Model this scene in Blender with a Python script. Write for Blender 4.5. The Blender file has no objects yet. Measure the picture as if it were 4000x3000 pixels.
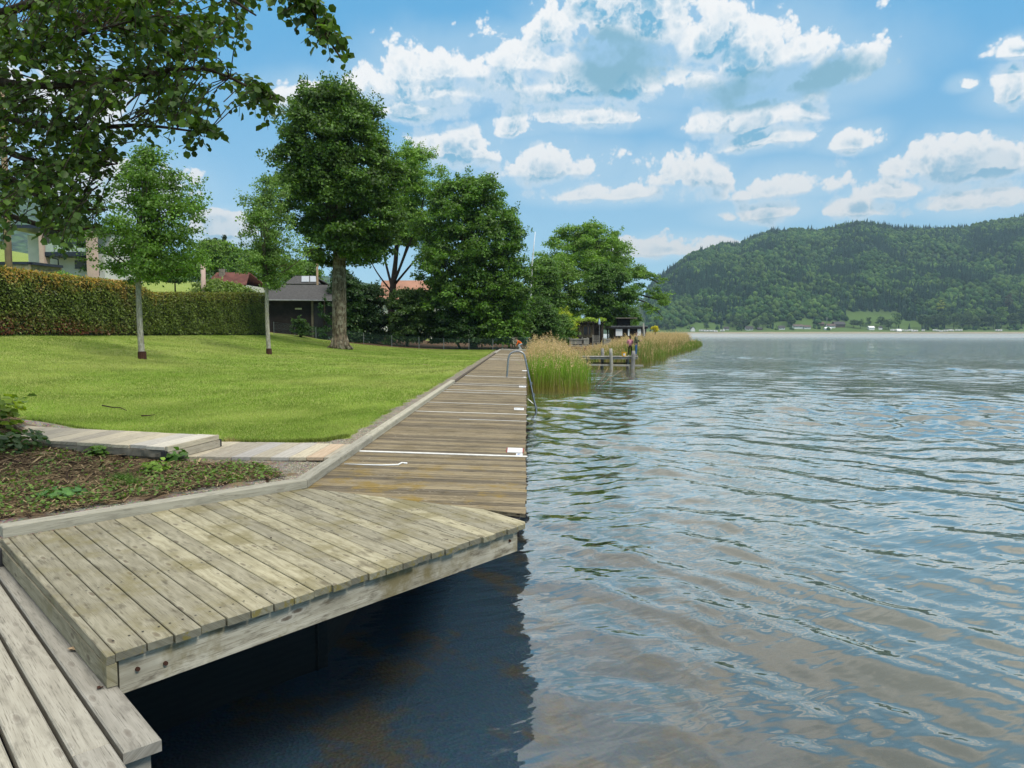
import bpy, bmesh, math, random
import numpy as np
from math import radians as R, sin, cos, tan, atan, atan2, sqrt, pi
from mathutils import Vector, Matrix, noise as mnoise

# ------------------------------------------------------------------ camera
S = bpy.context.scene
COL = S.collection
FPX = 2850.0                       # focal length in pixels of a 4000 x 3000 picture
YAW = atan(57 / FPX); PIT = atan(204 / FPX); CAMZ = 2.75
cd = bpy.data.cameras.new('camera'); cam = bpy.data.objects.new('camera', cd); COL.objects.link(cam)
cd.sensor_fit = 'HORIZONTAL'; cd.sensor_width = 36; cd.lens = 36 * FPX / 4000
cd.clip_start = .05; cd.clip_end = 9000
cam.location = (0, 0, CAMZ); cam.rotation_euler = (pi / 2 - PIT, 0, YAW)
S.camera = cam
S.render.resolution_x = 1024; S.render.resolution_y = 768
S.render.engine = 'CYCLES'
S.cycles.max_bounces = 5; S.cycles.diffuse_bounces = 2; S.cycles.glossy_bounces = 3; S.cycles.transmission_bounces = 3
S.cycles.transparent_max_bounces = 6; S.cycles.volume_bounces = 0; S.cycles.caustics_reflective = False; S.cycles.caustics_refractive = False
S.cycles.sample_clamp_indirect = 4

fw = np.array([-sin(YAW) * cos(PIT), cos(YAW) * cos(PIT), -sin(PIT)])
rt = np.array([cos(YAW), sin(YAW), 0.]); upv = np.cross(rt, fw)
def ray(x, y): return fw + rt * (x - 2000) / FPX + upv * (1500 - y) / FPX
def onz(x, y, z):
    d = ray(x, y); t = (z - CAMZ) / d[2]; return d[0] * t, d[1] * t
def deckz(x): return 1.15 + .03 * min(max(-x, 0), 3.)
def ondeck(x, y, dz=0.):
    z = 1.2
    for _ in range(12):
        p = onz(x, y, z + dz); z = deckz(p[0])
    return p[0], p[1], z + dz
def atY(x, y, Y):
    d = ray(x, y); t = Y / d[1]; return Vector((d[0] * t, Y, d[2] * t + CAMZ))

# ------------------------------------------------------------------ light
SUN_EL, SUN_AZ = R(50), R(128)      # azimuth measured from +Y towards +X
S.view_settings.view_transform = 'Standard'; S.view_settings.look = 'None'
S.view_settings.exposure = 0.75; S.view_settings.gamma = 1.0
sd = bpy.data.lights.new('sun', 'SUN'); sd.energy = 1.5; sd.angle = R(14); sd.color = (1, .95, .86)
so = bpy.data.objects.new('sun', sd); COL.objects.link(so)
sdir = Vector((sin(SUN_AZ) * cos(SUN_EL), cos(SUN_AZ) * cos(SUN_EL), sin(SUN_EL)))
so.rotation_euler = sdir.to_track_quat('Z', 'Y').to_euler()

# tiny expression layer over shader nodes
class NT:
    def __init__(s, tree): s.t = tree; s.n = tree.nodes; s.l = tree.links
    def node(s, typ, **kw):
        n = s.n.new(typ)
        for k, v in kw.items(): setattr(n, k, v)
        return n
    def put(s, sock, v):
        if isinstance(v, bpy.types.NodeSocket): s.l.new(v, sock)
        elif v is not None:
            if isinstance(v, (tuple, list)) and len(v) == 3 and sock.type == 'RGBA': v = (*v, 1)
            sock.default_value = v
    def m(s, op, a, b=None, c=None, clamp=False):
        n = s.node('ShaderNodeMath', operation=op, use_clamp=clamp)
        s.put(n.inputs[0], a); s.put(n.inputs[1], b); s.put(n.inputs[2], c); return n.outputs[0]
    def v(s, op, a, b=None):
        n = s.node('ShaderNodeVectorMath', operation=op); s.put(n.inputs[0], a); s.put(n.inputs[1], b)
        return n.outputs['Value'] if op in ('DOT_PRODUCT', 'LENGTH') else n.outputs[0]
    def scale(s, a, f):
        n = s.node('ShaderNodeVectorMath', operation='SCALE'); s.put(n.inputs[0], a); s.put(n.inputs['Scale'], f); return n.outputs[0]
    def noise(s, vec, scale, detail=4, rough=.55, dist=0, out='Fac'):
        n = s.node('ShaderNodeTexNoise'); s.put(n.inputs['Vector'], vec); s.put(n.inputs['Scale'], scale)
        s.put(n.inputs['Detail'], detail); s.put(n.inputs['Roughness'], rough); s.put(n.inputs['Distortion'], dist)
        return n.outputs[out]
    def vor(s, vec, scale, feature='F1', out='Distance', rnd=1., dims='3D'):
        n = s.node('ShaderNodeTexVoronoi', feature=feature, voronoi_dimensions=dims); s.put(n.inputs['Vector'], vec); s.put(n.inputs['Scale'], scale)
        s.put(n.inputs['Randomness'], rnd); return n.outputs[out]
    def ss(s, x, a, b, lo=0., hi=1.):
        n = s.node('ShaderNodeMapRange', interpolation_type='SMOOTHSTEP'); s.put(n.inputs[0], x)
        for i, q in enumerate((a, b, lo, hi)): s.put(n.inputs[i + 1], q)
        return n.outputs[0]
    def mix(s, f, a, b, bt='MIX'):
        n = s.node('ShaderNodeMix', data_type='RGBA', blend_type=bt); s.put(n.inputs[0], f); s.put(n.inputs[6], a); s.put(n.inputs[7], b)
        return n.outputs[2]
    def comb(s, x, y, z):
        n = s.node('ShaderNodeCombineXYZ')
        for i, q in enumerate((x, y, z)): s.put(n.inputs[i], q)
        return n.outputs[0]
    def sep(s, v):
        n = s.node('ShaderNodeSeparateXYZ'); s.put(n.inputs[0], v); return n.outputs
    def bump(s, h, strength=.5, dist=.02, normal=None):
        n = s.node('ShaderNodeBump'); s.put(n.inputs['Height'], h); s.put(n.inputs['Strength'], strength)
        s.put(n.inputs['Distance'], dist); s.put(n.inputs['Normal'], normal); return n.outputs[0]
    def attr(s, name, out='Color'): return s.node('ShaderNodeAttribute', attribute_name=name).outputs[out]
    def geo(s): return s.node('ShaderNodeNewGeometry').outputs['Position']
    def tc(s, o='Object'): return s.node('ShaderNodeTexCoord').outputs[o]

W = bpy.data.worlds.new('World'); S.world = W; W.use_nodes = True
W.cycles.sampling_method = 'MANUAL'; W.cycles.sample_map_resolution = 512
W.node_tree.nodes.clear()
w = NT(W.node_tree)
sky = w.node('ShaderNodeTexSky', sky_type='NISHITA'); sky.sun_disc = False
sky.sun_elevation = SUN_EL; sky.sun_rotation = SUN_AZ; sky.altitude = 500; sky.air_density = 1.0; sky.dust_density = .6; sky.ozone_density = 1.6
dirv = w.v('NORMALIZE', w.tc('Generated'))
dx, dy, dz = w.sep(dirv)
U = w.m('ARCTAN2', dx, dy); V = w.m('ARCSINE', dz)
# (centre x, centre y, half width, half height) measured on the photograph, turned into azimuth / elevation
CL = [(2480,130,360,250),(2760,150,200,150),(2400,330,820,120),(2150,140,90,80),(2950,235,330,130),(3250,320,200,110),(1750,290,330,110),(1480,330,160,75),(2050,260,330,100),
      (1700,360,300,90),(1620,420,230,60),(2300,460,330,60),(2950,470,270,70),(3000,550,200,50),(3320,560,110,42),(2010,510,140,32),
      (1830,600,220,80),(2150,660,280,90),(2640,710,230,95),(2420,760,330,50),(3030,745,260,60),(3830,650,270,75),(3480,760,150,32),
      (3350,830,120,45),(3850,800,190,55),(3990,360,110,70),(3780,335,45,16),(3990,190,90,32),(2650,985,330,34),(3000,830,180,50),
      (850,890,140,55),(1180,380,160,60),(380,760,330,110),(200,420,260,130),(-500,500,400,160),(5000,500,500,160),(1250,640,120,22),
      (-1500,700,500,180),(6200,600,700,200)]
def azel(x, y):
    d = ray(x, y); return atan2(d[0], d[1]), math.asin(d[2] / np.linalg.norm(d))
uv = w.comb(U, V, 0.)
wn = w.noise(w.scale(uv, 1.), 7., 3, .5, out='Color')
uvw = w.v('ADD', uv, w.scale(w.v('SUBTRACT', wn, (.5, .5, .5)), .035))
def field(off):
    p = w.v('ADD', uvw, (0, off, 0)); px, py, _ = w.sep(p)
    p3 = w.comb(px, py, w.m('MULTIPLY', py, -1.))
    acc = None
    for (cx, cy, a, b) in CL:
        u0, v0 = azel(cx, cy); a_, b_ = a / FPX * 1.0, (b * .92 + 12) / FPX * 1.2
        d = w.v('MAXIMUM', w.v('SUBTRACT', p3, (u0, v0, -v0)), (-9., 0., 0.))
        d = w.v('MULTIPLY', d, (1 / a_, 1 / b_, 1.7 / b_))
        q = w.v('DOT_PRODUCT', d, d)
        acc = q if acc is None else w.m('MINIMUM', acc, q)
    q = w.m('SUBTRACT', 1., w.m('POWER', acc, .5))
    n1 = w.noise(p, 13., 9, .60)
    vn = w.node('ShaderNodeTexVoronoi', feature='F1'); w.put(vn.inputs['Vector'], w.v('ADD', p, w.scale(w.noise(p, 30., 3, .5, out='Color'), .012)))
    vn.inputs['Scale'].default_value = 19.; vn.inputs['Detail'].default_value = 3.; vn.inputs['Roughness'].default_value = .55; vn.inputs['Lacunarity'].default_value = 2.3
    n = w.m('ADD', w.m('MULTIPLY', w.m('SUBTRACT', n1, .5), 2.6), w.m('MULTIPLY', w.m('SUBTRACT', .50, vn.outputs['Distance']), 1.25))
    return w.m('ADD', n, w.m('MULTIPLY_ADD', q, 1.15, .62)), q
EXPC = .60
(F0, Q0), (F1, Q1) = field(0.), field(.016)
dens = w.ss(F0, -.06, .26)
slope = w.m('SUBTRACT', F0, F1)                        # positive on the sunlit upper side of every puff
lit = w.ss(slope, -.30, .38)
thick = w.ss(F0, .15, .95)
hz = w.ss(V, 0., .32)
white = w.mix(hz, (.66, .68, .68), (.98, .98, .97))
shade = w.mix(hz, (.40, .53, .61), (.17, .46, .68))
k = w.m('MULTIPLY', w.m('SUBTRACT', 1., lit), w.m('MULTIPLY_ADD', thick, .95, .10), clamp=True)
under = w.ss(w.m('SUBTRACT', Q0, Q1), .09, -.12)       # lower half of each cloud
k = w.m('MAXIMUM', k, w.m('MULTIPLY', w.ss(w.m('MULTIPLY_ADD', under, .45, F0), .55, 1.4), w.ss(w.noise(uvw, 17., 6, .62), .36, .60, .25, .95)), clamp=True)
ca, cb = azel(2400, 235); cdv = w.v('MULTIPLY', w.v('SUBTRACT', uvw, (ca, cb, 0.)), (FPX / 235, FPX / 125, 0.))
cdv2 = w.v('MULTIPLY', w.v('SUBTRACT', uvw, (azel(3050, 330)[0], azel(3050, 330)[1], 0.)), (FPX / 420, FPX / 80, 0.))
blob = w.m('ADD', w.m('MINIMUM', w.v('LENGTH', cdv), w.v('LENGTH', cdv2)), w.m('MULTIPLY', w.m('SUBTRACT', w.noise(uvw, 16., 6, .6), .5), 1.6))
k = w.m('MAXIMUM', k, w.ss(blob, .55, 1.15, .90, 0.)); shade = w.mix(w.ss(blob, .4, 1.2, .55, 0.), shade, (.13, .36, .46))
soft = w.m('MULTIPLY', under, w.ss(F0, .9, .1, 0., .75))
dens = w.m('MULTIPLY', dens, w.m('SUBTRACT', 1., soft))
ccol = w.mix(k, white, shade)
skc = w.mix(1., w.scale(sky.outputs[0], .13), (.62, .98, 1.12), 'MULTIPLY')
haz = w.mix(.82, w.scale(skc, .6), w.mix(w.ss(V, 0., .40), (.245, .385, .475), (.078, .275, .475)))
veil = w.m('MULTIPLY', w.ss(w.m('ADD', Q0, w.m('MULTIPLY', w.m('SUBTRACT', w.noise(uvw, 5., 6, .65), .5), 1.2)), -.75, .35), .42)
haz = w.mix(veil, haz, (.36, .46, .52))
fin = w.mix(w.m('MULTIPLY', dens, w.ss(V, -.01, .14, .55, .95)), haz, w.scale(ccol, EXPC))
lidc = w.mix(w.ss(w.noise(uv, 5., 4, .5), .35, .65), (.32, .34, .35), (.52, .52, .51))
lidw = w.mix(w.ss(V, R(23.5), R(29)), fin, w.mix(w.ss(V, R(42), R(58)), lidc, (1.25, 1.22, 1.17)))
bg = w.node('ShaderNodeBackground'); w.put(bg.inputs[0], lidw); bg.inputs[1].default_value = 1.
wo = w.node('ShaderNodeOutputWorld'); w.l.new(bg.outputs[0], wo.inputs[0])

# ------------------------------------------------------------------ mesh helpers
rng = np.random.default_rng(7); random.seed(7)
def prop(o, label=None, cat=None, group=None, kind=None):
    if label: o['label'] = label
    if cat: o['category'] = cat
    if group: o['group'] = group
    if kind: o['kind'] = kind
    return o
def link(o, parent=None):
    COL.objects.link(o)
    if parent is not None: o.parent = parent
    return o
def empty(name, loc, label, cat, rz=0., group=None):
    o = bpy.data.objects.new(name, None); o.location = loc; o.rotation_euler = (0, 0, rz); o.empty_display_size = .2
    link(o); return prop(o, label, cat, group)
def fast(name, V_, F_, mats, parent=None, col=None, uvs=None, smooth=False, mi=None):
    V_ = np.asarray(V_, np.float32).reshape(-1, 3); F_ = np.asarray(F_, np.int32); k = F_.shape[1]
    me = bpy.data.meshes.new(name)
    me.vertices.add(len(V_)); me.vertices.foreach_set('co', V_.ravel())
    me.loops.add(F_.size); me.loops.foreach_set('vertex_index', F_.ravel())
    me.polygons.add(len(F_)); me.polygons.foreach_set('loop_start', np.arange(len(F_), dtype=np.int32) * k)
    if mi is not None: me.polygons.foreach_set('material_index', np.asarray(mi, np.int32))
    if smooth: me.polygons.foreach_set('use_smooth', np.ones(len(F_), bool))
    me.update(calc_edges=True)
    if col is not None:
        a = me.color_attributes.new('Col', 'FLOAT_COLOR', 'POINT')
        c = np.ones((len(V_), 4), np.float32); c[:, :3] = col; a.data.foreach_set('color', c.ravel())
    for m_ in (mats if isinstance(mats, (list, tuple)) else [mats]): me.materials.append(m_)
    o = bpy.data.objects.new(name, me); return link(o, parent)

class MB:
    """collects polygons; build() makes one mesh object. Grain coordinates go in a UV map, tint in Col."""
    def __init__(s): s.v = []; s.f = []; s.uv = []; s.c = []; s.mi = []
    def poly(s, pts, uv=None, c=1., mi=0):
        i = len(s.v); s.v += [tuple(p) for p in pts]; s.f.append(tuple(range(i, i + len(pts))))
        s.uv += (uv if uv else [(0, 0)] * len(pts)); s.c.append(c); s.mi.append(mi)
    def prism(s, poly2, z0, z1, g=(1, 0), off=None, c=None, mi=0, zf=None, bev=0., mend=None):
        """vertical prism over a 2D polygon (ccw); g = grain direction; zf optional top height function"""
        off = off or (random.uniform(0, 50), random.uniform(0, 50)); c = random.random() if c is None else c
        def uv(p, dz=0): return (p[0] * g[0] + p[1] * g[1] + off[0], -p[0] * g[1] + p[1] * g[0] + off[1] + dz)
        t = (lambda p: z1 + (zf(p[0]) if zf else 0)); b = (lambda p: z0 + (zf(p[0]) if zf else 0))
        cx = sum(p[0] for p in poly2) / len(poly2); cy = sum(p[1] for p in poly2) / len(poly2)
        if bev:
            ins = []
            for p in poly2:
                d = Vector((cx - p[0], cy - p[1])); L = d.length; d /= L
                ex = abs(d.x * g[0] + d.y * g[1]); k = bev
                gx = (cx - p[0]) * g[0] + (cy - p[1]) * g[1]; hx = -(cx - p[0]) * g[1] + (cy - p[1]) * g[0]
                sx = k * (1 if gx > 0 else -1); sy = k * (1 if hx > 0 else -1)
                ins.append((p[0] + sx * g[0] - sy * g[1], p[1] + sx * g[1] + sy * g[0]))
        else: ins = poly2
        s.poly([(p[0], p[1], t(p)) for p in ins], [uv(p) for p in ins], c, mi)
        n = len(poly2)
        for i in range(n):
            a, d = poly2[i], poly2[(i + 1) % n]; ai, di = ins[i], ins[(i + 1) % n]
            el = math.hypot(d[0] - a[0], d[1] - a[1]) or 1.; mi_ = mi if mend is None or abs((d[0] - a[0]) * g[0] + (d[1] - a[1]) * g[1]) / el > .6 else mend
            if bev: s.poly([(a[0], a[1], t(a) - bev), (d[0], d[1], t(d) - bev), (di[0], di[1], t(di)), (ai[0], ai[1], t(ai))], [uv(a), uv(d), uv(di), uv(ai)], c, mi)
            s.poly([(a[0], a[1], b(a)), (d[0], d[1], b(d)), (d[0], d[1], t(d) - bev), (a[0], a[1], t(a) - bev)],
                   [uv(a, b(a)), uv(d, b(d)), uv(d, t(d)), uv(a, t(a))], c, mi_)
        s.poly([(p[0], p[1], b(p)) for p in reversed(poly2)], [uv(p) for p in reversed(poly2)], c, mi)
    def box(s, a, b, w_, h, c=None, mi=0, roll=0):
        """beam from a to b, width w_ (horizontal) and height h (centre line a-b)"""
        a = Vector(a); b = Vector(b); d = b - a; L = d.length; d = d / L
        side = d.cross(Vector((0, 0, 1)))
        if side.length < 1e-3: side = Vector((1, 0, 0))
        side.normalize(); u = side.cross(d)
        if roll: side, u = side * cos(roll) + u * sin(roll), u * cos(roll) - side * sin(roll)
        P = [a + side * (sx * w_ / 2) + u * (sz * h / 2) for sx, sz in ((-1, -1), (1, -1), (1, 1), (-1, 1))]
        Q = [p + d * L for p in P]
        ou, ov = random.uniform(0, 50), random.uniform(0, 50); c = random.random() if c is None else c
        for i in range(4):
            j = (i + 1) % 4; e = (w_ if i % 2 == 0 else h)
            s.poly([P[i], Q[i], Q[j], P[j]][::-1], [(ou, ov), (ou + L, ov), (ou + L, ov + e), (ou, ov + e)][::-1], c, mi)
            ov += e + .3
        s.poly([P[0], P[1], P[2], P[3]], [(0, 0), (0, w_), (h, w_), (h, 0)], c * .9, mi); s.poly([Q[3], Q[2], Q[1], Q[0]], [(0, 0), (0, w_), (h, w_), (h, 0)], c * .9, mi)
    def tube(s, pts, rad, n=8, c=None, mi=0, caps=True):
        pts = [Vector(p) for p in pts]; m_ = len(pts); c = random.random() if c is None else c
        if not hasattr(rad, '__len__'): rad = [rad] * m_
        base = len(s.v); ref = None; L = 0
        for i, p in enumerate(pts):
            t = (pts[min(i + 1, m_ - 1)] - pts[max(i - 1, 0)]).normalized()
            if ref is None: ref = t.orthogonal()
            ref = (ref - t * ref.dot(t)).normalized(); bi = t.cross(ref)
            if i: L += (p - pts[i - 1]).length
            for k in range(n):
                a = 2 * pi * k / n; s.v.append(tuple(p + ref * (cos(a) * rad[i]) + bi * (sin(a) * rad[i])))
        Ls = [0]
        for i in range(1, m_): Ls.append(Ls[-1] + (pts[i] - pts[i - 1]).length)
        for i in range(m_ - 1):
            for k in range(n):
                k2 = (k + 1) % n
                s.f.append((base + i * n + k, base + i * n + k2, base + (i + 1) * n + k2, base + (i + 1) * n + k))
                u0, u1 = k / n * 2 * pi * rad[i], (k + 1) / n * 2 * pi * rad[i]
                s.uv += [(Ls[i], u0), (Ls[i], u1), (Ls[i + 1], u1), (Ls[i + 1], u0)]; s.c.append(c); s.mi.append(mi)
        if caps:
            for r_, o in ((0, -1), (m_ - 1, 1)):
                idx = [base + r_ * n + k for k in range(n)]; s.f.append(tuple(idx if o > 0 else idx[::-1]))
                s.uv += [(cos(k) * .03, sin(k) * .03) for k in range(n)]; s.c.append(c); s.mi.append(mi)
    def lathe(s, prof, centre=(0, 0, 0), n=20, c=.5, mi=0):
        cx, cy, cz = centre; base = len(s.v)
        for r_, z in prof:
            for k in range(n): a = 2 * pi * k / n; s.v.append((cx + r_ * cos(a), cy + r_ * sin(a), cz + z))
        for i in range(len(prof) - 1):
            for k in range(n):
                k2 = (k + 1) % n; s.f.append((base + i * n + k, base + i * n + k2, base + (i + 1) * n + k2, base + (i + 1) * n + k))
                s.uv += [(0, 0)] * 4; s.c.append(c); s.mi.append(mi)
    def build(s, name, mats, parent=None, smooth=False, bevel=0.):
        me = bpy.data.meshes.new(name); me.from_pydata(s.v, [], s.f); 
        ul = me.uv_layers.new(name='grain'); ul.data.foreach_set('uv', np.array(s.uv, np.float32).ravel())
        a = me.attributes.new('tint', 'FLOAT', 'FACE'); a.data.foreach_set('value', np.array(s.c, np.float32))
        for m_ in (mats if isinstance(mats, (list, tuple)) else [mats]): me.materials.append(m_)
        me.polygons.foreach_set('material_index', np.array(s.mi, np.int32))
        if smooth: me.polygons.foreach_set('use_smooth', np.ones(len(s.f), bool))
        me.update(); o = bpy.data.objects.new(name, me); link(o, parent)
        if bevel:
            b = o.modifiers.new('bevel', 'BEVEL'); b.width = bevel; b.segments = 1; b.limit_method = 'ANGLE'
        return o
def clip(poly, a, b, c):
    """keep the side a*x + b*y >= c"""
    out = []
    for i in range(len(poly)):
        p, q = poly[i], poly[(i + 1) % len(poly)]; dp = a * p[0] + b * p[1] - c; dq = a * q[0] + b * q[1] - c
        if dp >= 0: out.append(p)
        if dp * dq < 0: t = dp / (dp - dq); out.append((p[0] + t * (q[0] - p[0]), p[1] + t * (q[1] - p[1])))
    return out
def vnoise(P, scale, seed=0, octv=3):
    """cheap smooth value noise for numpy arrays (N,2 or 3) -> about -1..1"""
    P = np.asarray(P, float) * scale; out = np.zeros(len(P)); amp = 1.; tot = 0
    for o in range(octv):
        r_ = np.random.default_rng(seed * 31 + o); k = 6
        ks = r_.normal(0, 1, (k, P.shape[1])); ks /= np.linalg.norm(ks, axis=1)[:, None]; ph = r_.uniform(0, 6.28, (k, 2))
        acc = 0
        for i in range(k):
            q = P @ ks[i]; acc = acc + np.sin(q * 2.1 * (1 + .3 * i / k) + ph[i, 0] + 1.3 * np.sin(P @ ks[(i + 1) % k] * 1.3 + ph[i, 1]))
        out += amp * acc / 3.; tot += amp; amp *= .5; P = P * 2.07
    return out / tot

# ------------------------------------------------------------------ materials
def mat(name, fn):
    m_ = bpy.data.materials.new(name); m_.use_nodes = True; t = m_.node_tree; t.nodes.clear(); n = NT(t)
    out = n.node('ShaderNodeOutputMaterial'); s_ = fn(n); n.l.new(s_, out.inputs[0]); return m_
def bsdf(n, col, rough=.7, normal=None, spec=.3, metal=0., **kw):
    b = n.node('ShaderNodeBsdfPrincipled'); n.put(b.inputs['Base Color'], col); n.put(b.inputs['Roughness'], rough)
    n.put(b.inputs['Specular IOR Level'], spec); n.put(b.inputs['Metallic'], metal); n.put(b.inputs['Normal'], normal)
    for k, v_ in kw.items(): n.put(b.inputs[k], v_)
    return b.outputs[0]
def plain(name, col, rough=.6, metal=0., spec=.3, var=.25, scale=3.):
    def f(n):
        q = n.noise(n.tc(), scale, 5, .6); q2 = n.noise(n.tc(), scale * 9, 3, .6)
        c = n.mix(n.ss(q, .3, .7), tuple(x * (1 - var) for x in col), tuple(min(1, x * (1 + var * .6)) for x in col))
        return bsdf(n, c, rough, n.bump(q2, .15, .01), spec, metal)
    return mat(name, f)
def wood(name, dark, mid, light, moss=None, knots=.6, grain=1., rough=.8, stain=.5, edge=None, wear=0., mossatt=0., tv=1.):
    def f(n):
        uvn = n.node('ShaderNodeUVMap', uv_map='grain').outputs[0]; t = n.attr('tint', 'Fac')
        u, v_, _ = n.sep(uvn); pos = n.geo()
        kw = n.m('MULTIPLY', n.m('SUBTRACT', n.noise(uvn, 22., 3, .6), .5), .10)
        kv = n.comb(n.m('ADD', kw, n.m('MULTIPLY_ADD', t, 31., n.m('MULTIPLY', u, 2.2))), n.m('MULTIPLY_ADD', v_, 6.5, kw), 0.)
        kd = n.vor(kv, 1., rnd=1., dims='2D'); kc = n.sep(n.vor(kv, 1., out='Color', rnd=1., dims='2D'))[0]; kd = n.m('ADD', kd, n.m('MULTIPLY', n.ss(kc, .42, .9), .35)); kn = n.ss(kd, .02, .55, 1., 0.)             # closeness to a knot
        wob = n.noise(n.comb(n.m('MULTIPLY', u, 1.6), n.m('MULTIPLY', v_, 9.), t), 1., 3, .5)
        vv = n.m('ADD', n.m('MULTIPLY', v_, 90. * grain), n.m('ADD', n.m('MULTIPLY', wob, 9.), n.m('MULTIPLY', kn, 7. * knots)))
        ring = n.m('SINE', vv); fine = n.noise(n.comb(n.m('MULTIPLY', u, 7.), n.m('MULTIPLY', v_, 210. * grain), t), 1., 4, .65)
        g = n.m('ADD', n.m('MULTIPLY', ring, .17), n.m('MULTIPLY', n.m('SUBTRACT', fine, .5), 1.1))
        g = n.m('ADD', g, .5, clamp=True)
        c = n.mix(g, mid, light)
        c = n.mix(n.ss(fine, .28, .46, .75, 0.), c, dark)
        big = n.noise(pos, 1.7, 4, .6); c = n.mix(n.ss(big, .44, .68, 0., stain * .6), c, tuple(x * .62 for x in mid))
        bl = n.noise(n.comb(n.m('MULTIPLY', u, 5.), n.m('MULTIPLY', v_, 16.), t), 1., 4, .6)
        c = n.mix(n.ss(bl, .52, .72, 0., stain), c, dark)
        c = n.mix(1., c, n.mix(t, (1 - .28 * tv, 1 - .28 * tv, 1 - .26 * tv), (1 + .18 * tv, 1 + .16 * tv, 1 + .08 * tv)), 'MULTIPLY')
        if knots:
            core = n.ss(kd, .05, .105, 1., 0.); halo = n.ss(kd, .08, .26, 1., 0.); kr = n.ss(n.m('SINE', n.m('MULTIPLY', kd, 95.)), .2, .9, 0., .45); c = n.mix(n.m('MULTIPLY', n.m('MULTIPLY', halo, kr), knots), c, dark)
            c = n.mix(n.m('MULTIPLY', halo, .35 * knots), c, light); c = n.mix(n.m('MULTIPLY', core, .8 * knots), c, (.07, .045, .028))
        if wear:
            ch = n.vor(n.comb(n.m('MULTIPLY', u, 11.), n.m('MULTIPLY', v_, 34.), 0.), 1., rnd=1.)
            chm = n.noise(pos, 2.2, 3, .6)
            c = n.mix(n.m('MULTIPLY', n.ss(ch, .1, .2, 1., 0.), n.ss(chm, .42, .62, 0., wear)), c, (.56, .5, .38))
        if moss:
            mz = n.noise(pos, 2.4, 6, .68)
            k = n.ss(mz, .47, .66, 0., .8)
            if mossatt:
                py = n.sep(pos)[1]; k = n.m('MULTIPLY', k, n.ss(py, 6.5, mossatt, 1.25, .12), clamp=True)
            c = n.mix(k, c, moss)
        if edge:
            ez = n.noise(pos, 14., 4, .7); c = n.mix(n.ss(ez, .5, .62, 0., .8), c, edge)
        h = n.m('ADD', n.m('MULTIPLY', fine, .6), n.m('MULTIPLY', ring, .12))
        return bsdf(n, c, rough, n.bump(h, .35, .004), .25)
    return mat(name, f)
W_new = wood('weathered_plank', (.075, .062, .038), (.255, .232, .155), (.48, .45, .335), moss=(.20, .175, .085), knots=.75, stain=.65)
W_low = wood('grey_plank', (.085, .075, .06), (.27, .255, .215), (.45, .43, .375), knots=.4, stain=.4)
W_end = wood('mossy_board_end', (.06, .05, .035), (.18, .17, .12), (.30, .29, .22), knots=0, edge=(.19, .155, .035))
W_old = wood('old_brown_deck', (.060, .048, .030), (.185, .148, .095), (.34, .29, .205), moss=(.27, .185, .045), knots=.0, grain=1.3, stain=.8, wear=.8, mossatt=10., tv=1.5)
W_kerb = wood('kerb_beam', (.12, .11, .085), (.30, .29, .235), (.48, .46, .39), knots=.3, stain=.35)
W_fas = wood('fascia_board', (.085, .068, .045), (.29, .265, .205), (.58, .55, .47), knots=1., grain=.75, stain=.8, moss=(.17, .135, .05))
W_path = wood('path_plank', (.17, .14, .10), (.38, .34, .265), (.55, .50, .40), knots=.3, stain=.3)
W_pale = wood('pale_new_plank', (.22, .20, .17), (.44, .41, .37), (.62, .59, .53), knots=.2, stain=.2)
W_pink = wood('peach_new_plank', (.30, .20, .13), (.48, .36, .25), (.64, .51, .38), knots=.2, stain=.2)
W_dark = wood('dark_timber', (.02, .016, .012), (.05, .04, .03), (.09, .075, .06), knots=.3, stain=.4)
W_grey = wood('silver_grey_timber', (.10, .095, .085), (.27, .26, .235), (.44, .43, .39), knots=.4, stain=.5)
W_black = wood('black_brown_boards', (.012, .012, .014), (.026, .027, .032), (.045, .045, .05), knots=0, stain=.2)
M_strip = plain('aluminium_strip', (.74, .73, .69), .5, 0, .5, .15, 12.)
M_steel = plain('galvanised_steel', (.34, .36, .38), .35, .85, .5, .3, 20.)
M_white = plain('white_plastic', (.80, .81, .82), .4, 0, .5, .06)
M_red = plain('red_rim', (.35, .06, .05), .5)
M_ink = plain('grey_ink', (.10, .11, .12), .6)
M_blue = plain('blue_print', (.18, .30, .62), .6)
M_rust = plain('rusty_iron', (.065, .028, .018), .85, .2)
M_screw = plain('dark_screw_head', (.03, .025, .02), .6, .4)
M_wall = plain('white_render', (.60, .60, .58), .9, 0, .2, .1, .6)
M_pinkw = plain('pink_render', (.52, .38, .33), .9, 0, .2, .1, .8)
M_tan = plain('tan_stone_wall', (.22, .20, .13), .95, 0, .2, .35, 2.)
M_navy = plain('dark_blue_metal', (.022, .026, .045), .4, .2, .5)
M_glass = plain('dark_shutter', (.045, .04, .045), .35, 0, .6)
M_gglass = plain('green_glass', (.40, .46, .42), .4, 0, .4, .1)
M_green = plain('green_paint_steel', (.12, .22, .17), .5, .3, .4)
M_wire = plain('wire', (.10, .16, .13), .5, .6, .4)
M_grey = plain('grey_metal_post', (.25, .26, .26), .5, .5, .4)
M_roof = plain('grey_roof_tiles', (.075, .073, .072), .85, 0, .2, .3, 6.)
M_redroof = plain('red_roof_tiles', (.13, .05, .04), .85, 0, .2, .3, 1.)
M_salmon = plain('salmon_roof', (.36, .19, .13), .85, 0, .2, .2, .5)
M_conc = plain('concrete', (.24, .215, .17), .95, 0, .2, .3, 4.)
M_cloth = plain('camouflage_cloth', (.30, .27, .19), .95, 0, .1, .6, 9.)
M_yel = plain('yellow_plastic', (.85, .48, .02), .35, 0, .5, .08)
M_pole = plain('wooden_pole', (.30, .22, .14), .9, 0, .2, .2, 2.)
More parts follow.
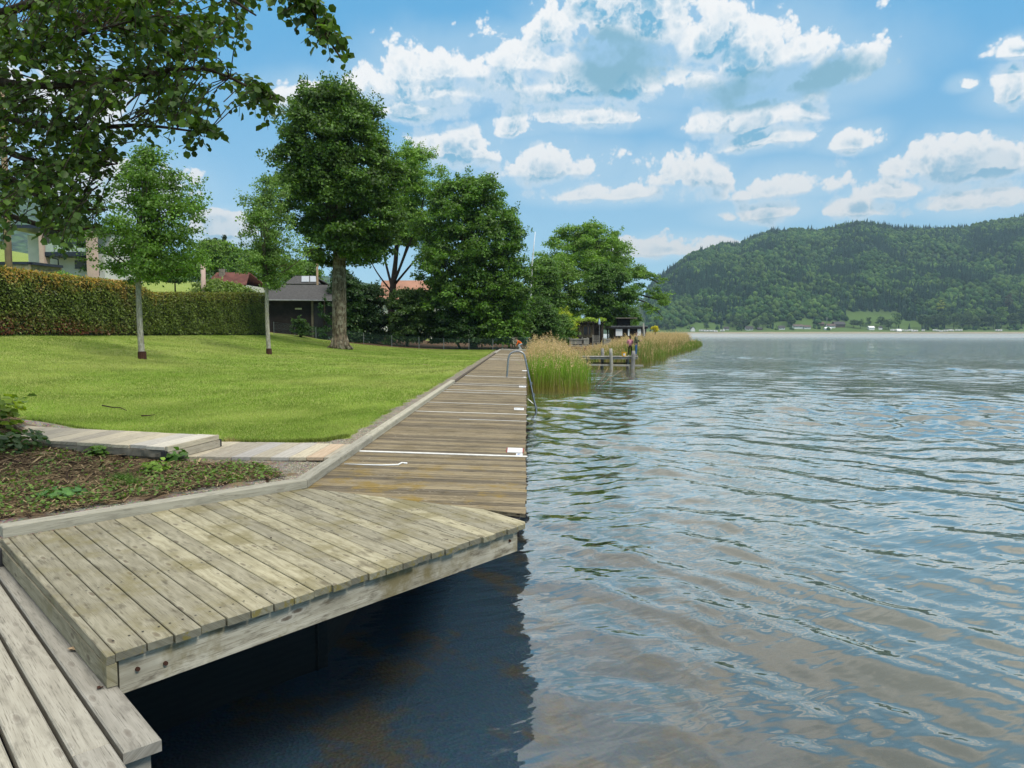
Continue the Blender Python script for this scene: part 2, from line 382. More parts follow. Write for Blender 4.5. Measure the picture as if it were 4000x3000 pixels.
M_tan2 = plain('dry_wood', (.50, .36, .22), .8, 0, .2, .3, 9.)
M_twig = plain('brown_twig', (.06, .042, .03), .9, 0, .1, .3, 9.)
M_bed = None

def leafmat(name, trans=.35, rough=.45, spec=.35):
    def f(n):
        c = n.attr('Col'); c2 = n.mix(1., c, (1.25, 1.35, .55), 'MULTIPLY')
        p = bsdf(n, c, rough, None, spec); t = n.node('ShaderNodeBsdfTranslucent'); n.put(t.inputs[0], c2)
        mx = n.node('ShaderNodeMixShader'); mx.inputs[0].default_value = trans; n.l.new(p, mx.inputs[1]); n.l.new(t.outputs[0], mx.inputs[2])
        return mx.outputs[0]
    return mat(name, f)
M_leaf = leafmat('leaf'); M_blade = leafmat('blade', .3, .6, .2); M_dry = leafmat('dry_reed', .25, .8, .1)
def bark(name, a, b, lichen=None, sc=6.):
    def f(n):
        p = n.tc(); q = n.noise(n.v('MULTIPLY', p, (1., 1., .22)), sc * 3, 6, .7); z = n.noise(p, sc, 4, .6)
        c = n.mix(n.ss(q, .36, .62), a, b)
        if lichen: c = n.mix(n.ss(z, .5, .62, 0., .75), c, lichen)
        return bsdf(n, c, .95, n.bump(q, .9, .03), .15)
    return mat(name, f)
B_dark = bark('dark_bark', (.022, .017, .012), (.07, .055, .042))
B_lime = bark('lime_bark', (.05, .038, .024), (.19, .155, .105), (.27, .25, .18), 4.)
B_young = bark('pale_young_bark', (.20, .185, .15), (.44, .42, .36), (.30, .29, .19), 8.)

# ------------------------------------------------------------------ ground
LAND = [(-2.22, 62.6), (-2.22, 7.34), (-4.08, 5.40), (-5.3, 4.2), (-5.2, 2.2), (-3.8, .4), (-1.5, -1.2), (2, -3), (30, -6), (90, -12), (90, -80),
        (-600, -80), (-600, 430), (-150, 400), (-20, 260), (20, 175), (27, 150), (25, 130), (19, 105), (12.5, 88), (8, 76), (4, 68), (.6, 64)]
def sdist(P, poly):
    """signed distance, positive inside"""
    P = np.asarray(P, float); d = np.full(len(P), 1e9); ins = np.zeros(len(P), bool); n = len(poly)
    for i in range(n):
        a = np.array(poly[i], float); b = np.array(poly[(i + 1) % n], float); e = b - a
        t = np.clip(((P - a) @ e) / (e @ e), 0, 1); d = np.minimum(d, np.linalg.norm(P - a - t[:, None] * e, axis=1))
        cnd = ((a[1] > P[:, 1]) != (b[1] > P[:, 1])); xi = (b[0] - a[0]) * (P[:, 1] - a[1]) / ((b[1] - a[1]) or 1e-9) + a[0]
        ins ^= cnd & (P[:, 0] < xi)
    return np.where(ins, d, -d)
PATH_U = [(-7.6, 10.75), (-4.25, 9.72), (-4.45, 8.75), (-6.9, 9.75)]
SOIL = [(-2.50, 7.58), (-4.28, 5.62), (-12, 1), (-14, 12.5), (-7.2, 10.3), (-6.9, 9.75), (-4.5, 8.72), (-4.3, 8.45), (-3.1, 8.3)]
LAWN = [(-2.62, 62), (-2.62, 10.6), (-2.8, 10.1), (-3.2, 9.98), (-4.15, 9.98), (-4.3, 9.95), (-7.7, 11.0), (-14, 13), (-19.4, 14), (-19.4, 54), (-17, 59), (-14, 60.2), (-3.2, 61.5)]
def gz(x, y):
    x = np.asarray(x, float); y = np.asarray(y, float)
    t = np.clip((-x - 3.5) / 16, 0, 1); rise = 1.44 - .0035 * np.clip(y - 28, 0, 60)
    z = 1.13 + .03 * np.clip(-x, 0, 3) + rise * t ** 2.2 * np.clip((y + 5) / 20, .3, 1)
    z = z + .17 * np.clip(-x - 20.5, 0, 300) * np.clip((y + 20) / 60, .2, 1)
    z = z + .38 * np.exp(-(((x + 7.9) / 1.1) ** 2 + ((y - 9.6) / 1.3) ** 2)) + .10 * np.exp(-(((x + 6.6) / 1.6) ** 2 + ((y - 8.3) / 1.2) ** 2))
    return z
def gz1(x, y): return float(gz(x, y))
def ground_hit(px, py, lo=5., hi=300.):
    Y = lo
    while Y < hi:
        p = atY(px, py, Y)
        if p.z <= gz1(p.x, Y): return Vector((p.x, Y, gz1(p.x, Y)))
        Y += .05
    return None
def zones(P):
    nz = vnoise(P, 3.1, 3) * .10 + vnoise(P, 11., 5) * .045
    la = np.clip((sdist(P, LAWN) + nz) / .08 + .5, 0, 1); so_ = np.clip((sdist(P, SOIL) + nz * 2.2) / .12 + .5, 0, 1)
    litter_shade = np.clip((P[:, 1] - 60.4 + nz * 4) / .6, 0, 1) * (P[:, 1] < 96) * (P[:, 0] < 12) * (P[:, 0] > -26)  # leaf litter at the fence, carried farther back as painted tree shade
    return la, so_, litter_shade
def build_ground():
    xs = np.unique(np.concatenate([np.arange(-600, -60, 20), np.arange(-60, -16, 1.), np.arange(-16, -9, .3), np.arange(-9, -1.9, .07), np.arange(-1.9, 34, .9), np.arange(34, 91, 8)]))
    ys = np.unique(np.concatenate([np.arange(-80, 0, 4), np.arange(0, 5, .4), np.arange(5, 13, .07), np.arange(13, 30, .25), np.arange(30, 66, .6), np.arange(66, 180, 2.5), np.arange(180, 441, 13)]))
    X, Y = np.meshgrid(xs, ys); P = np.stack([X.ravel(), Y.ravel()], 1)
    s_ = sdist(P, LAND); z = gz(P[:, 0], P[:, 1])
    la, so_, li = zones(P)
    z = z + so_ * (vnoise(P, 6., 9, 4) * .022 + .015) + (P[:, 1] > 12) * vnoise(P, .5, 4) * .02 - .05 * (sdist(P, PATH_U) > 0)
    z = np.where(s_ > 0, z, np.maximum(z + s_ * 80., -.9))
    gr = np.clip(1 - la - so_ - li, 0, 1) * (P[:, 1] < 62.5) * (P[:, 0] > -12)
    far = 1 - np.clip(la + so_ + li + gr, 0, 1)
    col = np.stack([np.clip(la + far, 0, 1), so_, li], 1)
    nx, ny = len(xs), len(ys); i = np.arange((nx) * (ny)).reshape(ny, nx)
    F_ = np.stack([i[:-1, :-1], i[:-1, 1:], i[1:, 1:], i[1:, :-1]], -1).reshape(-1, 4)
    sf = s_[F_].max(1) > -1.2; F_ = F_[sf]
    def f(n):
        c = n.attr('Col'); la_, so2, li_ = n.sep(c); p = n.geo()
        a = n.noise(p, .35, 4, .6); b = n.noise(p, 2.2, 5, .65); d = n.noise(p, 28., 4, .7); e = n.noise(n.v('MULTIPLY', p, (1., .25, 1.)), 9., 4, .7)
        g = n.mix(n.ss(b, .3, .7), (.145, .22, .03), (.28, .36, .07))
        g = n.mix(n.ss(a, .38, .66, 0., .75), g, (.37, .41, .12)); g = n.mix(n.ss(e, .45, .62, 0., .45), g, (.29, .32, .09))
        g = n.mix(n.ss(d, .35, .6, .6, 0.), g, (.06, .12, .015))
        s1 = n.noise(p, 12., 6, .72); so3 = n.mix(n.ss(s1, .35, .66), (.045, .030, .020), (.15, .10, .065))
        s2 = n.noise(p, 1.6, 4, .6); so3 = n.mix(n.ss(s2, .42, .58, 0., .75), so3, (.25, .19, .095))
        gv = n.vor(p, 46., rnd=1.); gv2 = n.vor(p, 46., out='Color')
        gvl = n.mix(n.ss(n.noise(p, 5., 4), .35, .65), (.18, .155, .115), (.32, .28, .21)); gvl = n.mix(.35, gvl, n.mix(1., gv2, (.4, .38, .34), 'MULTIPLY'))
        gvl = n.mix(n.ss(gv, .6, .9), gvl, (.09, .08, .065))
        lt = n.mix(n.ss(s1, .35, .65), (.05, .03, .02), (.17, .10, .055))
        cc = n.mix(la_, gvl, g); cc = n.mix(so2, cc, so3); cc = n.mix(li_, cc, lt)
        h = n.m('ADD', n.m('MULTIPLY', d, .7), n.m('MULTIPLY', gv, -.5))
        return bsdf(n, cc, .95, n.bump(h, .6, .03), .1)
    prop(fast('ground', np.stack([P[:, 0], P[:, 1], z], 1), F_, mat('ground', f), col=col, smooth=True), kind='structure')
    # lake bed
    xs = np.unique(np.concatenate([np.arange(-7, 12, .4), np.arange(12, 60, 4), np.linspace(60, 2600, 14)])); ys = np.unique(np.concatenate([np.arange(-20, 12, .4), np.arange(12, 70, 3), np.linspace(70, 1260, 14)]))
    X, Y = np.meshgrid(xs, ys); P = np.stack([X.ravel(), Y.ravel()], 1); z = -.62 - .16 * np.clip(P[:, 0] + 1, 0, 25) + vnoise(P, 1.3, 2) * .04
    nx, ny = len(xs), len(ys); i = np.arange(nx * ny).reshape(ny, nx)
    F_ = np.stack([i[:-1, :-1], i[:-1, 1:], i[1:, 1:], i[1:, :-1]], -1).reshape(-1, 4)
    def fb(n):
        p = n.geo(); a = n.noise(p, 1.1, 5, .62); b = n.vor(p, 34., out='Color'); bd = n.vor(p, 34.); sp = n.vor(p, 9., out='Distance'); sc = n.noise(p, 60., 3)
        c = n.mix(n.ss(a, .50, .64), (.068, .150, .255), (.19, .15, .11)); c = n.mix(.4, c, n.mix(1., b, (.07, .075, .075), 'MULTIPLY'))  # brown patches paint tinted cloud reflections onto the navy bed
        c = n.mix(n.ss(sp, .03, .07, .6, 0.), c, (.26, .24, .15))
        return bsdf(n, c, .95, n.bump(bd, .5, .02), .1)
    prop(fast('lake_bed', np.stack([P[:, 0], P[:, 1], z], 1), F_, mat('lake_bed', fb), smooth=True), kind='structure')
build_ground()

# ------------------------------------------------------------------ water: a radial sheet with real ripples
def build_water():
    th = np.unique(np.concatenate([np.linspace(-180, -70, 12), np.linspace(-70, -35, 60), np.linspace(-35, 46, 560), np.linspace(46, 90, 60), np.linspace(90, 180, 12)])) * pi / 180
    r_ = np.concatenate([[.02, .4, .9, 1.3], 1.6 * np.exp(np.arange(0, 1240) * .0063)]); r_ = r_[r_ < 3800]
    T, Q = np.meshgrid(th, r_); X = Q * np.sin(T); Y = Q * np.cos(T); dr = Q * .0063
    Z = np.zeros_like(X); g = np.random.default_rng(3)
    P = np.stack([X.ravel(), Y.ravel()], 1)
    calm = (.55 + .45 * vnoise(P, .11, 8, 2)).reshape(X.shape); calm = np.clip(calm, .22, 1.1)
    calm *= .45 + .55 * np.clip((X + .3) / 3.5 + (Y - 5) / 40, 0, 1)
    calm *= np.clip(.10 + (X + .55) / 1.7, .08, 1)
    wx = X + .5 * np.sin(Y * .7 + .4 * X) ; wy = Y + .45 * np.sin(X * .8 - .3 * Y)
    for i in range(58):
        lam = .26 * (11 ** g.uniform(0, 1)); k = 2 * pi / lam; a = R(52) + g.normal(0, .52 if lam > .8 else .8)
        amp = .0102 * lam ** .95 * g.uniform(.4, 1.); fade = np.clip(lam / (3.2 * dr) - .6, 0, 1)
        Z += amp * fade * np.sin(k * (cos(a) * wx + sin(a) * wy) + g.uniform(0, 6.28))
    Z *= calm
    nt, nr = len(th), len(r_); i = np.arange(nt * nr).reshape(nr, nt)
    F_ = np.stack([i[:-1, :-1], i[:-1, 1:], i[1:, 1:], i[1:, :-1]], -1).reshape(-1, 4)
    cx, cy = X.ravel()[F_].mean(1), Y.ravel()[F_].mean(1)
    keep = (cy < 1260) & (cy > -14)
    F_ = F_[keep]
    def f(n):
        p = n.geo(); _, py, _ = n.sep(p); dist = n.v('LENGTH', p)
        st = n.v('MULTIPLY', p, (.45, 1., 1.)); rot = n.node('ShaderNodeVectorRotate', rotation_type='Z_AXIS'); n.put(rot.inputs['Vector'], p); rot.inputs['Angle'].default_value = R(-25)
        q = n.v('MULTIPLY', rot.outputs[0], (.4, 1., 1.))
        h1 = n.noise(q, 1.3, 3, .5, .4); h2 = n.noise(q, 5.5, 2, .5, .3)
        far = n.ss(dist, 40., 200.)
        hh = n.m('ADD', n.m('MULTIPLY', h1, n.m('MULTIPLY', far, .36)), n.m('MULTIPLY', h2, n.ss(dist, 14., 170., .0125, .085)))
        nb = n.bump(hh, 1., 1.)
        fr = n.node('ShaderNodeFresnel'); fr.inputs[0].default_value = 1.333; n.put(fr.inputs[1], nb)
        fac = n.m('MULTIPLY_ADD', fr.outputs[0], 2.6, .06, clamp=True); fac = n.m('MINIMUM', fac, .90)
        bf = n.node('ShaderNodeNewGeometry').outputs['Backfacing']; fac = n.m('MULTIPLY', fac, n.m('SUBTRACT', 1., bf))
        gl = n.node('ShaderNodeBsdfGlossy'); n.put(gl.inputs['Roughness'], n.ss(dist, 60., 500., .03, .30)); n.put(gl.inputs['Color'], (1., .945, .86)); n.put(gl.inputs['Normal'], nb)
        tr = n.node('ShaderNodeBsdfTransparent'); n.put(tr.inputs[0], (.78, .84, .84))
        df = n.node('ShaderNodeBsdfDiffuse'); n.put(df.inputs[0], (.108, .122, .104))
        px = n.sep(p)[0]
        body = n.node('ShaderNodeMixShader'); n.put(body.inputs[0], n.ss(n.m('ADD', px, n.m('MULTIPLY', py, .12)), -.1, 6., .06, .97)); n.l.new(tr.outputs[0], body.inputs[1]); n.l.new(df.outputs[0], body.inputs[2])
        mx = n.node('ShaderNodeMixShader'); n.put(mx.inputs[0], fac); n.l.new(body.outputs[0], mx.inputs[1]); n.l.new(gl.outputs[0], mx.inputs[2])
        return mx.outputs[0]
    prop(fast('water', np.stack([X.ravel(), Y.ravel(), Z.ravel()], 1), F_, mat('lake_water', f), smooth=True), kind='structure')
build_water()
# ------------------------------------------------------------------ platform of light boards (foreground)
DT = lambda x: deckz(x)                       # tilted deck plane
def P2(px, py, dz=0): p = ondeck(px, py, dz); return (p[0], p[1])
L0 = P2(0, 2105); N0 = P2(415, 2565); TIP = (-.01, P2(2050, 2045)[1]); BEND = P2(1200, 1907); B3 = (-.01, P2(2055, 2008)[1])
XK = BEND[0]                                  # inner face of the kerb
tq = (cos(-pi / 4), sin(-pi / 4)); nq = (cos(pi / 4), sin(pi / 4))
plat = empty('platform', (N0[0], N0[1], 1.15), 'angled lakeside platform of pale greenish diagonal planks with a thick fascia board, nearest the camera', 'platform')
def loc(o, e):                                # geometry was made in world space: keep it there under a moved parent
    o.location = -Vector(e.location); return o
poly = [L0, N0, TIP, B3, BEND]
def ccw(p): return p if sum(p[i][0] * p[(i + 1) % len(p)][1] - p[(i + 1) % len(p)][0] * p[i][1] for i in range(len(p))) > 0 else p[::-1]
poly = ccw(poly)
mb = MB(); n0 = N0[0] * nq[0] + N0[1] * nq[1]; nE = TIP[0] * nq[0] + TIP[1] * nq[1]; pitch = (nE - n0 - .045) / 22.6
def rib(a, b, mb, jitter=0., z0=-.045, z1=0.):
    q = clip(clip(poly, nq[0], nq[1], a), -nq[0], -nq[1], -b)
    if len(q) >= 3:
        if jitter:
            q = [(x + tq[0] * jitter * (1 if (x + y) * 0 + (x * tq[0] + y * tq[1]) > -5.3 and y < 5.98 else 0), y + tq[1] * jitter * (1 if (x * tq[0] + y * tq[1]) > -5.3 and y < 5.98 else 0)) for x, y in q]
        mb.prism(ccw(q), z0, z1 + random.uniform(-.0015, .0015), tq, zf=DT, bev=.004, mend=2)
rib(n0 - .002, n0 + .040, mb)
k = 0; a = n0 + .045; seams = []
while a < nE + .05 and k < 40:
    wdt = pitch * random.choice([1, 1, 1, .94, 1.06]); rib(a, a + wdt - .008, mb, random.uniform(-.012, .012)); seams.append((a, a + wdt - .008)); a += wdt; k += 1
def rowpts(d):                                # screw rows parallel to the front edge, d metres back from it
    for (s0, s1) in seams:
        for fr in (.22, .78):
            s_ = s0 + (s1 - s0) * fr
            f = (s_ - n0) / (nE - n0); x = N0[0] + (TIP[0] - N0[0]) * f - tq[0] * d; y = N0[1] + (TIP[1] - N0[1]) * f - tq[1] * d
            yield x + random.uniform(-.006, .006), y + random.uniform(-.006, .006)
inside = lambda x, y: sdist([(x, y)], poly)[0] > .02
for d in (.16, .98, 1.8, 2.55):
    for x, y in rowpts(d):
        if inside(x, y):
            z = DT(x) + .0015; r_ = .0065; mb.poly([(x + r_ * cos(t), y + r_ * sin(t), z) for t in np.linspace(0, 2 * pi, 9)[:-1]], None, .5, 1)
loc(mb.build('planks', [W_new, M_screw, W_end], plat), plat)
# mossy board ends: a thin strip hugging the cut ends under the top edge
e0 = Vector((N0[0], N0[1], 0)); e1 = Vector((TIP[0], TIP[1], 0)); ed = (e1 - e0).normalized(); en = Vector((ed.y, -ed.x, 0))  # outward = towards the water
def fas(a0, a1, inset, ztop, h, th, material, name, parent):
    m_ = MB(); A = e0 + ed * a0 - en * inset; B_ = e0 + ed * a1 - en * inset
    q = [A, B_, B_ - en * th, A - en * th]; m_.prism(ccw([(p.x, p.y) for p in q]), ztop - h, ztop, (ed.x, ed.y), zf=DT, off=(3.3, .08), c=.75)
    return loc(m_.build(name, material, parent), parent)
Lf = (e1 - e0).length
fas(.075, Lf - .05, .045, -.047, .185, .06, W_fas, 'fascia_board', plat)
for k_, zz in ((.16, -.13), (.30, -.15), (Lf - .16, -.12)):      # rusty bolts through the fascia
    c_ = e0 + ed * k_ - en * .043; m_ = MB(); bz_ = DT(c_.x) + zz; m_.tube([(c_.x, c_.y, bz_), (c_.x + en.x * .012, c_.y + en.y * .012, bz_)], .011, 10, .5); loc(m_.build('rusty_bolt', M_rust, plat), plat)
# side board along the left edge, down to the lower deck
m_ = MB(); a3 = Vector((L0[0], L0[1], 0)); out = Vector((-nq[0], -nq[1], 0)); u3 = (e0 - a3).normalized(); a3 -= u3 * 1.6
q = [a3 + out * .002, e0 + out * .002, e0 + out * -.045, a3 - out * .045]
m_.prism(ccw([(p.x, p.y) for p in q]), -.155, -.047, (tq[0], tq[1]), zf=DT, c=.3)
loc(m_.build('side_board', W_new, plat), plat)
# kerb beam
def beam2(p, q, wd, z0, z1, material, name, parent, side=1, c=None, zf=DT, bev=.008, off=None):
    p = Vector((*p, 0)); q = Vector((*q, 0)); d = (q - p).normalized(); s_ = Vector((-d.y, d.x, 0)) * side * wd
    m_ = MB(); m_.prism(ccw([(v.x, v.y) for v in (p, q, q + s_, p + s_)]), z0, z1, (d.x, d.y), zf=zf, c=c, bev=bev, off=off)
    return loc(m_.build(name, material, parent), parent)
kl = Vector((*L0, 0)); kb = Vector((*BEND, 0)); kd = (kb - kl).normalized()
beam2((kl + kd * .02)[:2], kb[:2], .125, .003, .085, W_kerb, 'kerb_beam', plat, 1, .5)
# joists, posts under the platform
m_ = MB()
for d in (.5, 1.3, 2.1):
    A = e0 - Vector((tq[0], tq[1], 0)) * d + Vector((nq[0], nq[1], 0)) * .05; B_ = e1 - Vector((tq[0], tq[1], 0)) * d
    B_.x = min(B_.x, -.08); m_.box((A.x, A.y, 1.03), (B_.x, B_.y, 1.02), .07, .13)
loc(m_.build('joists', W_black, plat), plat)
m_ = MB(); cx_, cy_ = sum(q[0] for q in poly) / 5, sum(q[1] for q in poly) / 5; m_.prism([(cx_ + (x - cx_) * .90, cy_ + (y - cy_) * .90) for x, y in poly], -.065, -.05, tq, zf=DT, c=.2)  # black sheet added under the planks to stand in for deep shade
loc(m_.build('shade_sheet', W_black, plat), plat)
# unseen dark sheet added to block sky light behind the void below the decks
beam2((BEND[0] + .12, BEND[1] + .09), (L0[0] - .05, L0[1] - .08), .05, -2.0, -.06, W_black, 'sky_block_sheet', plat, 1)

# ------------------------------------------------------------------ lower deck (bottom left)
LZ = 1.05
low = empty('lower_deck', (-1.6, 2.95, LZ), 'lower grey step deck of four wide planks at the bottom left corner', 'deck')
def lo(px, py): p = onz(px, py, LZ); return Vector((p[0], p[1], 0))
cA = lo(631, 2884); cB = lo(485, 2945); cC = lo(30, 2300); nn = (cB - cA)
du = (cC - cB).normalized(); dn = Vector((-du.y, du.x, 0)); 
if dn.dot(nn) < 0: dn = -dn
w1 = nn.dot(dn)
mb = MB()
def lp(o0, o1, l0, l1, c=None, m=0):          # plank between offsets along dn, lengths along du from cA
    q = [cA + dn * o0 + du * l0, cA + dn * o1 + du * l0, cA + dn * o1 + du * l1, cA + dn * o0 + du * l1]
    mb.prism(ccw([(p.x, p.y) for p in q]), LZ - .055, LZ, (du.x, du.y), bev=.007, c=c, mi=m)
g = .018
lp(0, w1, 0, 3.4, .25); lp(w1 + g, w1 * 2.05, .12, 3.7, .55); lp(w1 * 2.05 + g, w1 * 3.2, -.6, 4.0, .7); lp(w1 * 3.2 + g, w1 * 4.4, -.6, 4.4, .85); lp(w1 * 4.4 + g, w1 * 5.6, -.6, 4.8, .4)
lp(w1 + g, w1 * 2.05, -.6, .115, .3)
loc(mb.build('planks', W_low, low), low)
m_ = MB(); A = cA + dn * .05 + du * .06; q = [A - dn * .0, A + dn * (w1 * 4), A + dn * (w1 * 4) + du * .0, A]
m_.prism(ccw([(p.x, p.y) for p in (cA + dn * .03 + du * .05, cA + dn * (w1 * .97) + du * .05, cA + dn * (w1 * .97) + du * 3, cA + dn * .03 + du * 3)]), .2, LZ - .056, (0, 1), c=.7)
loc(m_.build('support_beam', W_grey, low), low)
m_ = MB(); m_.prism(ccw([(p.x, p.y) for p in (cA + dn * w1 + du * -.6, cA + dn * w1 * 5 + du * -.6, cA + dn * w1 * 5 + du * 4, cA + dn * w1 + du * 4)]), -.9, LZ - .075, (0, 1), c=.2)  # black block added to close the gap below the deck against sky light
loc(m_.build('shade_block', W_black, low), low)
# brown leaf scraps
def scrap(name, x, y, z, s, label, mt, cat, n=5):
    m_ = MB()
    for _ in range(n):
        c = Vector((x + random.gauss(0, s * .35), y + random.gauss(0, s * .35), z + .004 + random.random() * s * .25)); r_ = s * random.uniform(.3, .6)
        a = random.uniform(0, 6); m_.poly([(c.x + r_ * cos(a + t) * random.uniform(.6, 1), c.y + r_ * sin(a + t) * random.uniform(.5, 1), c.z + random.uniform(0, r_ * .5)) for t in (0, 1.1, 2.2, 3.3, 4.4, 5.4)])
    o = m_.build(name, mt); e = Vector((x, y, z)); o.data.transform(Matrix.Translation(-e)); o.location = e; return prop(o, label, cat)
p = onz(390, 2690, LZ); scrap('dead_leaf', p[0], p[1], LZ, .03, 'crumpled red brown leaf lying on the lower grey deck', M_rust, 'leaf')
p = onz(275, 2545, LZ); scrap('leaf_litter', p[0], p[1], LZ, .045, 'straw coloured dry leaf scraps in the corner of the lower deck under the side board', M_tan2, 'leaf', 6)
for i, (px, py, lb) in enumerate([(1050, 1955, 'small dark leaf crumb on the platform near its kerb beam'), (1057, 2104, 'dark round crumb on the middle of the platform planks'), (1475, 1738, 'dark seed husk on the brown boardwalk just past the first metal strip'), (1378, 1835, 'dark leaf crumb on the boardwalk before the first metal strip'), (1640, 1640, 'dark leaf crumb halfway along the brown boardwalk')]):
    q = ondeck(px, py); scrap('leaf_crumb', q[0], q[1], q[2], .018, lb, M_twig, 'leaf', 4)

# ------------------------------------------------------------------ boardwalk
YE = 61.0
bw = empty('boardwalk', (-1.1, 30, 1.15), 'long straight brown plank boardwalk with metal strips running along the lake edge', 'boardwalk')
reg = ccw([BEND, B3, (-.01, YE), (XK, YE)])
mb = MB(); y = B3[1] - .1; dirb = (1., 0.)
while y < YE:
    wd = random.choice([.118, .122, .125]); q = clip(clip(reg, 0, 1, y), 0, -1, -(y + wd - .009 - .00012 * y))
    if len(q) >= 3:
        j = random.uniform(-.006, .014); q = [(px_ + (j if px_ > -.05 else 0), py_) for px_, py_ in q]
        # grooved decking board: three raised lands
        c = random.random()
        if y < 30:
            for gk in range(4):
                gw = (wd - .006) / 4; qq = clip(clip(q, 0, 1, y + gk * gw + .0), 0, -1, -(y + (gk + 1) * gw - .006))
                if len(qq) >= 3: mb.prism(ccw(qq), -.02, random.uniform(-.001, .001), (1, 0), zf=DT, c=min(1, max(0, c + random.uniform(-.2, .2))))
            if len(q) >= 3: mb.prism(ccw(q), -.032, -.006, (1, 0), zf=DT, c=c * .5)
        else: mb.prism(ccw(q), -.032, random.uniform(-.001, .001), (1, 0), zf=DT, c=c)
    y += wd
loc(mb.build('planks', W_old, bw), bw)
def strip(Y, wd=.05, x0=None, x1=.012, mt=M_strip):
    m_ = MB(); x0 = XK + .01 if x0 is None else x0
    m_.prism([(x0, Y), (x1, Y), (x1, Y + wd), (x0, Y + wd)], .0035, .009, (1, 0), zf=DT, c=.5); return loc(m_.build('metal_strip', mt, bw), bw)
def ys(py, px=2050): return ondeck(px, py)[1]
for py, wd in ((1787, .085), (1621, .05), (1584, .035), (1541, .05), (1532, .05), (1511, .05), (1505, .04), (1476, .11), (1405, .14), (1409, .1), (1398, .12), (1387, .2)):
    strip(ys(py), wd)
strip(ys(1647), .025, -1.2)
# end step
m_ = MB(); m_.prism([(XK, YE), (.0, YE), (.0, YE + 1.5), (XK, YE + 1.5)], -.1, .09, (1, 0), zf=DT, c=.8, bev=.01); loc(m_.build('end_step', W_grey, bw), bw)
# kerb beams on the land side
def kerb(y0, y1, z1, wd, mt, c): return beam2((XK, y0), (XK, y1), wd, .002, z1, mt, 'kerb_beam', bw, 1, c)
kerb(BEND[1] + .02, 10.1, .085, .125, W_kerb, .35); kerb(10.115, 21.9, .085, .125, W_kerb, .75)
kerb(21.92, 41, .035, .10, W_dark, .9); kerb(41.02, 52, .03, .10, W_dark, .9); kerb(52.02, YE + 1.5, .06, .17, W_grey, .8)
m_ = MB(); m_.prism([(XK, 7.4), (-.16, 6.5), (-.16, YE), (XK, YE)], -.06, -.045, (1, 0), zf=DT, c=.2); loc(m_.build('shade_sheet', W_black, bw), bw)  # black sheet added below the boards, standing in for shade
m_ = MB(); m_.box((-.1, 6.3, 1.03), (-.1, YE, 1.03), .08, .16); m_.box((-1.15, 6.9, 1.06), (-1.15, YE, 1.06), .08, .15); loc(m_.build('bearer', W_black, bw), bw)
for Y in np.arange(11.6, 61, 3.1):
    m_ = MB(); m_.box((-.34, Y, -1.2), (-.34, Y, .96), .14, .14); m_.box((-XK * -1 + .1, Y, .98), (-.1, Y, .95), .1, .12); loc(m_.build('pile', W_dark, bw), bw)
beam2((XK + .05, YE), (XK + .05, 7.0), .04, -2.0, -.06, W_black, 'sky_block_sheet', bw, 1)  # added dark sheet, carries the sky light block along the boardwalk

# twig and plates on the boardwalk
def polyline(name, pts, r0, r1, label, cat, mt, n=6, group=None):
    m_ = MB(); pts = [Vector(p) for p in pts]; e = pts[0]; m_.tube([p - e for p in pts], list(np.linspace(r0, r1, len(pts))), n); o = m_.build(name, mt, smooth=True); o.location = e
    return prop(o, label, cat, group)
q = [ondeck(px, py, .01) for px, py in ((1345, 1812), (1420, 1815), (1490, 1817), (1555, 1815), (1570, 1808), (1590, 1810))]
polyline('bleached_twig', q, .006, .013, 'white bleached twig lying across the brown boardwalk below the first metal strip', 'twig', M_white)
def plate(name, pxs, label, cat, m0=M_white, group=None):
    pts = [Vector(ondeck(*p_)) for p_ in pxs]; x0 = min(p_.x for p_ in pts); x1 = max(p_.x for p_ in pts); y0 = min(p_.y for p_ in pts); y1 = max(p_.y for p_ in pts)
    e = empty(name, (x0, y0, deckz(x0)), label, cat, group=group)
    m_ = MB(); m_.prism([(x0, y0), (x1, y0), (x1, y1), (x0, y1)], .003, .010, (1, 0), zf=DT, c=.6, bev=.002); loc(m_.build('panel', m0, e), e); return e, x0, x1, y0, y1
e, x0, x1, y0, y1 = plate('information_plate', [(1984, 1751), (2041, 1770)], 'larger white rectangular plate with reddish rim screwed to the boardwalk edge', 'sign')
for s0, s1 in ((x0 - .014, x0 - .001), (x1 + .001, x1 + .014)):
    m_ = MB(); m_.prism([(s0, y0), (s1, y0), (s1, y1), (s0, y1)], .003, .009, (1, 0), zf=DT); loc(m_.build('rim', M_red, e), e)
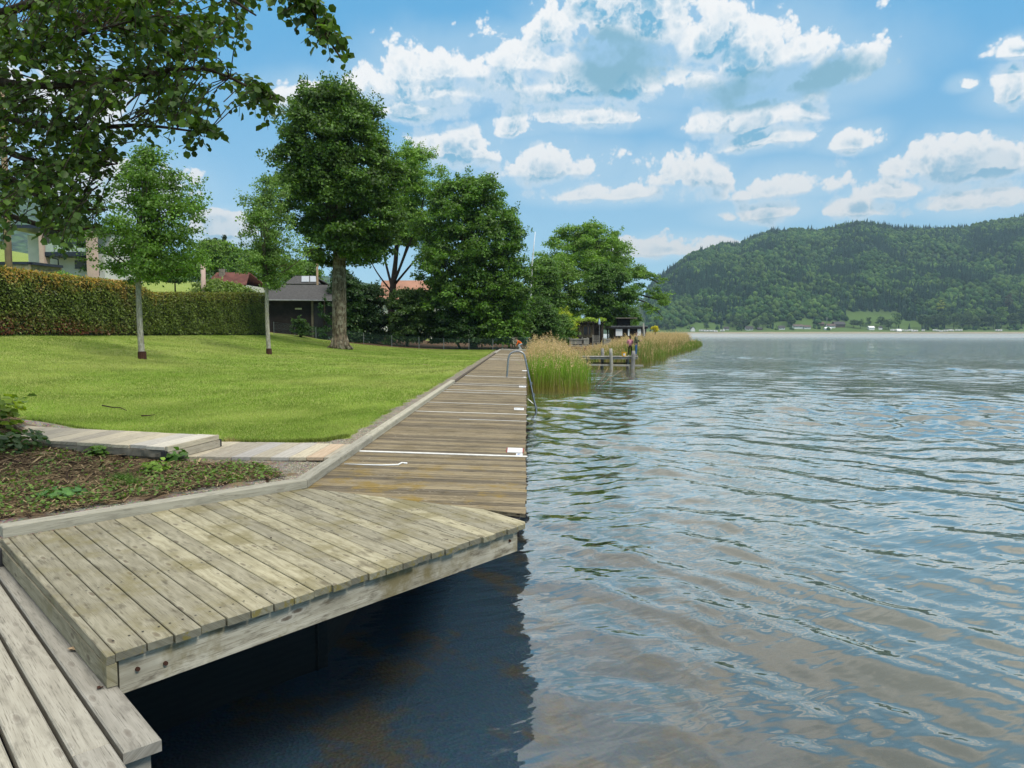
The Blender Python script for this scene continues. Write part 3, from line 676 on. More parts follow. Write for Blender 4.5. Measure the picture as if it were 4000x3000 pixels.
def glyphs(e, x0, x1, y0, y1, words, mt, hh=.45):
    m_ = MB(); h = (y1 - y0) * hh; n = sum(len(w_) for w_ in words) + len(words) - 1; cw = (x1 - x0) * .80 / n; x = x0 + (x1 - x0) * .1; yb = (y0 + y1) / 2 - h / 2
    SEG = {'R': 'abefgk', '2': 'abged', '4': 'fgbc', '0': 'abcdef', '6': 'afgedc', '8': 'abcdefg', 'i': 'bc'}
    for w_ in words:
        for ch in w_:
            L, Rr, t = x + cw * .1, x + cw * .82, cw * .17
            R_ = {'a': (L, Rr, yb + h - t * 1.6, yb + h), 'd': (L, Rr, yb, yb + t * 1.6), 'g': (L, Rr, yb + h / 2 - t, yb + h / 2 + t), 'f': (L, L + t, yb + h / 2, yb + h), 'e': (L, L + t, yb, yb + h / 2), 'b': (Rr - t, Rr, yb + h / 2, yb + h), 'c': (Rr - t, Rr, yb, yb + h / 2), 'k': (Rr - t * 1.5, Rr - t * .2, yb, yb + h / 2)}
            for s_ in SEG.get(ch, ''):
                a_, b_, c_, d_ = R_[s_]; m_.poly([(a_, c_, 1.15 + .012 - .03 * a_), (b_, c_, 1.15 + .012 - .03 * b_), (b_, d_, 1.15 + .012 - .03 * b_), (a_, d_, 1.15 + .012 - .03 * a_)])
            x += cw
        x += cw
    loc(m_.build('lettering', mt, e), e)
e, *b = plate('blue_print_plate', [(2016, 1773), (2041, 1786)], 'small white plate with faint blue print directly below the larger plate', 'sign')
x0, x1, y0, y1 = b
for k in range(3):
    m_ = MB(); yy = y1 - (k + 1.2) * (y1 - y0) / 5; xx = x1 - (x1 - x0) * (.42, .3, .5)[k]; m_.poly([(x0 + .02, yy, 1.162 - .03 * x0), (xx, yy, 1.162 - .03 * xx), (xx, yy + (y1 - y0) * .09, 1.162 - .03 * xx), (x0 + .02, yy + (y1 - y0) * .09, 1.162 - .03 * x0)]); loc(m_.build('print_line', M_blue, e), e)
e, *b = plate('number_plate', [(2009, 1594), (2046, 1603)], 'small white number plate with two grey groups of characters, nearer of the two lettered ones', 'sign', group='white number plates on the boardwalk edge'); glyphs(e, *b, ('R24', '000'), M_ink)
e, *b = plate('number_plate', [(2028, 1508), (2054, 1514)], 'small white number plate with faint characters beside a metal strip before the ladder', 'sign', group='white number plates on the boardwalk edge'); glyphs(e, *b, ('R24', '008'), M_ink)
plate('number_plate', [(2040, 1447), (2058, 1450)], 'thin white plate on the boardwalk edge just beyond the ladder', 'sign', group='white number plates on the boardwalk edge')
plate('number_plate', [(2045, 1473), (2054, 1476)], 'tiny white plate on the boardwalk at the foot of the ladder rail', 'sign', group='white number plates on the boardwalk edge')

# ------------------------------------------------------------------ bathing ladder
Yl = ys(1476) + .05
lad = empty('bathing_ladder', (-.6, Yl, 1.17), 'grey metal bathing ladder rail arching from the boardwalk down into the lake', 'ladder')
def smooth_path(pts, n=6):
    pts = [Vector(p) for p in pts]; out = []
    for i in range(len(pts) - 1):
        p0 = pts[max(i - 1, 0)]; p1 = pts[i]; p2 = pts[i + 1]; p3 = pts[min(i + 2, len(pts) - 1)]
        for k in range(n):
            t = k / n; out.append(.5 * ((2 * p1) + (-p0 + p2) * t + (2 * p0 - 5 * p1 + 4 * p2 - p3) * t * t + (-p0 + 3 * p1 - 3 * p2 + p3) * t ** 3))
    return out + [pts[-1]]
def rail(dy):
    pts = [atY(px, py, Yl) for px, py in ((1980, 1477), (1983, 1430), (1987, 1396), (1996, 1380), (2012, 1373), (2030, 1373), (2044, 1381), (2051, 1400), (2062, 1450), (2072, 1498), (2083, 1550), (2097, 1612), (2101, 1640))]
    for p_ in pts: p_.y += dy
    m_ = MB(); m_.tube(smooth_path(pts), .032, 10, .5); return loc(m_.build('rail', M_steel, lad, smooth=True), lad)
rail(0.)
def rlow(z):                                  # point on the sloping part
    a, b_ = atY(2051, 1400, Yl), atY(2101, 1640, Yl); t = (a.z - z) / (a.z - b_.z); return a + (b_ - a) * t
for z in (.95, .55, .12):
    p_ = rlow(z); m_ = MB(); m_.box(p_ + Vector((-.02, 0, 0)), p_ + Vector((.07, 0, .0)), .05, .10); loc(m_.build('rung_bracket', M_steel, lad), lad)
m_ = MB(); p_ = rlow(.2); m_.tube([p_, p_ + Vector((-.25, .02, .22))], .012, 6); loc(m_.build('brace', M_steel, lad), lad)
m_ = MB(); m_.lathe([(.0, 0), (.05, 0), (.05, .012), (.024, .016)], tuple(atY(1980, 1477, Yl)), 14); loc(m_.build('foot_flange', M_steel, lad), lad)

# ------------------------------------------------------------------ wooden garden path in two levels
lowp = empty('lower_path', (-3.3, 9.1, 1.24), 'lower level of the plank garden path leading from the boardwalk kerb to the step', 'path')
def ph(px, py, z): x, y = onz(px, py, z); return Vector((x, y, 0))
zl = 1.265; A, B_, C, D = ph(1335, 1757, zl), ph(1240, 1812, zl), ph(720, 1812, zl), ph(880, 1752, zl)
A = Vector((XK - .13, 9.55, 0)); B_ = Vector((XK - .13, 8.52, 0))
C = Vector((-4.33, 8.55, 0)); D = Vector((-4.24, 9.76, 0))
fr = np.cumsum([0, .095, .10, .105, .10, .115, .115, .11, .10, .10, .06]); fr = fr / fr[-1]
groups = {'path_planks': (W_path, [1, 2, 3, 4, 6, 8, 10]), 'silver_plank': (W_pale, [5, 7]), 'peach_plank': (W_pink, [9])}
# index from the step (C-D) to the kerb (A-B)
def planks_between(D, C, A, B_, fr, idx, z, mat_, name, parent, gap=.008, th=.04, ends=.02):
    mb = MB()
    for i in idx:
        a, b = fr[i - 1], fr[i]; j = random.uniform(-ends, ends)
        t0, t1 = D.lerp(A, a), D.lerp(A, b); s0, s1 = C.lerp(B_, a), C.lerp(B_, b); d = (t0 - s0).normalized(); e = (t1 - t0).normalized() * gap / 2
        q = [s0 + e - d * j, s1 - e - d * j, t1 - e + d * j, t0 + e + d * j]
        mb.prism(ccw([(p.x, p.y) for p in q]), z - th, z + random.uniform(-.002, .002), (d.x, d.y), bev=.004)
    return loc(mb.build(name, mat_, parent), parent)
for nm, (mt, idx) in groups.items():
    for i in (idx if nm != 'path_planks' else [None]):
        planks_between(D, C, A, B_, fr, idx if i is None else [i], zl, mt, nm, lowp)
upp = empty('upper_path', (-5.5, 9.7, 1.4), 'upper level of the plank garden path beyond the step, running left to the soil mound', 'path')
zu = 1.42; A2, B2 = ph(843, 1700, zu), ph(645, 1746, zu); D2, C2 = ph(60, 1662, zu), ph(150, 1725, zu)
C2 = B2 + (D2 - A2) * .92
n = 12; fr2 = np.linspace(0, 1, n + 1)
planks_between(D2, C2, A2, B2, fr2, range(1, n - 1), zu, W_path, 'path_planks', upp, ends=.005)
planks_between(D2, C2, A2, B2, fr2, [n - 1], zu + .002, W_pale, 'silver_plank', upp); planks_between(D2, C2, A2, B2, fr2, [n], zu + .003, W_pale, 'silver_plank', upp)
ex = (A2 - D2).normalized()
m_ = MB(); ax = Vector((0, 0, 0))
m_.box((B2.x + .02, B2.y - .01, zu - .025), (A2.x + .02, A2.y + .01, zu - .025), .035, .06, .8); m_.box((B2.x + .03, B2.y, zu - .105), (A2.x + .03, A2.y, zu - .105), .05, .085, .3); loc(m_.build('riser_board', W_path, upp), upp)
m_ = MB(); m_.box((B2.x + .0, B2.y - .03, zu - .34), (B2.x + .0, B2.y - .03, zu - .045), .05, .055, .1); m_.box((A2.x + .02, A2.y + .04, zu - .34), (A2.x + .02, A2.y + .04, zu - .06), .05, .055, .1); loc(m_.build('step_post', W_black, upp), upp)
# crumbling concrete edge under the front of the upper path
mb = MB(); o_ = Vector((ex.y, -ex.x, 0)); NC = 90; rows_ = 7; gp = []
for i in range(NC + 1):
    f = i / NC; b0 = B2.lerp(C2, f * .85); col_ = []
    for j in range(rows_ + 1):
        t_ = j / rows_; q2 = np.array([[f * 9., t_ * 1.2]]); nz_ = float(vnoise(q2, 2.3, 61, 4)[0]); nz2 = float(vnoise(q2, .9, 62, 2)[0])
        rec = (.035 if t_ > .38 + .12 * nz2 else 0.) + .018 * nz_
        col_.append(b0 - o_ * rec + Vector((0, 0, zu - .045 - t_ * .28)))
    gp.append(col_)
for i in range(NC):
    for j in range(rows_): mb.poly([gp[i][j], gp[i][j + 1], gp[i + 1][j + 1], gp[i + 1][j]], None, .5)
    mb.poly([gp[i][0], gp[i + 1][0], gp[i + 1][0] - o_ * .15, gp[i][0] - o_ * .15], None, .5)
loc(mb.build('broken_concrete_edge', M_conc, upp), upp)

# ------------------------------------------------------------------ jetty with the anglers
YJ = 54.; ZJ = .93
jt = empty('fishing_jetty', (5.5, YJ + .8, ZJ), 'narrow weathered wooden fishing jetty on rough posts reaching out past the reeds', 'jetty')
def jx(px, Y=YJ): return atY(px, 1392, Y).x
mb = MB(); x = jx(2185); xe = jx(2492)
while x < xe:
    wd = random.uniform(.13, .16); mb.prism([(x, YJ + random.uniform(-.05, .03)), (x + wd - .012, YJ), (x + wd - .012, YJ + 1.5), (x, YJ + 1.5)], ZJ - .04, ZJ + random.uniform(-.003, .003), (0, 1)); x += wd
loc(mb.build('planks', W_grey, jt), jt)
for Yb in (YJ + .12, YJ + 1.4):
    m_ = MB(); m_.box((jx(2185), Yb, ZJ - .13), (jx(2492), Yb, ZJ - .13), .08, .15, .9); loc(m_.build('side_beam', W_grey, jt), jt)
m_ = MB(); m_.box((jx(2285), YJ + .0, .32), (jx(2512), YJ - .05, .26), .14, .13, .8); loc(m_.build('low_log', W_grey, jt), jt)
m_ = MB(); m_.box((jx(2285), YJ + 1.2, .40), (jx(2480), YJ + 1.2, .38), .1, .1, .1); loc(m_.build('low_rail', W_dark, jt), jt)
def pile(px, Y, ztop, r_=.13):
    m_ = MB(); x = jx(px, Y); pts = []; zz = np.linspace(-1.2, ztop, 9); ph_ = random.uniform(0, 6)
    for z in zz: pts.append((x + .03 * sin(z * 2 + ph_), Y + .02 * cos(z * 3 + ph_), z))
    m_.tube(pts, [r_ * random.uniform(.88, 1.1) * (1 if z < ztop - .05 else .8) for z in zz], 9); loc(m_.build('pile', W_grey, jt, smooth=True), jt)
pile(2387, YJ - .12, 1.52); pile(2352, YJ + 1.62, 1.50); pile(2473, YJ - .12, 1.35, .15); pile(2452, YJ + 1.3, ZJ - .1, .14); pile(2290, YJ + .7, ZJ - .05, .12)
# bucket
bx, by = jx(2437, YJ + .35), YJ + .35
bk = empty('bucket', (bx, by, ZJ), 'yellow plastic bucket with a white label standing on the jetty planks', 'bucket')
m_ = MB(); m_.lathe([(0, 0), (.145, 0), (.185, .30), (.20, .30), (.20, .325), (.182, .325), (.178, .30), (.14, .02), (0, .02)], (0, 0, 0), 24); m_.build('shell', M_yel, bk, smooth=False)
m_ = MB()
for k in range(8):
    a0, a1 = -pi / 2 - .5 + k * .125, -pi / 2 - .5 + (k + 1) * .125
    P_ = lambda a, z: ((.148 + .04 * z / .3 + .003) * cos(a), (.148 + .04 * z / .3 + .003) * sin(a), z)
    m_.poly([P_(a0, .06), P_(a1, .06), P_(a1, .22), P_(a0, .22)])
m_.build('label', M_white, bk); m_ = MB(); m_.tube([(.2 * cos(a), .2 * sin(a) * .3 - .12, .31 - .0 * sin(a)) for a in np.linspace(0, pi, 12)], .005, 5); m_.build('handle', M_grey, bk)

# ------------------------------------------------------------------ people
def skinned(name, mt, chains, parent, sub=2, root=0):
    """chains: list of lists of (x,y,z,r); equal coordinates are merged into one vertex"""
    V_ = []; Rr = []; E_ = []; ix = {}
    for ch in chains:
        prev = None
        for p_ in ch:
            kx = (round(p_[0], 4), round(p_[1], 4), round(p_[2], 4))
            if kx not in ix: ix[kx] = len(V_); V_.append(p_[:3]); Rr.append(p_[3])
            if prev is not None and prev != ix[kx]: E_.append((prev, ix[kx]))
            prev = ix[kx]
    me = bpy.data.meshes.new(name); me.from_pydata(V_, E_, []); me.materials.append(mt); o = bpy.data.objects.new(name, me); link(o, parent)
    sk = o.modifiers.new('skin', 'SKIN'); sk.use_smooth_shade = True; sk.branch_smoothing = .6
    if not me.skin_vertices: 
        bm = bmesh.new(); bm.from_mesh(me); bm.verts.layers.skin.verify(); bm.to_mesh(me); bm.free()
    for i, r_ in enumerate(Rr):
        rr = r_ if hasattr(r_, '__len__') else (r_, r_); me.skin_vertices[0].data[i].radius = rr; me.skin_vertices[0].data[i].use_root = (i == root)
    s_ = o.modifiers.new('sub', 'SUBSURF'); s_.levels = sub; s_.render_levels = sub
    return o
def seg(a, b, ra, rb, n=3):
    a = Vector(a); b = Vector(b); return [tuple(a.lerp(b, i / n)) + (ra + (rb - ra) * i / n,) for i in range(n + 1)]
SKIN = plain('skin', (.50, .30, .22), .55, 0, .35, .08)
def person(name, label, loc_, rz, J, hgt, clothes, hairm, hair_long=False, face=True):
    """J: joint dict in metres, figure faces -Y before rotation"""
    e = empty(name, loc_, label, 'person', rz)
    s_ = hgt / 1.75; q = {k_: Vector(v_) * s_ for k_, v_ in J.items()}
    ch = [seg(q['pelvis'], q['chest'], .115 * s_, .13 * s_), seg(q['chest'], q['neck'], .13 * s_, .06 * s_, 2), seg(q['neck'], q['head0'], .055 * s_, .06 * s_, 1)]
    h0, h1 = q['head0'], q['head1']; ch.append([tuple(h0) + (.06 * s_,), tuple(h0.lerp(h1, .35)) + (.082 * s_,), tuple(h0.lerp(h1, .7)) + (.086 * s_,), tuple(h1) + (.055 * s_,)])
    for sd_ in 'LR':
        ch.append([tuple(q['chest']) + (.13 * s_,)] + seg(q['sh' + sd_], q['el' + sd_], .052 * s_, .040 * s_, 2) + seg(q['el' + sd_], q['wr' + sd_], .038 * s_, .026 * s_, 2)[1:])
        w_, hd = q['wr' + sd_], q['ha' + sd_]; ch.append([tuple(w_) + (.026 * s_,), tuple(w_.lerp(hd, .5)) + (.032 * s_,), tuple(hd) + (.026 * s_,)])
        d = (hd - w_).normalized(); sdv = d.cross(Vector((0, 0, 1))).normalized() if abs(d.z) < .9 else Vector((0, 1, 0))
        for f_, ln in zip((-1.5, -.5, .5, 1.5), (.055, .07, .066, .05)):
            b0 = hd + sdv * f_ * .014 * s_; b1 = b0 + d * ln * .55 * s_; b2 = b1 + (d * .7 + Vector((0, 0, -.7))) * ln * .45 * s_
            ch.append([tuple(hd) + (.026 * s_,), tuple(b1) + (.0085 * s_,), tuple(b2) + (.007 * s_,)])
        th = w_.lerp(hd, .35) + sdv * .03 * s_; ch.append([tuple(w_.lerp(hd, .5)) + (.032 * s_,), tuple(th) + (.011 * s_,), tuple(th + d * .04 * s_) + (.008 * s_,)])
        ch.append([tuple(q['pelvis']) + (.115 * s_,)] + seg(q['hip' + sd_], q['kn' + sd_], .078 * s_, .054 * s_, 3) + seg(q['kn' + sd_], q['an' + sd_], .052 * s_, .036 * s_, 3)[1:] + [tuple(q['to' + sd_]) + (.03 * s_,)])
    fdir = (q['face']).normalized() if 'face' in q else Vector((0, -1, 0))
    hc = h0.lerp(h1, .45); up_ = (h1 - h0).normalized(); sd2 = fdir.cross(up_).normalized()
    ch.append([tuple(h0.lerp(h1, .35)) + (.082 * s_,), tuple(hc + fdir * .100 * s_ - up_ * .01 * s_) + (.012 * s_,)])       # nose
    skinned('body', SKIN, ch, e)
    for k_ in (-1, 1):
        m_ = MB(); c = hc + fdir * .083 * s_ + sd2 * k_ * .032 * s_ + up_ * .015 * s_; m_.lathe([(0, -.008), (.009, 0), (0, .008)], tuple(c), 8); m_.build('eye', M_ink, e)
        m_ = MB(); c = hc + sd2 * k_ * .088 * s_; m_.lathe([(0, -.03), (.012, -.01), (.014, .012), (0, .03)], tuple(c), 8); m_.build('ear', SKIN, e)
    m_ = MB(); c = hc + fdir * .082 * s_ - up_ * .045 * s_; m_.box(c - sd2 * .024 * s_, c + sd2 * .024 * s_, .01, .008); m_.build('mouth', M_red, e)
    # hair: shell over the back and top of the skull
    hv = []; 
    bm = bmesh.new(); bmesh.ops.create_icosphere(bm, subdivisions=3, radius=1.)
    dl = [f for f in bm.faces if (f.calc_center_median().dot(fdir) > .25 and f.calc_center_median().dot(up_) < .45) or f.calc_center_median().dot(up_) < (-.35 if not hair_long else -.6)]
    bmesh.ops.delete(bm, geom=dl, context='FACES')
    for v_ in bm.verts: v_.co = hc + up_ * .022 * s_ + Vector((v_.co.x * .098, v_.co.y * .104, v_.co.z * .112)) * s_ * (1 + .04 * sin(v_.co.x * 30) * sin(v_.co.z * 25))
    me = bpy.data.meshes.new('hair'); bm.to_mesh(me); bm.free(); me.materials.append(hairm); ho = bpy.data.objects.new('hair', me); link(ho, e); ho.modifiers.new('s', 'SOLIDIFY').thickness = .01
    if hair_long: m_ = MB(); m_.tube([hc - fdir * .09 * s_ + up_ * .05, hc - fdir * .13 * s_ - up_ * .05, hc - fdir * .12 * s_ - up_ * .19 * s_], [.03, .035, .015], 8); m_.build('ponytail', hairm, e, smooth=True)
    top, legs, shoes, inf = clothes
    tc_ = [[tuple(q['pelvis'] + Vector((0, 0, -.09)) * s_) + ((.165 + inf) * s_,), tuple(q['pelvis'].lerp(q['chest'], .5)) + ((.15 + inf) * s_,), tuple(q['chest']) + ((.165 + inf) * s_,), tuple(q['chest'].lerp(q['neck'], .6)) + (.10 * s_,), tuple(q['neck']) + (.068 * s_,)]]
    for sd_ in 'LR':
        tc_.append([tuple(q['chest']) + ((.165 + inf) * s_,)] + seg(q['sh' + sd_], q['el' + sd_], (.072 + inf) * s_, (.058 + inf * .6) * s_, 2) + seg(q['el' + sd_], q['el' + sd_].lerp(q['wr' + sd_], .92), (.056 + inf * .6) * s_, (.042 + inf * .5) * s_, 2)[1:])
    skinned('top', top, tc_, e)
    lc = [[tuple(q['pelvis'] + Vector((0, 0, .02)) * s_) + (.135 * s_,), tuple(q['pelvis']) + (.135 * s_,)]]
    for sd_ in 'LR': lc.append([tuple(q['pelvis']) + (.135 * s_,)] + seg(q['hip' + sd_], q['kn' + sd_], .093 * s_, .068 * s_, 3) + seg(q['kn' + sd_], q['kn' + sd_].lerp(q['an' + sd_], .93), .066 * s_, .054 * s_, 3)[1:])
    skinned('trousers', legs, lc, e)
    for sd_ in 'LR':
        a, t = q['an' + sd_], q['to' + sd_]; fd = (t - a); fd.z = 0; fd.normalize(); g_ = min(a.z, t.z)
        skinned('shoe', shoes, [[tuple(a - fd * .05 * s_ + Vector((0, 0, -.025)) * s_) + (.046 * s_,), tuple(a + fd * .04 * s_ + Vector((0, 0, -.03)) * s_) + (.046 * s_,), tuple(a + fd * .15 * s_ + Vector((0, 0, -.045)) * s_) + (.036 * s_,)]], e)
    return e
STAND = dict(pelvis=(0, 0, .95), chest=(0, 0, 1.32), neck=(0, -.01, 1.47), head0=(0, -.02, 1.55), head1=(0, -.03, 1.74),
             shL=(.18, 0, 1.39), shR=(-.18, 0, 1.39), hipL=(.09, 0, .90), hipR=(-.09, 0, .90), knL=(.10, -.02, .49), knR=(-.10, -.01, .49), anL=(.105, .02, .085), anR=(-.105, .03, .085), toL=(.12, -.13, .03), toR=(-.12, -.12, .03))
girl = dict(STAND, elL=(.25, -.06, 1.12), elR=(-.25, -.05, 1.12), wrL=(.14, -.24, 1.10), wrR=(-.13, -.24, 1.10), haL=(.07, -.30, 1.12), haR=(-.06, -.30, 1.12))
man = dict(STAND, elL=(.27, -.04, 1.13), elR=(-.27, -.10, 1.13), wrL=(.16, -.27, 1.10), wrR=(-.14, -.30, 1.13), haL=(.10, -.35, 1.12), haR=(-.08, -.38, 1.15), face=(-.35, -.8, 0))
M_pinkc = plain('pink_fabric', (.72, .30, .36), .9, 0, .1, .15, 9.); M_blk = plain('black_fabric', (.012, .012, .014), .9, 0, .1); M_jean = plain('blue_denim', (.05, .12, .24), .9, 0, .1, .35, 6.)
M_hair = plain('dark_brown_hair', (.035, .018, .012), .6); M_shoe = plain('white_shoe', (.75, .75, .73), .6); M_or = plain('orange_fabric', (.82, .16, .03), .85, 0, .1, .15, 7.); M_lj = plain('light_grey_fabric', (.38, .46, .48), .9, 0, .1, .2, 8.); M_gs = plain('grey_shoe', (.16, .16, .17), .7)
def camo(n):
    p = n.tc(); a = n.vor(n.v('ADD', p, n.scale(n.noise(p, 8., 3, .6, out='Color'), .1)), 13., out='Color'); v_ = n.sep(a)[0]
    c = n.mix(n.ss(v_, .3, .32), (.035, .04, .025), (.13, .14, .08)); c = n.mix(n.ss(v_, .62, .64), c, (.24, .22, .15)); return bsdf(n, c, .9)
M_camo = mat('camouflage', camo)
person('person', 'person in pink hooded top and black trousers on the jetty, back turned', (jx(2461, YJ + .75), YJ + .75, ZJ), pi, girl, 1.52, (M_pinkc, M_blk, M_shoe, .02), M_hair, True)
# the man stands turned to his left (towards +X), face half towards the camera
man2 = dict(man); man2['face'] = (-.95, -.35, 0); man2['face'] = (-.55, -.8, 0)
person('person', 'bearded person in camouflage jacket and jeans at the jetty end, hands held forward', (jx(2484, YJ + .55), YJ + .55, ZJ), R(72), man2, 1.80, (M_camo, M_jean, M_gs, .03), M_hair, False)
# crouching child in orange at the boardwalk end, leaning to the left
ch_ = dict(pelvis=(0, .16, .62), chest=(0, -.18, .86), neck=(0, -.31, .95), head0=(0, -.37, 1.0), head1=(0, -.48, 1.14), face=(0, -.8, -.6),
           shL=(.16, -.22, .88), shR=(-.16, -.22, .88), elL=(.20, -.26, .62), elR=(-.20, -.30, .62), wrL=(.16, -.42, .42), wrR=(-.16, -.46, .42), haL=(.14, -.47, .34), haR=(-.14, -.51, .34),
           hipL=(.09, .14, .58), hipR=(-.09, .14, .58), knL=(.12, -.18, .40), knR=(-.12, -.14, .40), anL=(.11, .02, .085), anR=(-.11, .12, .085), toL=(.12, -.12, .03), toR=(-.12, -.02, .03))
person('person', 'child in orange top and pale trousers crouching at the boardwalk end by the gate', (-.55, YE + .9, 1.26), R(-90), ch_, 1.42, (M_or, M_lj, M_shoe, .0), M_hair, False)
# ------------------------------------------------------------------ foliage
def leafquads(P, N_, size, g, asp=.62, fold=.12, shape=4):
    n = len(P); N_ = N_ / (np.linalg.norm(N_, axis=1, keepdims=True) + 1e-9)
    t = np.cross(N_, g.normal(size=(n, 3))); t /= (np.linalg.norm(t, axis=1, keepdims=True) + 1e-9); b = np.cross(N_, t)
    s_ = (np.ones(n) * size)[:, None]
    if shape == 4:
        V_ = np.stack([P, P + t * s_ * .5 + b * s_ * .5 * asp + N_ * s_ * fold, P + t * s_, P + t * s_ * .5 - b * s_ * .5 * asp + N_ * s_ * fold], 1)
        F_ = np.arange(n * 4).reshape(n, 4)
    else:                                    # rounded leaf: two quads folded along the midrib
        V_ = np.stack([P, P + t * s_ * .22 + b * s_ * .42 + N_ * s_ * fold, P + t * s_ * .72 + b * s_ * .44 + N_ * s_ * fold, P + t * s_ * .98 - N_ * s_ * .06,
                       P + t * s_ * .72 - b * s_ * .44 + N_ * s_ * fold, P + t * s_ * .22 - b * s_ * .42 + N_ * s_ * fold], 1)
        i = np.arange(n)[:, None] * 6; F_ = np.concatenate([i + np.array([[0, 1, 2, 3]]), i + np.array([[0, 3, 4, 5]])], 0)
    return V_.reshape(-1, 3), F_, V_.shape[1]
def leafcol(n, c1, c2, g, per, var=.30, extra=None):
    f = g.random(n)[:, None]; c = np.array(c1) * (1 - f) + np.array(c2) * f; c = c * (1 + g.uniform(-var, var, n))[:, None]
    if extra is not None: c = c * extra[:, None]
    return np.repeat(np.clip(c, 0, 1), per, 0)
def sil_interp(sil, py):
    ys_ = [s_[0] for s_ in sil]; return np.interp(py, ys_, [s_[1] for s_ in sil]), np.interp(py, ys_, [s_[2] for s_ in sil])
def crown_clusters(sil, Y, nc, g, shell=.55, depth=1., lump=.16):
    """cluster centres filling the solid whose outline, seen from the path, runs through the given points"""
    y0, y1 = sil[0][0], sil[-1][0]; out = []
    ww = [abs(s_[2] - s_[1]) for s_ in sil]
    ph_ = g.uniform(0, 6.28, 6)
    while len(out) < nc:
        py = g.uniform(y0, y1); l, r_ = sil_interp(sil, py)
        if g.random() > (r_ - l) / max(ww): continue
        a = g.uniform(0, 2 * pi); q = g.uniform(shell, 1.) ** .7 if g.random() < .8 else g.uniform(0, shell)
        q *= 1 + lump * (sin(3 * a + ph_[0] + py * .012) * .5 + sin(5 * a + ph_[1] - py * .021) * .35 + sin(py * .034 + ph_[2] + 2 * a) * .5)
        c = (l + r_) / 2; hw = (r_ - l) / 2; X0 = atY(c, py, Y); Rm = hw / FPX * Y
        out.append((X0.x + Rm * q * cos(a), Y + Rm * depth * q * sin(a), X0.z))
    return np.array(out)
def crown_mesh(e, C, rad, per, size, c1, c2, g, flat=.6, name='crown', mt=None, var=.3, up=.6, shape=4, clvar=.22, mass=None, droop=0., extra=None):
    n = len(C) * per; ci = np.repeat(np.arange(len(C)), per)
    d = g.normal(size=(n, 3)); d /= np.linalg.norm(d, axis=1, keepdims=True); d[:, 2] = np.where(d[:, 2] < -.2, -d[:, 2] * .5, d[:, 2])
    rr = (np.ones(len(C)) * rad * g.uniform(.6, 1.35, len(C)))[ci] * g.random(n) ** .40
    off = d * rr[:, None]; off[:, 2] = off[:, 2] * flat - droop * (off[:, 0] ** 2 + off[:, 1] ** 2) / rad
    P = C[ci] + off; N_ = d * .8 + g.normal(size=(n, 3)) * .55; N_[:, 2] += up
    sz = size * g.uniform(.65, 1.25, n); V_, F_, k = leafquads(P, N_, sz, g, shape=shape)
    cl = (1 + g.uniform(-clvar, clvar, len(C)))[ci]; col = leafcol(n, c1, c2, g, k, var, cl)
    if extra is not None:
        C2, per2, rad2 = extra; m = len(C2) * per2; c2i = np.repeat(np.arange(len(C2)), per2); P2_ = C2[c2i] + g.normal(size=(m, 3)) * rad2 * .55
        V2, F2, k2 = leafquads(P2_, g.normal(size=(m, 3)), size * .9 * g.uniform(.6, 1.2, m), g, shape=shape); F_ = np.concatenate([F_, F2 + len(V_)]); V_ = np.concatenate([V_, V2]); col = np.concatenate([col, leafcol(m, c1, c2, g, k2, var)])
    o = fast(name, V_ - np.array(e.location)[None], F_, mt or M_leaf, e, col=col); return o
def limbs(mb, axis, C, g, n, r0=.12, sag=.15, base=None, zmin=-1e9):
    """curved limbs from the trunk axis to some of the clusters"""
    idx = g.choice(len(C), min(n, len(C)), replace=False); top = Vector(axis[-1]); bot = Vector(axis[0])
    for i in idx:
        c = Vector(C[i]); h = max(0., min(1., ((c.z - bot.z) / max(.1, top.z - bot.z)) - .18 - g.random() * .25)) if base is None else base
        k = h * (len(axis) - 1); a = Vector(axis[int(k)]).lerp(Vector(axis[min(int(k) + 1, len(axis) - 1)]), k - int(k))
        if a.z < zmin:
            kk = [q_ for q_ in axis if q_.z >= zmin]; a = Vector(kk[int(g.integers(0, max(1, len(kk) // 3)))]) if kk else a
        m = a.lerp(c, .5) + Vector((g.normal() * .15, g.normal() * .15, -abs(g.normal()) * sag)); L = (c - a).length; ra = min(r0, .018 + .012 * L) 
        mb.tube(smooth_path([a, a.lerp(m, .55), m, c], 3), list(np.linspace(ra, .008, 10)), 5, .5, caps=False)
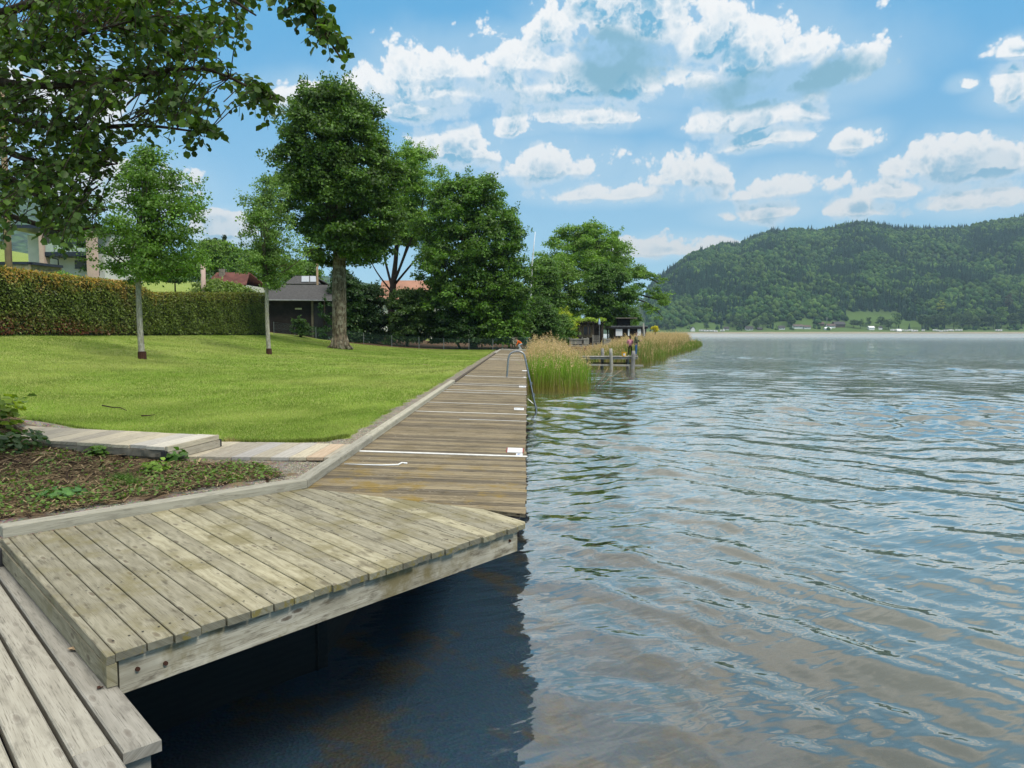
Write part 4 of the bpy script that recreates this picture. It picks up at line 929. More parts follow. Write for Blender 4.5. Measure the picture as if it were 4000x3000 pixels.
def tree(name, label, cat, Y, sil, base_px, nc, per, size, rad, c1, c2, seed, trunk=None, barkm=None, nl=30, group=None, leafm=None, depth=1., shell=.55, flat=.6, up=.6, var=.3, lump=.16, r0=.12, clvar=.22, flare=0, basez=None, stems=None, droop=0., base=None, shape=4, shoots=0, inner=0):
    g = np.random.default_rng(seed); bz = basez if basez is not None else gz1(atY(base_px, 1300, Y).x, Y)
    bx = atY(base_px, 1300, Y).x; e = empty(name, (bx, Y, bz), label, cat, group=group)
    C = crown_clusters(sil, Y, nc, g, shell, depth, lump)
    ext = None
    if shoots:                                # loose twigs breaking the outline
        k = g.choice(len(C), shoots); cen = C.mean(0); dd = C[k] - cen; dd /= np.linalg.norm(dd, axis=1, keepdims=True); dd[:, 2] = abs(dd[:, 2]) * .7 + .1
        S_ = [C[k] + dd * rad * f_ + g.normal(size=(shoots, 3)) * rad * .12 for f_ in (.8, 1.15, 1.5)]; ext = (np.concatenate(S_), max(5, per // 9), rad * .34)
    crown_mesh(e, C, rad, per, size, c1, c2, g, flat, mt=leafm, up=up, var=var, clvar=clvar, droop=droop, shape=shape, extra=ext)
    mb = MB()
    if trunk is None: trunk = [(base_px, None, .12), ((sil[0][1] + sil[0][2]) / 2, sil[0][0], .03)]
    ax = []; rr = []
    for (px, py, r_) in trunk:
        p_ = Vector((atY(px, 1300, Y).x, Y, bz - .1)) if py is None else atY(px, py, Y)
        ax.append(p_); rr.append(r_)
    sp = smooth_path(ax, 6); rs = np.interp(np.linspace(0, len(rr) - 1, len(sp)), range(len(rr)), rr)
    mb.tube(sp, list(rs), 14, .5)
    if stems:
        for st in stems:
            q = [atY(px, py, Y + dy) for px, py, dy in st[0]]; mb.tube(smooth_path(q, 4), list(np.linspace(st[1], st[1] * .25, 4 * (len(q) - 1) + 1)), 7, .5)
    mb.v = [tuple(Vector(v_) - e.location) for v_ in mb.v]; mb.build('trunk', barkm or B_dark, e, smooth=True)
    if nl:
        mb = MB(); limbs(mb, sp, C, g, nl, r0, base=base, zmin=float(C[:, 2].min()) + .02 * float(np.ptp(C[:, 2]))); mb.v = [tuple(Vector(v_) - e.location) for v_ in mb.v]; mb.build('branches', B_limb if barkm else B_dark, e, smooth=True)
    return e, C
DK1, DK2 = (.036, .085, .012), (.12, .22, .032)      # lime leaf
LT1, LT2 = (.13, .26, .03), (.24, .40, .06)
MD1, MD2 = (.065, .15, .02), (.14, .26, .04)

B_limb = bark('branch_bark', (.05, .042, .03), (.13, .11, .08))
# big lime on the lawn
sil = [(362, 1260, 1390), (400, 1180, 1430), (440, 1140, 1450), (560, 1095, 1520), (700, 1090, 1545), (830, 1115, 1560), (930, 1170, 1550), (1000, 1200, 1500), (1040, 1270, 1430)]
h = ground_hit(1325, 1362)
tl, _ = tree('lime_tree', 'tall dense dark green lime tree with a thick bare trunk standing on the lawn', 'tree', h.y, sil, 1327, 620, 165, .225, .78, DK1, DK2, 11, flat=.8, clvar=.38,
     trunk=[(1327, None, .62), (1326, 1310, .47), (1325, 1150, .47), (1325, 1000, .42), (1320, 700, .25), (1315, 420, .06)], barkm=B_lime, nl=70, r0=.16, shell=.5, shoots=170, lump=.24)
m_ = MB(); mb = m_
for k in range(9):                            # root flare
    a = k * 2 * pi / 9 + .2; rr_ = .75 + .12 * sin(k * 5.1)
    m_.tube([(rr_ * 1.12 * cos(a), rr_ * 1.12 * sin(a), -.05), (.52 * cos(a), .52 * sin(a), .22), (.36 * cos(a), .36 * sin(a), .9)], [.10, .15, .12], 7, .5)
m_.build('roots', B_lime, tl, smooth=True)
# two young trees
h = ground_hit(552, 1403)
sil = [(600, 560, 620), (680, 480, 690), (780, 430, 770), (880, 400, 790), (980, 375, 800), (1060, 400, 800), (1110, 470, 720)]
t1, _ = tree('young_tree', 'larger young tree with a pale straight trunk standing before the hedge', 'tree', h.y, sil, 552, 400, 70, .108, .36, (.07, .155, .02), (.16, .29, .045), 21, flat=1., up=.3,
     trunk=[(553, None, .120), (548, 1300, .10), (540, 1100, .09), (545, 900, .07), (570, 640, .02)], barkm=B_young, nl=45, r0=.05, shell=.15, lump=.42, shoots=120, clvar=.3)
h = ground_hit(1049, 1383)
sil = [(700, 1030, 1080), (780, 970, 1120), (860, 935, 1150), (960, 930, 1190), (1040, 935, 1200), (1090, 970, 1170), (1130, 1030, 1110)]
t2, _ = tree('young_tree', 'slender young tree with a whitish trunk and light crown near the dark hut', 'tree', h.y, sil, 1049, 280, 66, .112, .36, (.10, .19, .035), (.19, .31, .07), 22, flat=1., up=.3,
     trunk=[(1050, None, .118), (1046, 1300, .10), (1042, 1180, .09), (1045, 1000, .06), (1055, 740, .02)], barkm=B_young, nl=40, r0=.05, shell=.15, lump=.42, shoots=100, clvar=.3)
for t, r_ in ((t1, .14), (t2, .135)):
    m_ = MB(); m_.lathe([(r_, -.05), (r_ * 1.06, .02), (r_ * .98, .27), (r_ * .90, .28)], (0, 0, 0), 14); m_.build('trunk_guard', M_rust, t)
# trees beyond the fence
tree('pale_tree', 'tall airy light green tree with many bare stems behind the dark lime', 'tree', 73, [(575, 1560, 1650), (660, 1500, 1710), (760, 1480, 1740), (850, 1475, 1725), (960, 1490, 1700)], 1530, 340, 120, .21, .85, LT1, LT2, 31, flat=.8,
     trunk=[(1530, None, .42), (1530, 1200, .36), (1535, 1120, .32), (1560, 900, .12), (1600, 650, .03)],
     stems=[([(1533, 1130, 0), (1500, 1000, 1), (1470, 860, 1.5), (1480, 720, 1.5)], .14), ([(1533, 1120, 0), (1580, 1000, -1), (1640, 850, -1), (1660, 720, -1)], .15), ([(1535, 1120, 0), (1610, 1030, 0), (1700, 930, .5), (1740, 850, 1)], .13), ([(1532, 1110, 0), (1545, 960, 2), (1540, 800, 2), (1550, 660, 2)], .14), ([(1536, 1110, 0), (1590, 960, 2), (1620, 800, 2), (1620, 660, 2)], .12), ([(1530, 1140, 0), (1470, 1060, -1), (1430, 980, -1)], .1)],
     nl=40, shell=.2, lump=.3, shoots=60, var=.35)
tree('round_tree', 'broad dome shaped dark green tree reaching to the ground left of the gate', 'tree', 67, [(705, 1765, 1905), (745, 1700, 1955), (810, 1670, 2005), (900, 1655, 2030), (1000, 1645, 2045), (1100, 1625, 2050), (1200, 1640, 2070), (1290, 1680, 2070), (1340, 1740, 2040)], 1850, 760, 125, .27, .82, (.045, .11, .014), (.15, .28, .04), 32, flat=.85, clvar=.38,
     trunk=[(1850, None, .4), (1850, 1200, .35), (1845, 900, .2), (1840, 720, .05)], nl=90, r0=.12, shell=.45, shoots=170, lump=.26, droop=.1)
tree('elder_bush', 'dark shrubs hanging over the fence between the gate and the reeds', 'shrub', 71, [(1165, 2060, 2090), (1200, 2040, 2150), (1260, 2030, 2190), (1330, 2040, 2200), (1350, 2050, 2190)], 2110, 240, 120, .20, .6, (.035, .09, .014), (.09, .18, .03), 33, nl=15, shoots=20)
tree('hazel_shrub', 'mid green bush on the bank right of the gate with light young leaves', 'shrub', 76, [(1180, 2100, 2140), (1230, 2080, 2200), (1290, 2100, 2230), (1340, 2110, 2240)], 2170, 160, 110, .2, .6, MD1, (.14, .26, .04), 34, nl=12, shoots=20)
tree('yellow_green_shrub', 'bright yellow green bush at the left end of the vine covered pergola', 'shrub', 79, [(1222, 2195, 2225), (1260, 2165, 2245), (1310, 2160, 2240), (1345, 2170, 2240)], 2205, 50, 80, .20, .55, (.26, .34, .02), (.42, .48, .04), 35, nl=8, shoots=16)
for i, (sl, bx_, Yy, lb, c1, c2) in enumerate([
    ([(1060, 1310, 1340), (1120, 1300, 1400), (1200, 1295, 1400), (1280, 1300, 1400), (1345, 1310, 1400)], 1340, 63, 'dark green shrub directly behind the thick lime trunk', (.02, .055, .012), (.05, .11, .022)),
    ([(1120, 1400, 1470), (1160, 1370, 1500), (1220, 1365, 1500), (1290, 1370, 1510), (1345, 1380, 1500)], 1440, 66, 'tall dark shrub between the lime trunk and the many stemmed tree', (.015, .045, .012), (.04, .09, .02)),
    ([(1140, 1550, 1640), (1190, 1520, 1670), (1260, 1500, 1700), (1340, 1510, 1700)], 1590, 65, 'mid green shrub under the many stemmed pale tree', (.035, .085, .015), (.09, .16, .03)),
    ([(1225, 1700, 1760), (1270, 1680, 1880), (1340, 1700, 1960)], 1800, 64.5, 'low dark shrub under the dome shaped tree by the fence', (.02, .055, .012), (.05, .11, .022)),
    ([(1245, 1150, 1180), (1270, 1135, 1210), (1310, 1130, 1220)], 1175, 58.5, 'small bush growing against the dark hut behind the fence', (.04, .09, .02), (.08, .16, .03)),
    ([(1170, 1245, 1290), (1215, 1235, 1300), (1270, 1225, 1300), (1325, 1225, 1300)], 1265, 60.6, 'dark bush at the right end of the hut wall', (.02, .06, .014), (.05, .12, .025)),
    ([(1090, 1930, 1990), (1150, 1900, 2060), (1250, 1900, 2090), (1340, 1920, 2070)], 1990, 70, 'dark shrub filling the gap right of the dome shaped tree', (.025, .07, .012), (.06, .13, .022))]):
    tree('shrub', lb, 'shrub', Yy, sl, bx_, *((220, 120, .21, .66) if i not in (4, 5) else (45, 40, .17, .24)), c1, c2, 40 + i, nl=12, shoots=12, shell=.3)
# headland trees
tree('oak_tree', 'spreading light green oak with drooping side branches on the headland above the boathouse', 'tree', 112, [(880, 2260, 2330), (930, 2170, 2420), (980, 2130, 2450), (1040, 2120, 2490), (1090, 2180, 2520)], 2330, 330, 125, .32, 1.15, (.10, .21, .024), (.21, .36, .05), 51, flat=.75,
     trunk=[(2340, None, .6), (2340, 1100, .5), (2335, 960, .3), (2320, 890, .08)],
     stems=[([(2340, 1090, 0), (2400, 1040, 1), (2500, 1070, 1), (2580, 1110, 1)], .25), ([(2350, 1130, 0), (2430, 1130, 1), (2530, 1160, 1), (2600, 1175, 1)], .25), ([(2340, 1100, 0), (2260, 1040, 0), (2190, 1010, 0)], .22), ([(2460, 1160, 0), (2540, 1190, 0), (2590, 1240, 0)], .14)], nl=60, r0=.14, shell=.35, lump=.32, shoots=50, basez=1.5, barkm=B_dark)
def branchlets(parent_name, label, Y, lines, n, rad, per, size, c1, c2, seed):
    """foliage pads strung along drooping side limbs of the oak"""
    e = [o for o in COL.objects if o.name.startswith(parent_name)][0]; g = np.random.default_rng(seed); C = []
    for ln in lines:
        for i in range(n):
            f = g.random() * (len(ln) - 1); k = int(f); a, b = ln[k], ln[k + 1]; px, py = a[0] + (b[0] - a[0]) * (f - k), a[1] + (b[1] - a[1]) * (f - k)
            C.append(tuple(atY(px + g.normal() * 9, py + g.normal() * 9, Y + g.normal() * 1.2)))
    crown_mesh(e, np.array(C), rad, per, size, c1, c2, g, .5, name='side_foliage')
branchlets('oak_tree', '', 112, [[(2450, 1040), (2540, 1075), (2590, 1105)], [(2460, 1110), (2540, 1140), (2612, 1165)], [(2450, 1160), (2530, 1195), (2585, 1245)], [(2480, 1060), (2520, 1090)], [(2560, 1150), (2600, 1185)]], 22, .8, 60, .28, (.085, .18, .02), (.18, .31, .045), 52)
tree('round_bush_tree', 'rounded mid green tree left of the taller drooping oak on the headland', 'tree', 100, [(1030, 2140, 2200), (1070, 2100, 2240), (1130, 2090, 2260), (1200, 2095, 2265), (1280, 2120, 2250)], 2180, 260, 120, .30, .95, (.08, .165, .022), (.17, .29, .045), 53, flat=.85, nl=30, basez=1.3, shoots=25)
tree('round_bush_tree', 'rounded darker green tree directly above the black boathouse roof', 'tree', 103, [(1035, 2340, 2400), (1080, 2290, 2450), (1150, 2270, 2470), (1220, 2275, 2480), (1285, 2300, 2470)], 2375, 300, 120, .30, .95, (.06, .14, .02), (.125, .24, .04), 54, flat=.85, nl=30, basez=1.3, shoots=25)
tree('shrub', 'green shrub behind the right end of the boathouse', 'shrub', 108, [(1225, 2470, 2500), (1250, 2460, 2505), (1285, 2460, 2500)], 2480, 25, 80, .24, .6, MD1, MD2, 55, nl=5, basez=1.3)
tree('broad_tree', 'mid green tree filling the gap between dome shaped tree and headland oak', 'tree', 95, [(1010, 2110, 2150), (1060, 2070, 2180), (1150, 2060, 2180), (1240, 2060, 2200)], 2120, 200, 110, .28, .9, MD1, MD2, 56, nl=20, basez=1.3)
# greenery on the slope behind the hedge
for i, (sl, bx_, Yy, lb, c1, c2) in enumerate([
    ([(950, 800, 880), (985, 770, 950), (1040, 760, 960), (1080, 780, 960)], 860, 120, 'bright green rounded tree behind the red roof, below the two spruce tops', (.09, .18, .02), (.17, .29, .04)),
    ([(985, 930, 1010), (1020, 900, 1080), (1070, 900, 1100), (1110, 900, 1100)], 1000, 105, 'mid green tree right of the red roof behind the slender young tree', (.06, .14, .02), (.13, .24, .04)),
    ([(1025, 1170, 1210), (1050, 1130, 1240), (1090, 1110, 1240), (1120, 1110, 1240)], 1190, 100, 'light green tree behind the dark hut roof', (.08, .18, .02), (.16, .28, .04)),
    ([(1010, 640, 720), (1050, 600, 790), (1100, 600, 800)], 690, 90, 'dark green shrub group behind the larger young tree', (.04, .10, .016), (.09, .18, .03)),
    ([(1078, 210, 250), (1100, 195, 330), (1115, 200, 340)], 250, 56, 'leafy bright shrub on the slope below the white house balcony', (.09, .2, .02), (.2, .34, .05)),
    ([(1105, 800, 860), (1125, 780, 950), (1150, 780, 1000)], 880, 62, 'low green bush with pale blossoms just above the hedge end', (.09, .16, .02), (.2, .28, .06)),
    ([(960, 330, 400), (1010, 300, 440), (1070, 300, 440)], 370, 100, 'green tree right of the white house', (.05, .12, .016), (.11, .2, .03))]):
    tree('slope_tree' if i not in (3, 4, 5) else 'shrub', lb, 'tree' if i not in (3, 4, 5) else 'shrub', Yy, sl, bx_, 110, 110, .0034 * Yy, .010 * Yy, c1, c2, 70 + i, nl=8, lump=.25)
def spruce(label, px, ptop, pbot, Y, wpx, seed, c1=(.015, .035, .016), c2=(.035, .065, .03)):
    g = np.random.default_rng(seed); a = atY(px, ptop, Y); b = atY(px, pbot, Y); zb = gz1(b.x, Y); e = empty('spruce_tree', (b.x, Y, zb), label, 'tree'); H_ = a.z - b.z; Rr = wpx / 2 / FPX * Y; C = []
    for i in range(120):
        f = g.random() ** .7; an = g.uniform(0, 2 * pi); r_ = Rr * f * g.uniform(.3, 1.15); C.append((b.x + r_ * cos(an), Y + r_ * sin(an), a.z - H_ * f))
    crown_mesh(e, np.array(C), Rr * .28, 40, Y * .0028, c1, c2, g, .5, up=.1); m_ = MB(); m_.tube([(0, 0, 0), (0, 0, a.z - zb)], [.2, .03], 6); m_.build('trunk', B_dark, e)
spruce('distant dark spruce top above the green trees, smaller and left of the pair', 842, 930, 1040, 170, 36, 81); spruce('distant dark spruce top above the green trees, larger and right of the pair', 880, 922, 1050, 165, 50, 82)

# ------------------------------------------------------------------ hedge
def hedge():
    g = np.random.default_rng(5); X0 = -19.6; y0, y1 = 17., 53.8
    e = empty('clipped_hedge', (X0, 34, gz1(X0, 34)), 'long clipped green hedge with orange brown tips at the back of the lawn', 'hedge')
    prof = [(17, 5.25), (25.2, 5.10), (30, 5.05), (35.7, 5.12), (37.5, 4.70), (42, 4.95), (53.8, 5.55)]
    top = lambda y: np.interp(y, [p_[0] for p_ in prof], [p_[1] for p_ in prof])
    n = 76000; y = y0 + (y1 - y0) * g.random(n) ** 1.0; side = g.random(n)
    zt = top(y); zb = gz(np.full(n, X0), y) - .02; wd = 1.3
    f = side < .72; z = np.where(f, zb + .06 + (zt - zb) * g.random(n), zt + g.normal(0, .03, n)); x = np.where(f, X0 + .45 + .10 * vnoise(np.stack([y, z], 1), 1.3, 6) + g.normal(0, .04, n), X0 + .45 - wd * g.random(n))
    en = (~f) * (g.random(n) < .12); y = np.where(en, y1 + g.normal(0, .05, n), y); z = np.where(en, zb + (zt - zb) * g.random(n), z)
    rnd = np.clip((z - zt + .18) / .18, 0, 1) * .10; x = x - rnd * f
    P = np.stack([x, y, z], 1); N_ = np.stack([np.where(f, 1., .1), np.where(en, 1., 0), np.where(f, .35, 1.)], 1) + g.normal(size=(n, 3)) * .55
    V_, F_, k = leafquads(P, N_, .10 * g.uniform(.6, 1.4, n), g, .55)
    pn = np.stack([y, z], 1); a = vnoise(pn, .55, 12, 3); b = vnoise(pn, 1.8, 13, 3); hrel = (z - zb) / (zt - zb)
    col = np.array((.055, .085, .016)) * (1 - g.random(n)[:, None]) + np.array((.12, .155, .03)) * g.random(n)[:, None]
    org = np.clip((hrel - .70) * 3.8 + b * .7, 0, 1) * np.clip((39 - y) / 8 + .35, .22, 1) * .85; org = org * (g.random(n) < .62)
    col = col * (1 - org[:, None]) + np.array((.36, .22, .05)) * org[:, None]
    red = np.clip((.62 - hrel) * 1.8 + a * 1.1 - .35, 0, 1) * np.clip((38 - y) / 6, 0, 1) * (g.random(n) < .6); col = col * (1 - red[:, None]) + np.array((.13, .045, .025)) * red[:, None]
    col *= (1.45 + g.uniform(-.35, .35, n))[:, None]
    fast('foliage', V_ - np.array(e.location), F_, M_leaf, e, col=np.repeat(col, 4, 0))
    m_ = MB(); yy = np.linspace(y0, y1, 30)
    for a_, b_ in zip(yy[:-1], yy[1:]):
        m_.poly([(X0 + .36, a_, gz1(X0, a_) - .1), (X0 + .36, b_, gz1(X0, b_) - .1), (X0 + .36, b_, top(b_) - .12), (X0 + .36, a_, top(a_) - .12)]); m_.poly([(X0 + .36, a_, top(a_) - .12), (X0 + .36, b_, top(b_) - .12), (X0 - .8, b_, top(b_) - .12), (X0 - .8, a_, top(a_) - .12)])
        m_.poly([(X0 - .8, a_, top(a_) - .12), (X0 - .8, b_, top(b_) - .12), (X0 - .8, b_, 2.), (X0 - .8, a_, 2.)])
    m_.poly([(X0 + .36, y1, 2.2), (X0 - .8, y1, 2.2), (X0 - .8, y1, top(y1) - .12), (X0 + .36, y1, top(y1) - .12)])
    m_.v = [tuple(Vector(v_) - e.location) for v_ in m_.v]; m_.build('twig_core', plain('hedge_core', (.025, .028, .012), .95), e)
hedge()
# ------------------------------------------------------------------ grass, weeds
def blades(name, P, h, wdt, cols, g, lean=.35, mt=None, parent=None, seg_=1, curve=0.):
    n = len(P); a = g.uniform(0, 2 * pi, n); t = np.stack([np.cos(a), np.sin(a), np.zeros(n)], 1) * (wdt / 2 * np.ones(n))[:, None]
    l = g.normal(size=(n, 2)) * lean; d = np.stack([l[:, 0], l[:, 1], np.ones(n)], 1) * h[:, None]
    if seg_ == 1:
        V_ = np.stack([P - t, P + t, P + d], 1); return fast(name, V_.reshape(-1, 3), np.arange(n * 3).reshape(n, 3), mt or M_blade, parent, col=np.repeat(cols, 3, 0))
    rows = []
    for k in range(seg_ + 1):
        f = k / seg_; c = P + d * f; c[:, :2] += l * (h * curve * f * f)[:, None]; c[:, 2] -= h * .35 * curve * f * f * np.linalg.norm(l, axis=1); wv = (1 - .85 * f) if k else .8; rows += [c - t * wv, c + t * wv]
    V_ = np.stack(rows, 1); per = 2 * (seg_ + 1); i = np.arange(n)[:, None] * per
    F_ = np.concatenate([i + np.array([[2 * k, 2 * k + 1, 2 * k + 3, 2 * k + 2]]) for k in range(seg_)], 0)
    return fast(name, V_.reshape(-1, 3), F_, mt or M_blade, parent, col=np.repeat(cols, per, 0))
def lawn():
    g = np.random.default_rng(8); out = []
    for (ya, yb, n, hh, ww) in ((9.8, 15, 170000, .035, .006), (15, 26, 150000, .045, .011), (26, 62, 130000, .05, .022)):
        y = g.uniform(ya, yb, n); x = -2.55 - (np.minimum(16.8, .74 * y + .5)) * g.random(n); P = np.stack([x, y], 1)
        k = sdist(P, LAWN) + vnoise(P, 3.1, 3) * .10 + vnoise(P, 11., 5) * .045 > 0; P = P[k]; n2 = len(P)
        p3 = np.stack([P[:, 0], P[:, 1], gz(P[:, 0], P[:, 1]) - .003 + (P[:, 1] > 12) * vnoise(P, .5, 4) * .02], 1)
        a = vnoise(P, .22, 21, 3); b = vnoise(P * np.array([[1., .5]]), 1.4, 22, 3)[:, None]; f = g.random(n2)[:, None]
        col = np.array((.13, .225, .026)) * (1 - f) + np.array((.27, .38, .065)) * f
        yk = np.clip(a * 1.3 + .2 + .35 * b[:, 0], 0, 1)[:, None] * .75; col = col * (1 - yk) + np.array((.34, .38, .11)) * yk; col = col * (1 + .30 * b)
        dry = (g.random(n2) < .05 + .08 * np.clip(a, 0, 1)); col[dry] = (.34, .31, .14)
        out.append((p3, hh * g.uniform(.5, 1.2, n2) * (1 + .5 * (g.random(n2) < .03)), np.full(n2, ww), col))
    P = np.concatenate([o[0] for o in out]); o = blades('lawn_grass', P, np.concatenate([o[1] for o in out]), np.concatenate([o[2] for o in out]), np.concatenate([o[3] for o in out]), g, .55)
    prop(o, 'mown green lawn grass sloping up to the hedge', 'grass', kind='stuff')
lawn()
def weeds():
    g = np.random.default_rng(9)
    # low clover like ground cover on the soil bed
    n = 30000; P = np.stack([g.uniform(-9.5, -2.6, n), g.uniform(5.5, 11, n)], 1)
    dens = vnoise(P, .9, 31, 3) + .5 * vnoise(P, 4., 33, 2)
    bias = np.clip((8.3 - P[:, 1] + .35 * (P[:, 0] + 4)) * .55, -.9, .9)                       # greener towards the camera
    k = (sdist(P, SOIL) > .04) & (dens + bias + g.normal(0, .35, n) > .42) & (sdist(P, PATH_U) < -.02); P = P[k]; n = len(P)
    p3 = np.stack([P[:, 0], P[:, 1], gz(P[:, 0], P[:, 1]) + .015 + g.random(n) * .05], 1); N_ = g.normal(size=(n, 3)) * .45; N_[:, 2] += 1
    V_, F_, kk = leafquads(p3, N_, .035 * g.uniform(.5, 1.4, n), g, .8); col = leafcol(n, (.07, .15, .02), (.20, .32, .06), g, kk, .3)
    prop(fast('ground_cover', V_, F_, M_leaf, None, col=col), 'patchy low green weeds on the bare soil behind the platform kerb', 'weeds', kind='stuff')
    n = 34000; P = np.stack([g.uniform(-9.5, -2.5, n), g.uniform(5.5, 11, n)], 1); k = sdist(P, SOIL) > .02; P = P[k]; n = len(P)
    p3 = np.stack([P[:, 0], P[:, 1], gz(P[:, 0], P[:, 1]) + .02 + g.random(n) * .02], 1); a = g.uniform(0, 2 * pi, n); L = g.uniform(.015, .09, n) * (1 + 2 * (g.random(n) < .03)); t = np.stack([np.cos(a), np.sin(a), g.normal(0, .12, n)], 1) * L[:, None]; wv = np.stack([-np.sin(a), np.cos(a), np.zeros(n)], 1) * (.0025 + .04 * L)[:, None]
    V_ = np.stack([p3 - t - wv, p3 + t - wv, p3 + t + wv, p3 - t + wv], 1).reshape(-1, 3); f = g.random(n)[:, None]; c = np.array((.10, .062, .035)) * (1 - f) + np.array((.38, .29, .16)) * f; c[(g.random(n) < .4) | (P[:, 0] * .6 + P[:, 1] * -.0 < -4.6 + .3 * g.normal(size=n)) & (g.random(n) < .6)] = (.045, .028, .018)
    prop(fast('bark_mulch', V_, np.arange(n * 4).reshape(n, 4), mat('mulch', lambda q: bsdf(q, q.attr('Col'), .95, None, .1)), None, col=np.repeat(c, 4, 0)), 'brown bark chips and dry twigs scattered over the soil bed', 'mulch', kind='stuff')
    # pebbles in the gravel strip
    n = 9000; P = np.stack([np.where(g.random(n) < .55, g.uniform(-4.3, -2.3, n), g.uniform(-2.75, -2.3, n)), g.uniform(6.2, 11.5, n)], 1); la_, s_, l_ = zones(P); k = (la_ < .3) & (s_ < .4) & (sdist(P, LAND) > .14); P = P[k]; n = len(P)
    r_ = g.uniform(.003, .011, n); p3 = np.stack([P[:, 0], P[:, 1], gz(P[:, 0], P[:, 1]) + .002], 1)
    oc = np.array([(1, 0, 0), (0, 1, 0), (-1, 0, 0), (0, -1, 0), (0, 0, .7)], float); V_ = p3[:, None] + oc[None] * r_[:, None, None] * g.uniform(.6, 1.2, (n, 5, 1)); i = np.arange(n)[:, None] * 5
    F_ = np.concatenate([i + np.array([[a, b, 4]]) for a, b in ((0, 1), (1, 2), (2, 3), (3, 0))], 0); c = np.array((.34, .31, .25)) * g.uniform(.45, 1.4, n)[:, None]
    prop(fast('gravel', V_.reshape(-1, 3), F_, mat('pebble', lambda q: bsdf(q, q.attr('Col'), .9, None, .2)), None, col=np.repeat(c, 5, 0)), 'fine grey gravel beside the kerb beams', 'gravel', kind='stuff')
    # taller grass fringe against edges
    def fringe(line, n, hh, c1, c2, spread):
        f = g.random(n) * (len(line) - 1); k = f.astype(int); A = np.array(line, float); p_ = A[k] + (A[np.minimum(k + 1, len(A) - 1)] - A[k]) * (f - k)[:, None] + g.normal(0, spread, (n, 2))
        return np.stack([p_[:, 0], p_[:, 1], gz(p_[:, 0], p_[:, 1]) - .005], 1), hh * g.uniform(.3, 1.2, n), np.array(c1) * (1 - g.random(n)[:, None]) + np.array(c2) * g.random(n)[:, None]
    parts = [fringe([(-2.64, 60), (-2.64, 10.6), (-2.85, 10.1), (-3.3, 9.98), (-4.2, 9.98)], 9000, .06, (.10, .17, .02), (.27, .30, .08), .03), fringe([(-4.3, 9.97), (-7.6, 10.98)], 2500, .06, (.08, .14, .02), (.2, .26, .06), .02), fringe([(-4.15, 9.9), (-4.0, 9.85)], 260, .10, (.3, .25, .1), (.4, .34, .16), .04)]
    prop(blades('grass_fringe', np.concatenate([q[0] for q in parts]), np.concatenate([q[1] for q in parts]), np.full(sum(len(q[1]) for q in parts), .006), np.concatenate([q[2] for q in parts]), g, .5), 'ragged longer grass along the lawn edge', 'grass', kind='stuff')
weeds()
def weedplant(px, py, label, r_, n, size, c1, c2, seed, name='weed_plant', grass=False, hh=.1):
    g = np.random.default_rng(seed); h = ground_hit(px, py, 4); e = empty(name, h, label, 'weed' if not grass else 'grass tuft')
    if grass:
        P = np.stack([g.normal(0, r_ * .5, n), g.normal(0, r_ * .5, n), np.zeros(n)], 1); f = g.random(n)[:, None]; blades('blades', P, hh * g.uniform(.5, 1.2, n), np.full(n, .005), np.array(c1) * (1 - f) + np.array(c2) * f, g, .35, parent=e, seg_=2, curve=.8); return
    a = g.uniform(0, 2 * pi, n); rr = r_ * g.random(n) ** .6; P = np.stack([rr * np.cos(a), rr * np.sin(a), .02 + hh * g.random(n)], 1); N_ = np.stack([np.cos(a) * .5, np.sin(a) * .5, np.ones(n)], 1) + g.normal(size=(n, 3)) * .3
    V_, F_, k = leafquads(P, N_, size * g.uniform(.6, 1.3, n), g, .5, shape=6); fast('leaves', V_, F_, M_leaf, e, col=leafcol(n, c1, c2, g, k))
    m_ = MB()
    for i in range(8): m_.tube([(0, 0, 0), (P[i][0] * .6, P[i][1] * .6, P[i][2] * .8), tuple(P[i])], [.004, .003, .002], 4)
    m_.build('stems', M_tan2, e)
weedplant(395, 1782, 'round green weed in the bark soil left of the broken concrete edge', .16, 90, .06, (.07, .15, .02), (.16, .30, .04), 1)
weedplant(610, 1848, 'bright yellow green leafy weed below the step', .15, 90, .05, (.14, .26, .03), (.26, .42, .05), 2)
weedplant(680, 1805, 'broad leaved dark green weed tucked against the foot of the wooden step', .15, 60, .09, (.05, .13, .02), (.12, .25, .04), 3)
weedplant(478, 1882, 'green grass tuft on the soil, left one of two', .09, 260, .1, (.06, .14, .02), (.12, .24, .04), 4, 'grass_tuft', True); weedplant(512, 1902, 'green grass tuft on the soil, right one of two', .09, 260, .1, (.06, .14, .02), (.12, .24, .04), 5, 'grass_tuft', True)
weedplant(1040, 1850, 'low weed rosette in the gravel near the kerb bend', .13, 40, .035, (.12, .19, .05), (.20, .27, .08), 6, hh=.03); weedplant(240, 1945, 'bluish green leafy weed patch in the soil near the left edge', .2, 120, .05, (.06, .16, .05), (.13, .27, .07), 7, hh=.06)
weedplant(900, 1890, 'small green weed on the soil in front of the lower path', .12, 40, .035, (.10, .17, .04), (.19, .27, .06), 8, hh=.03)
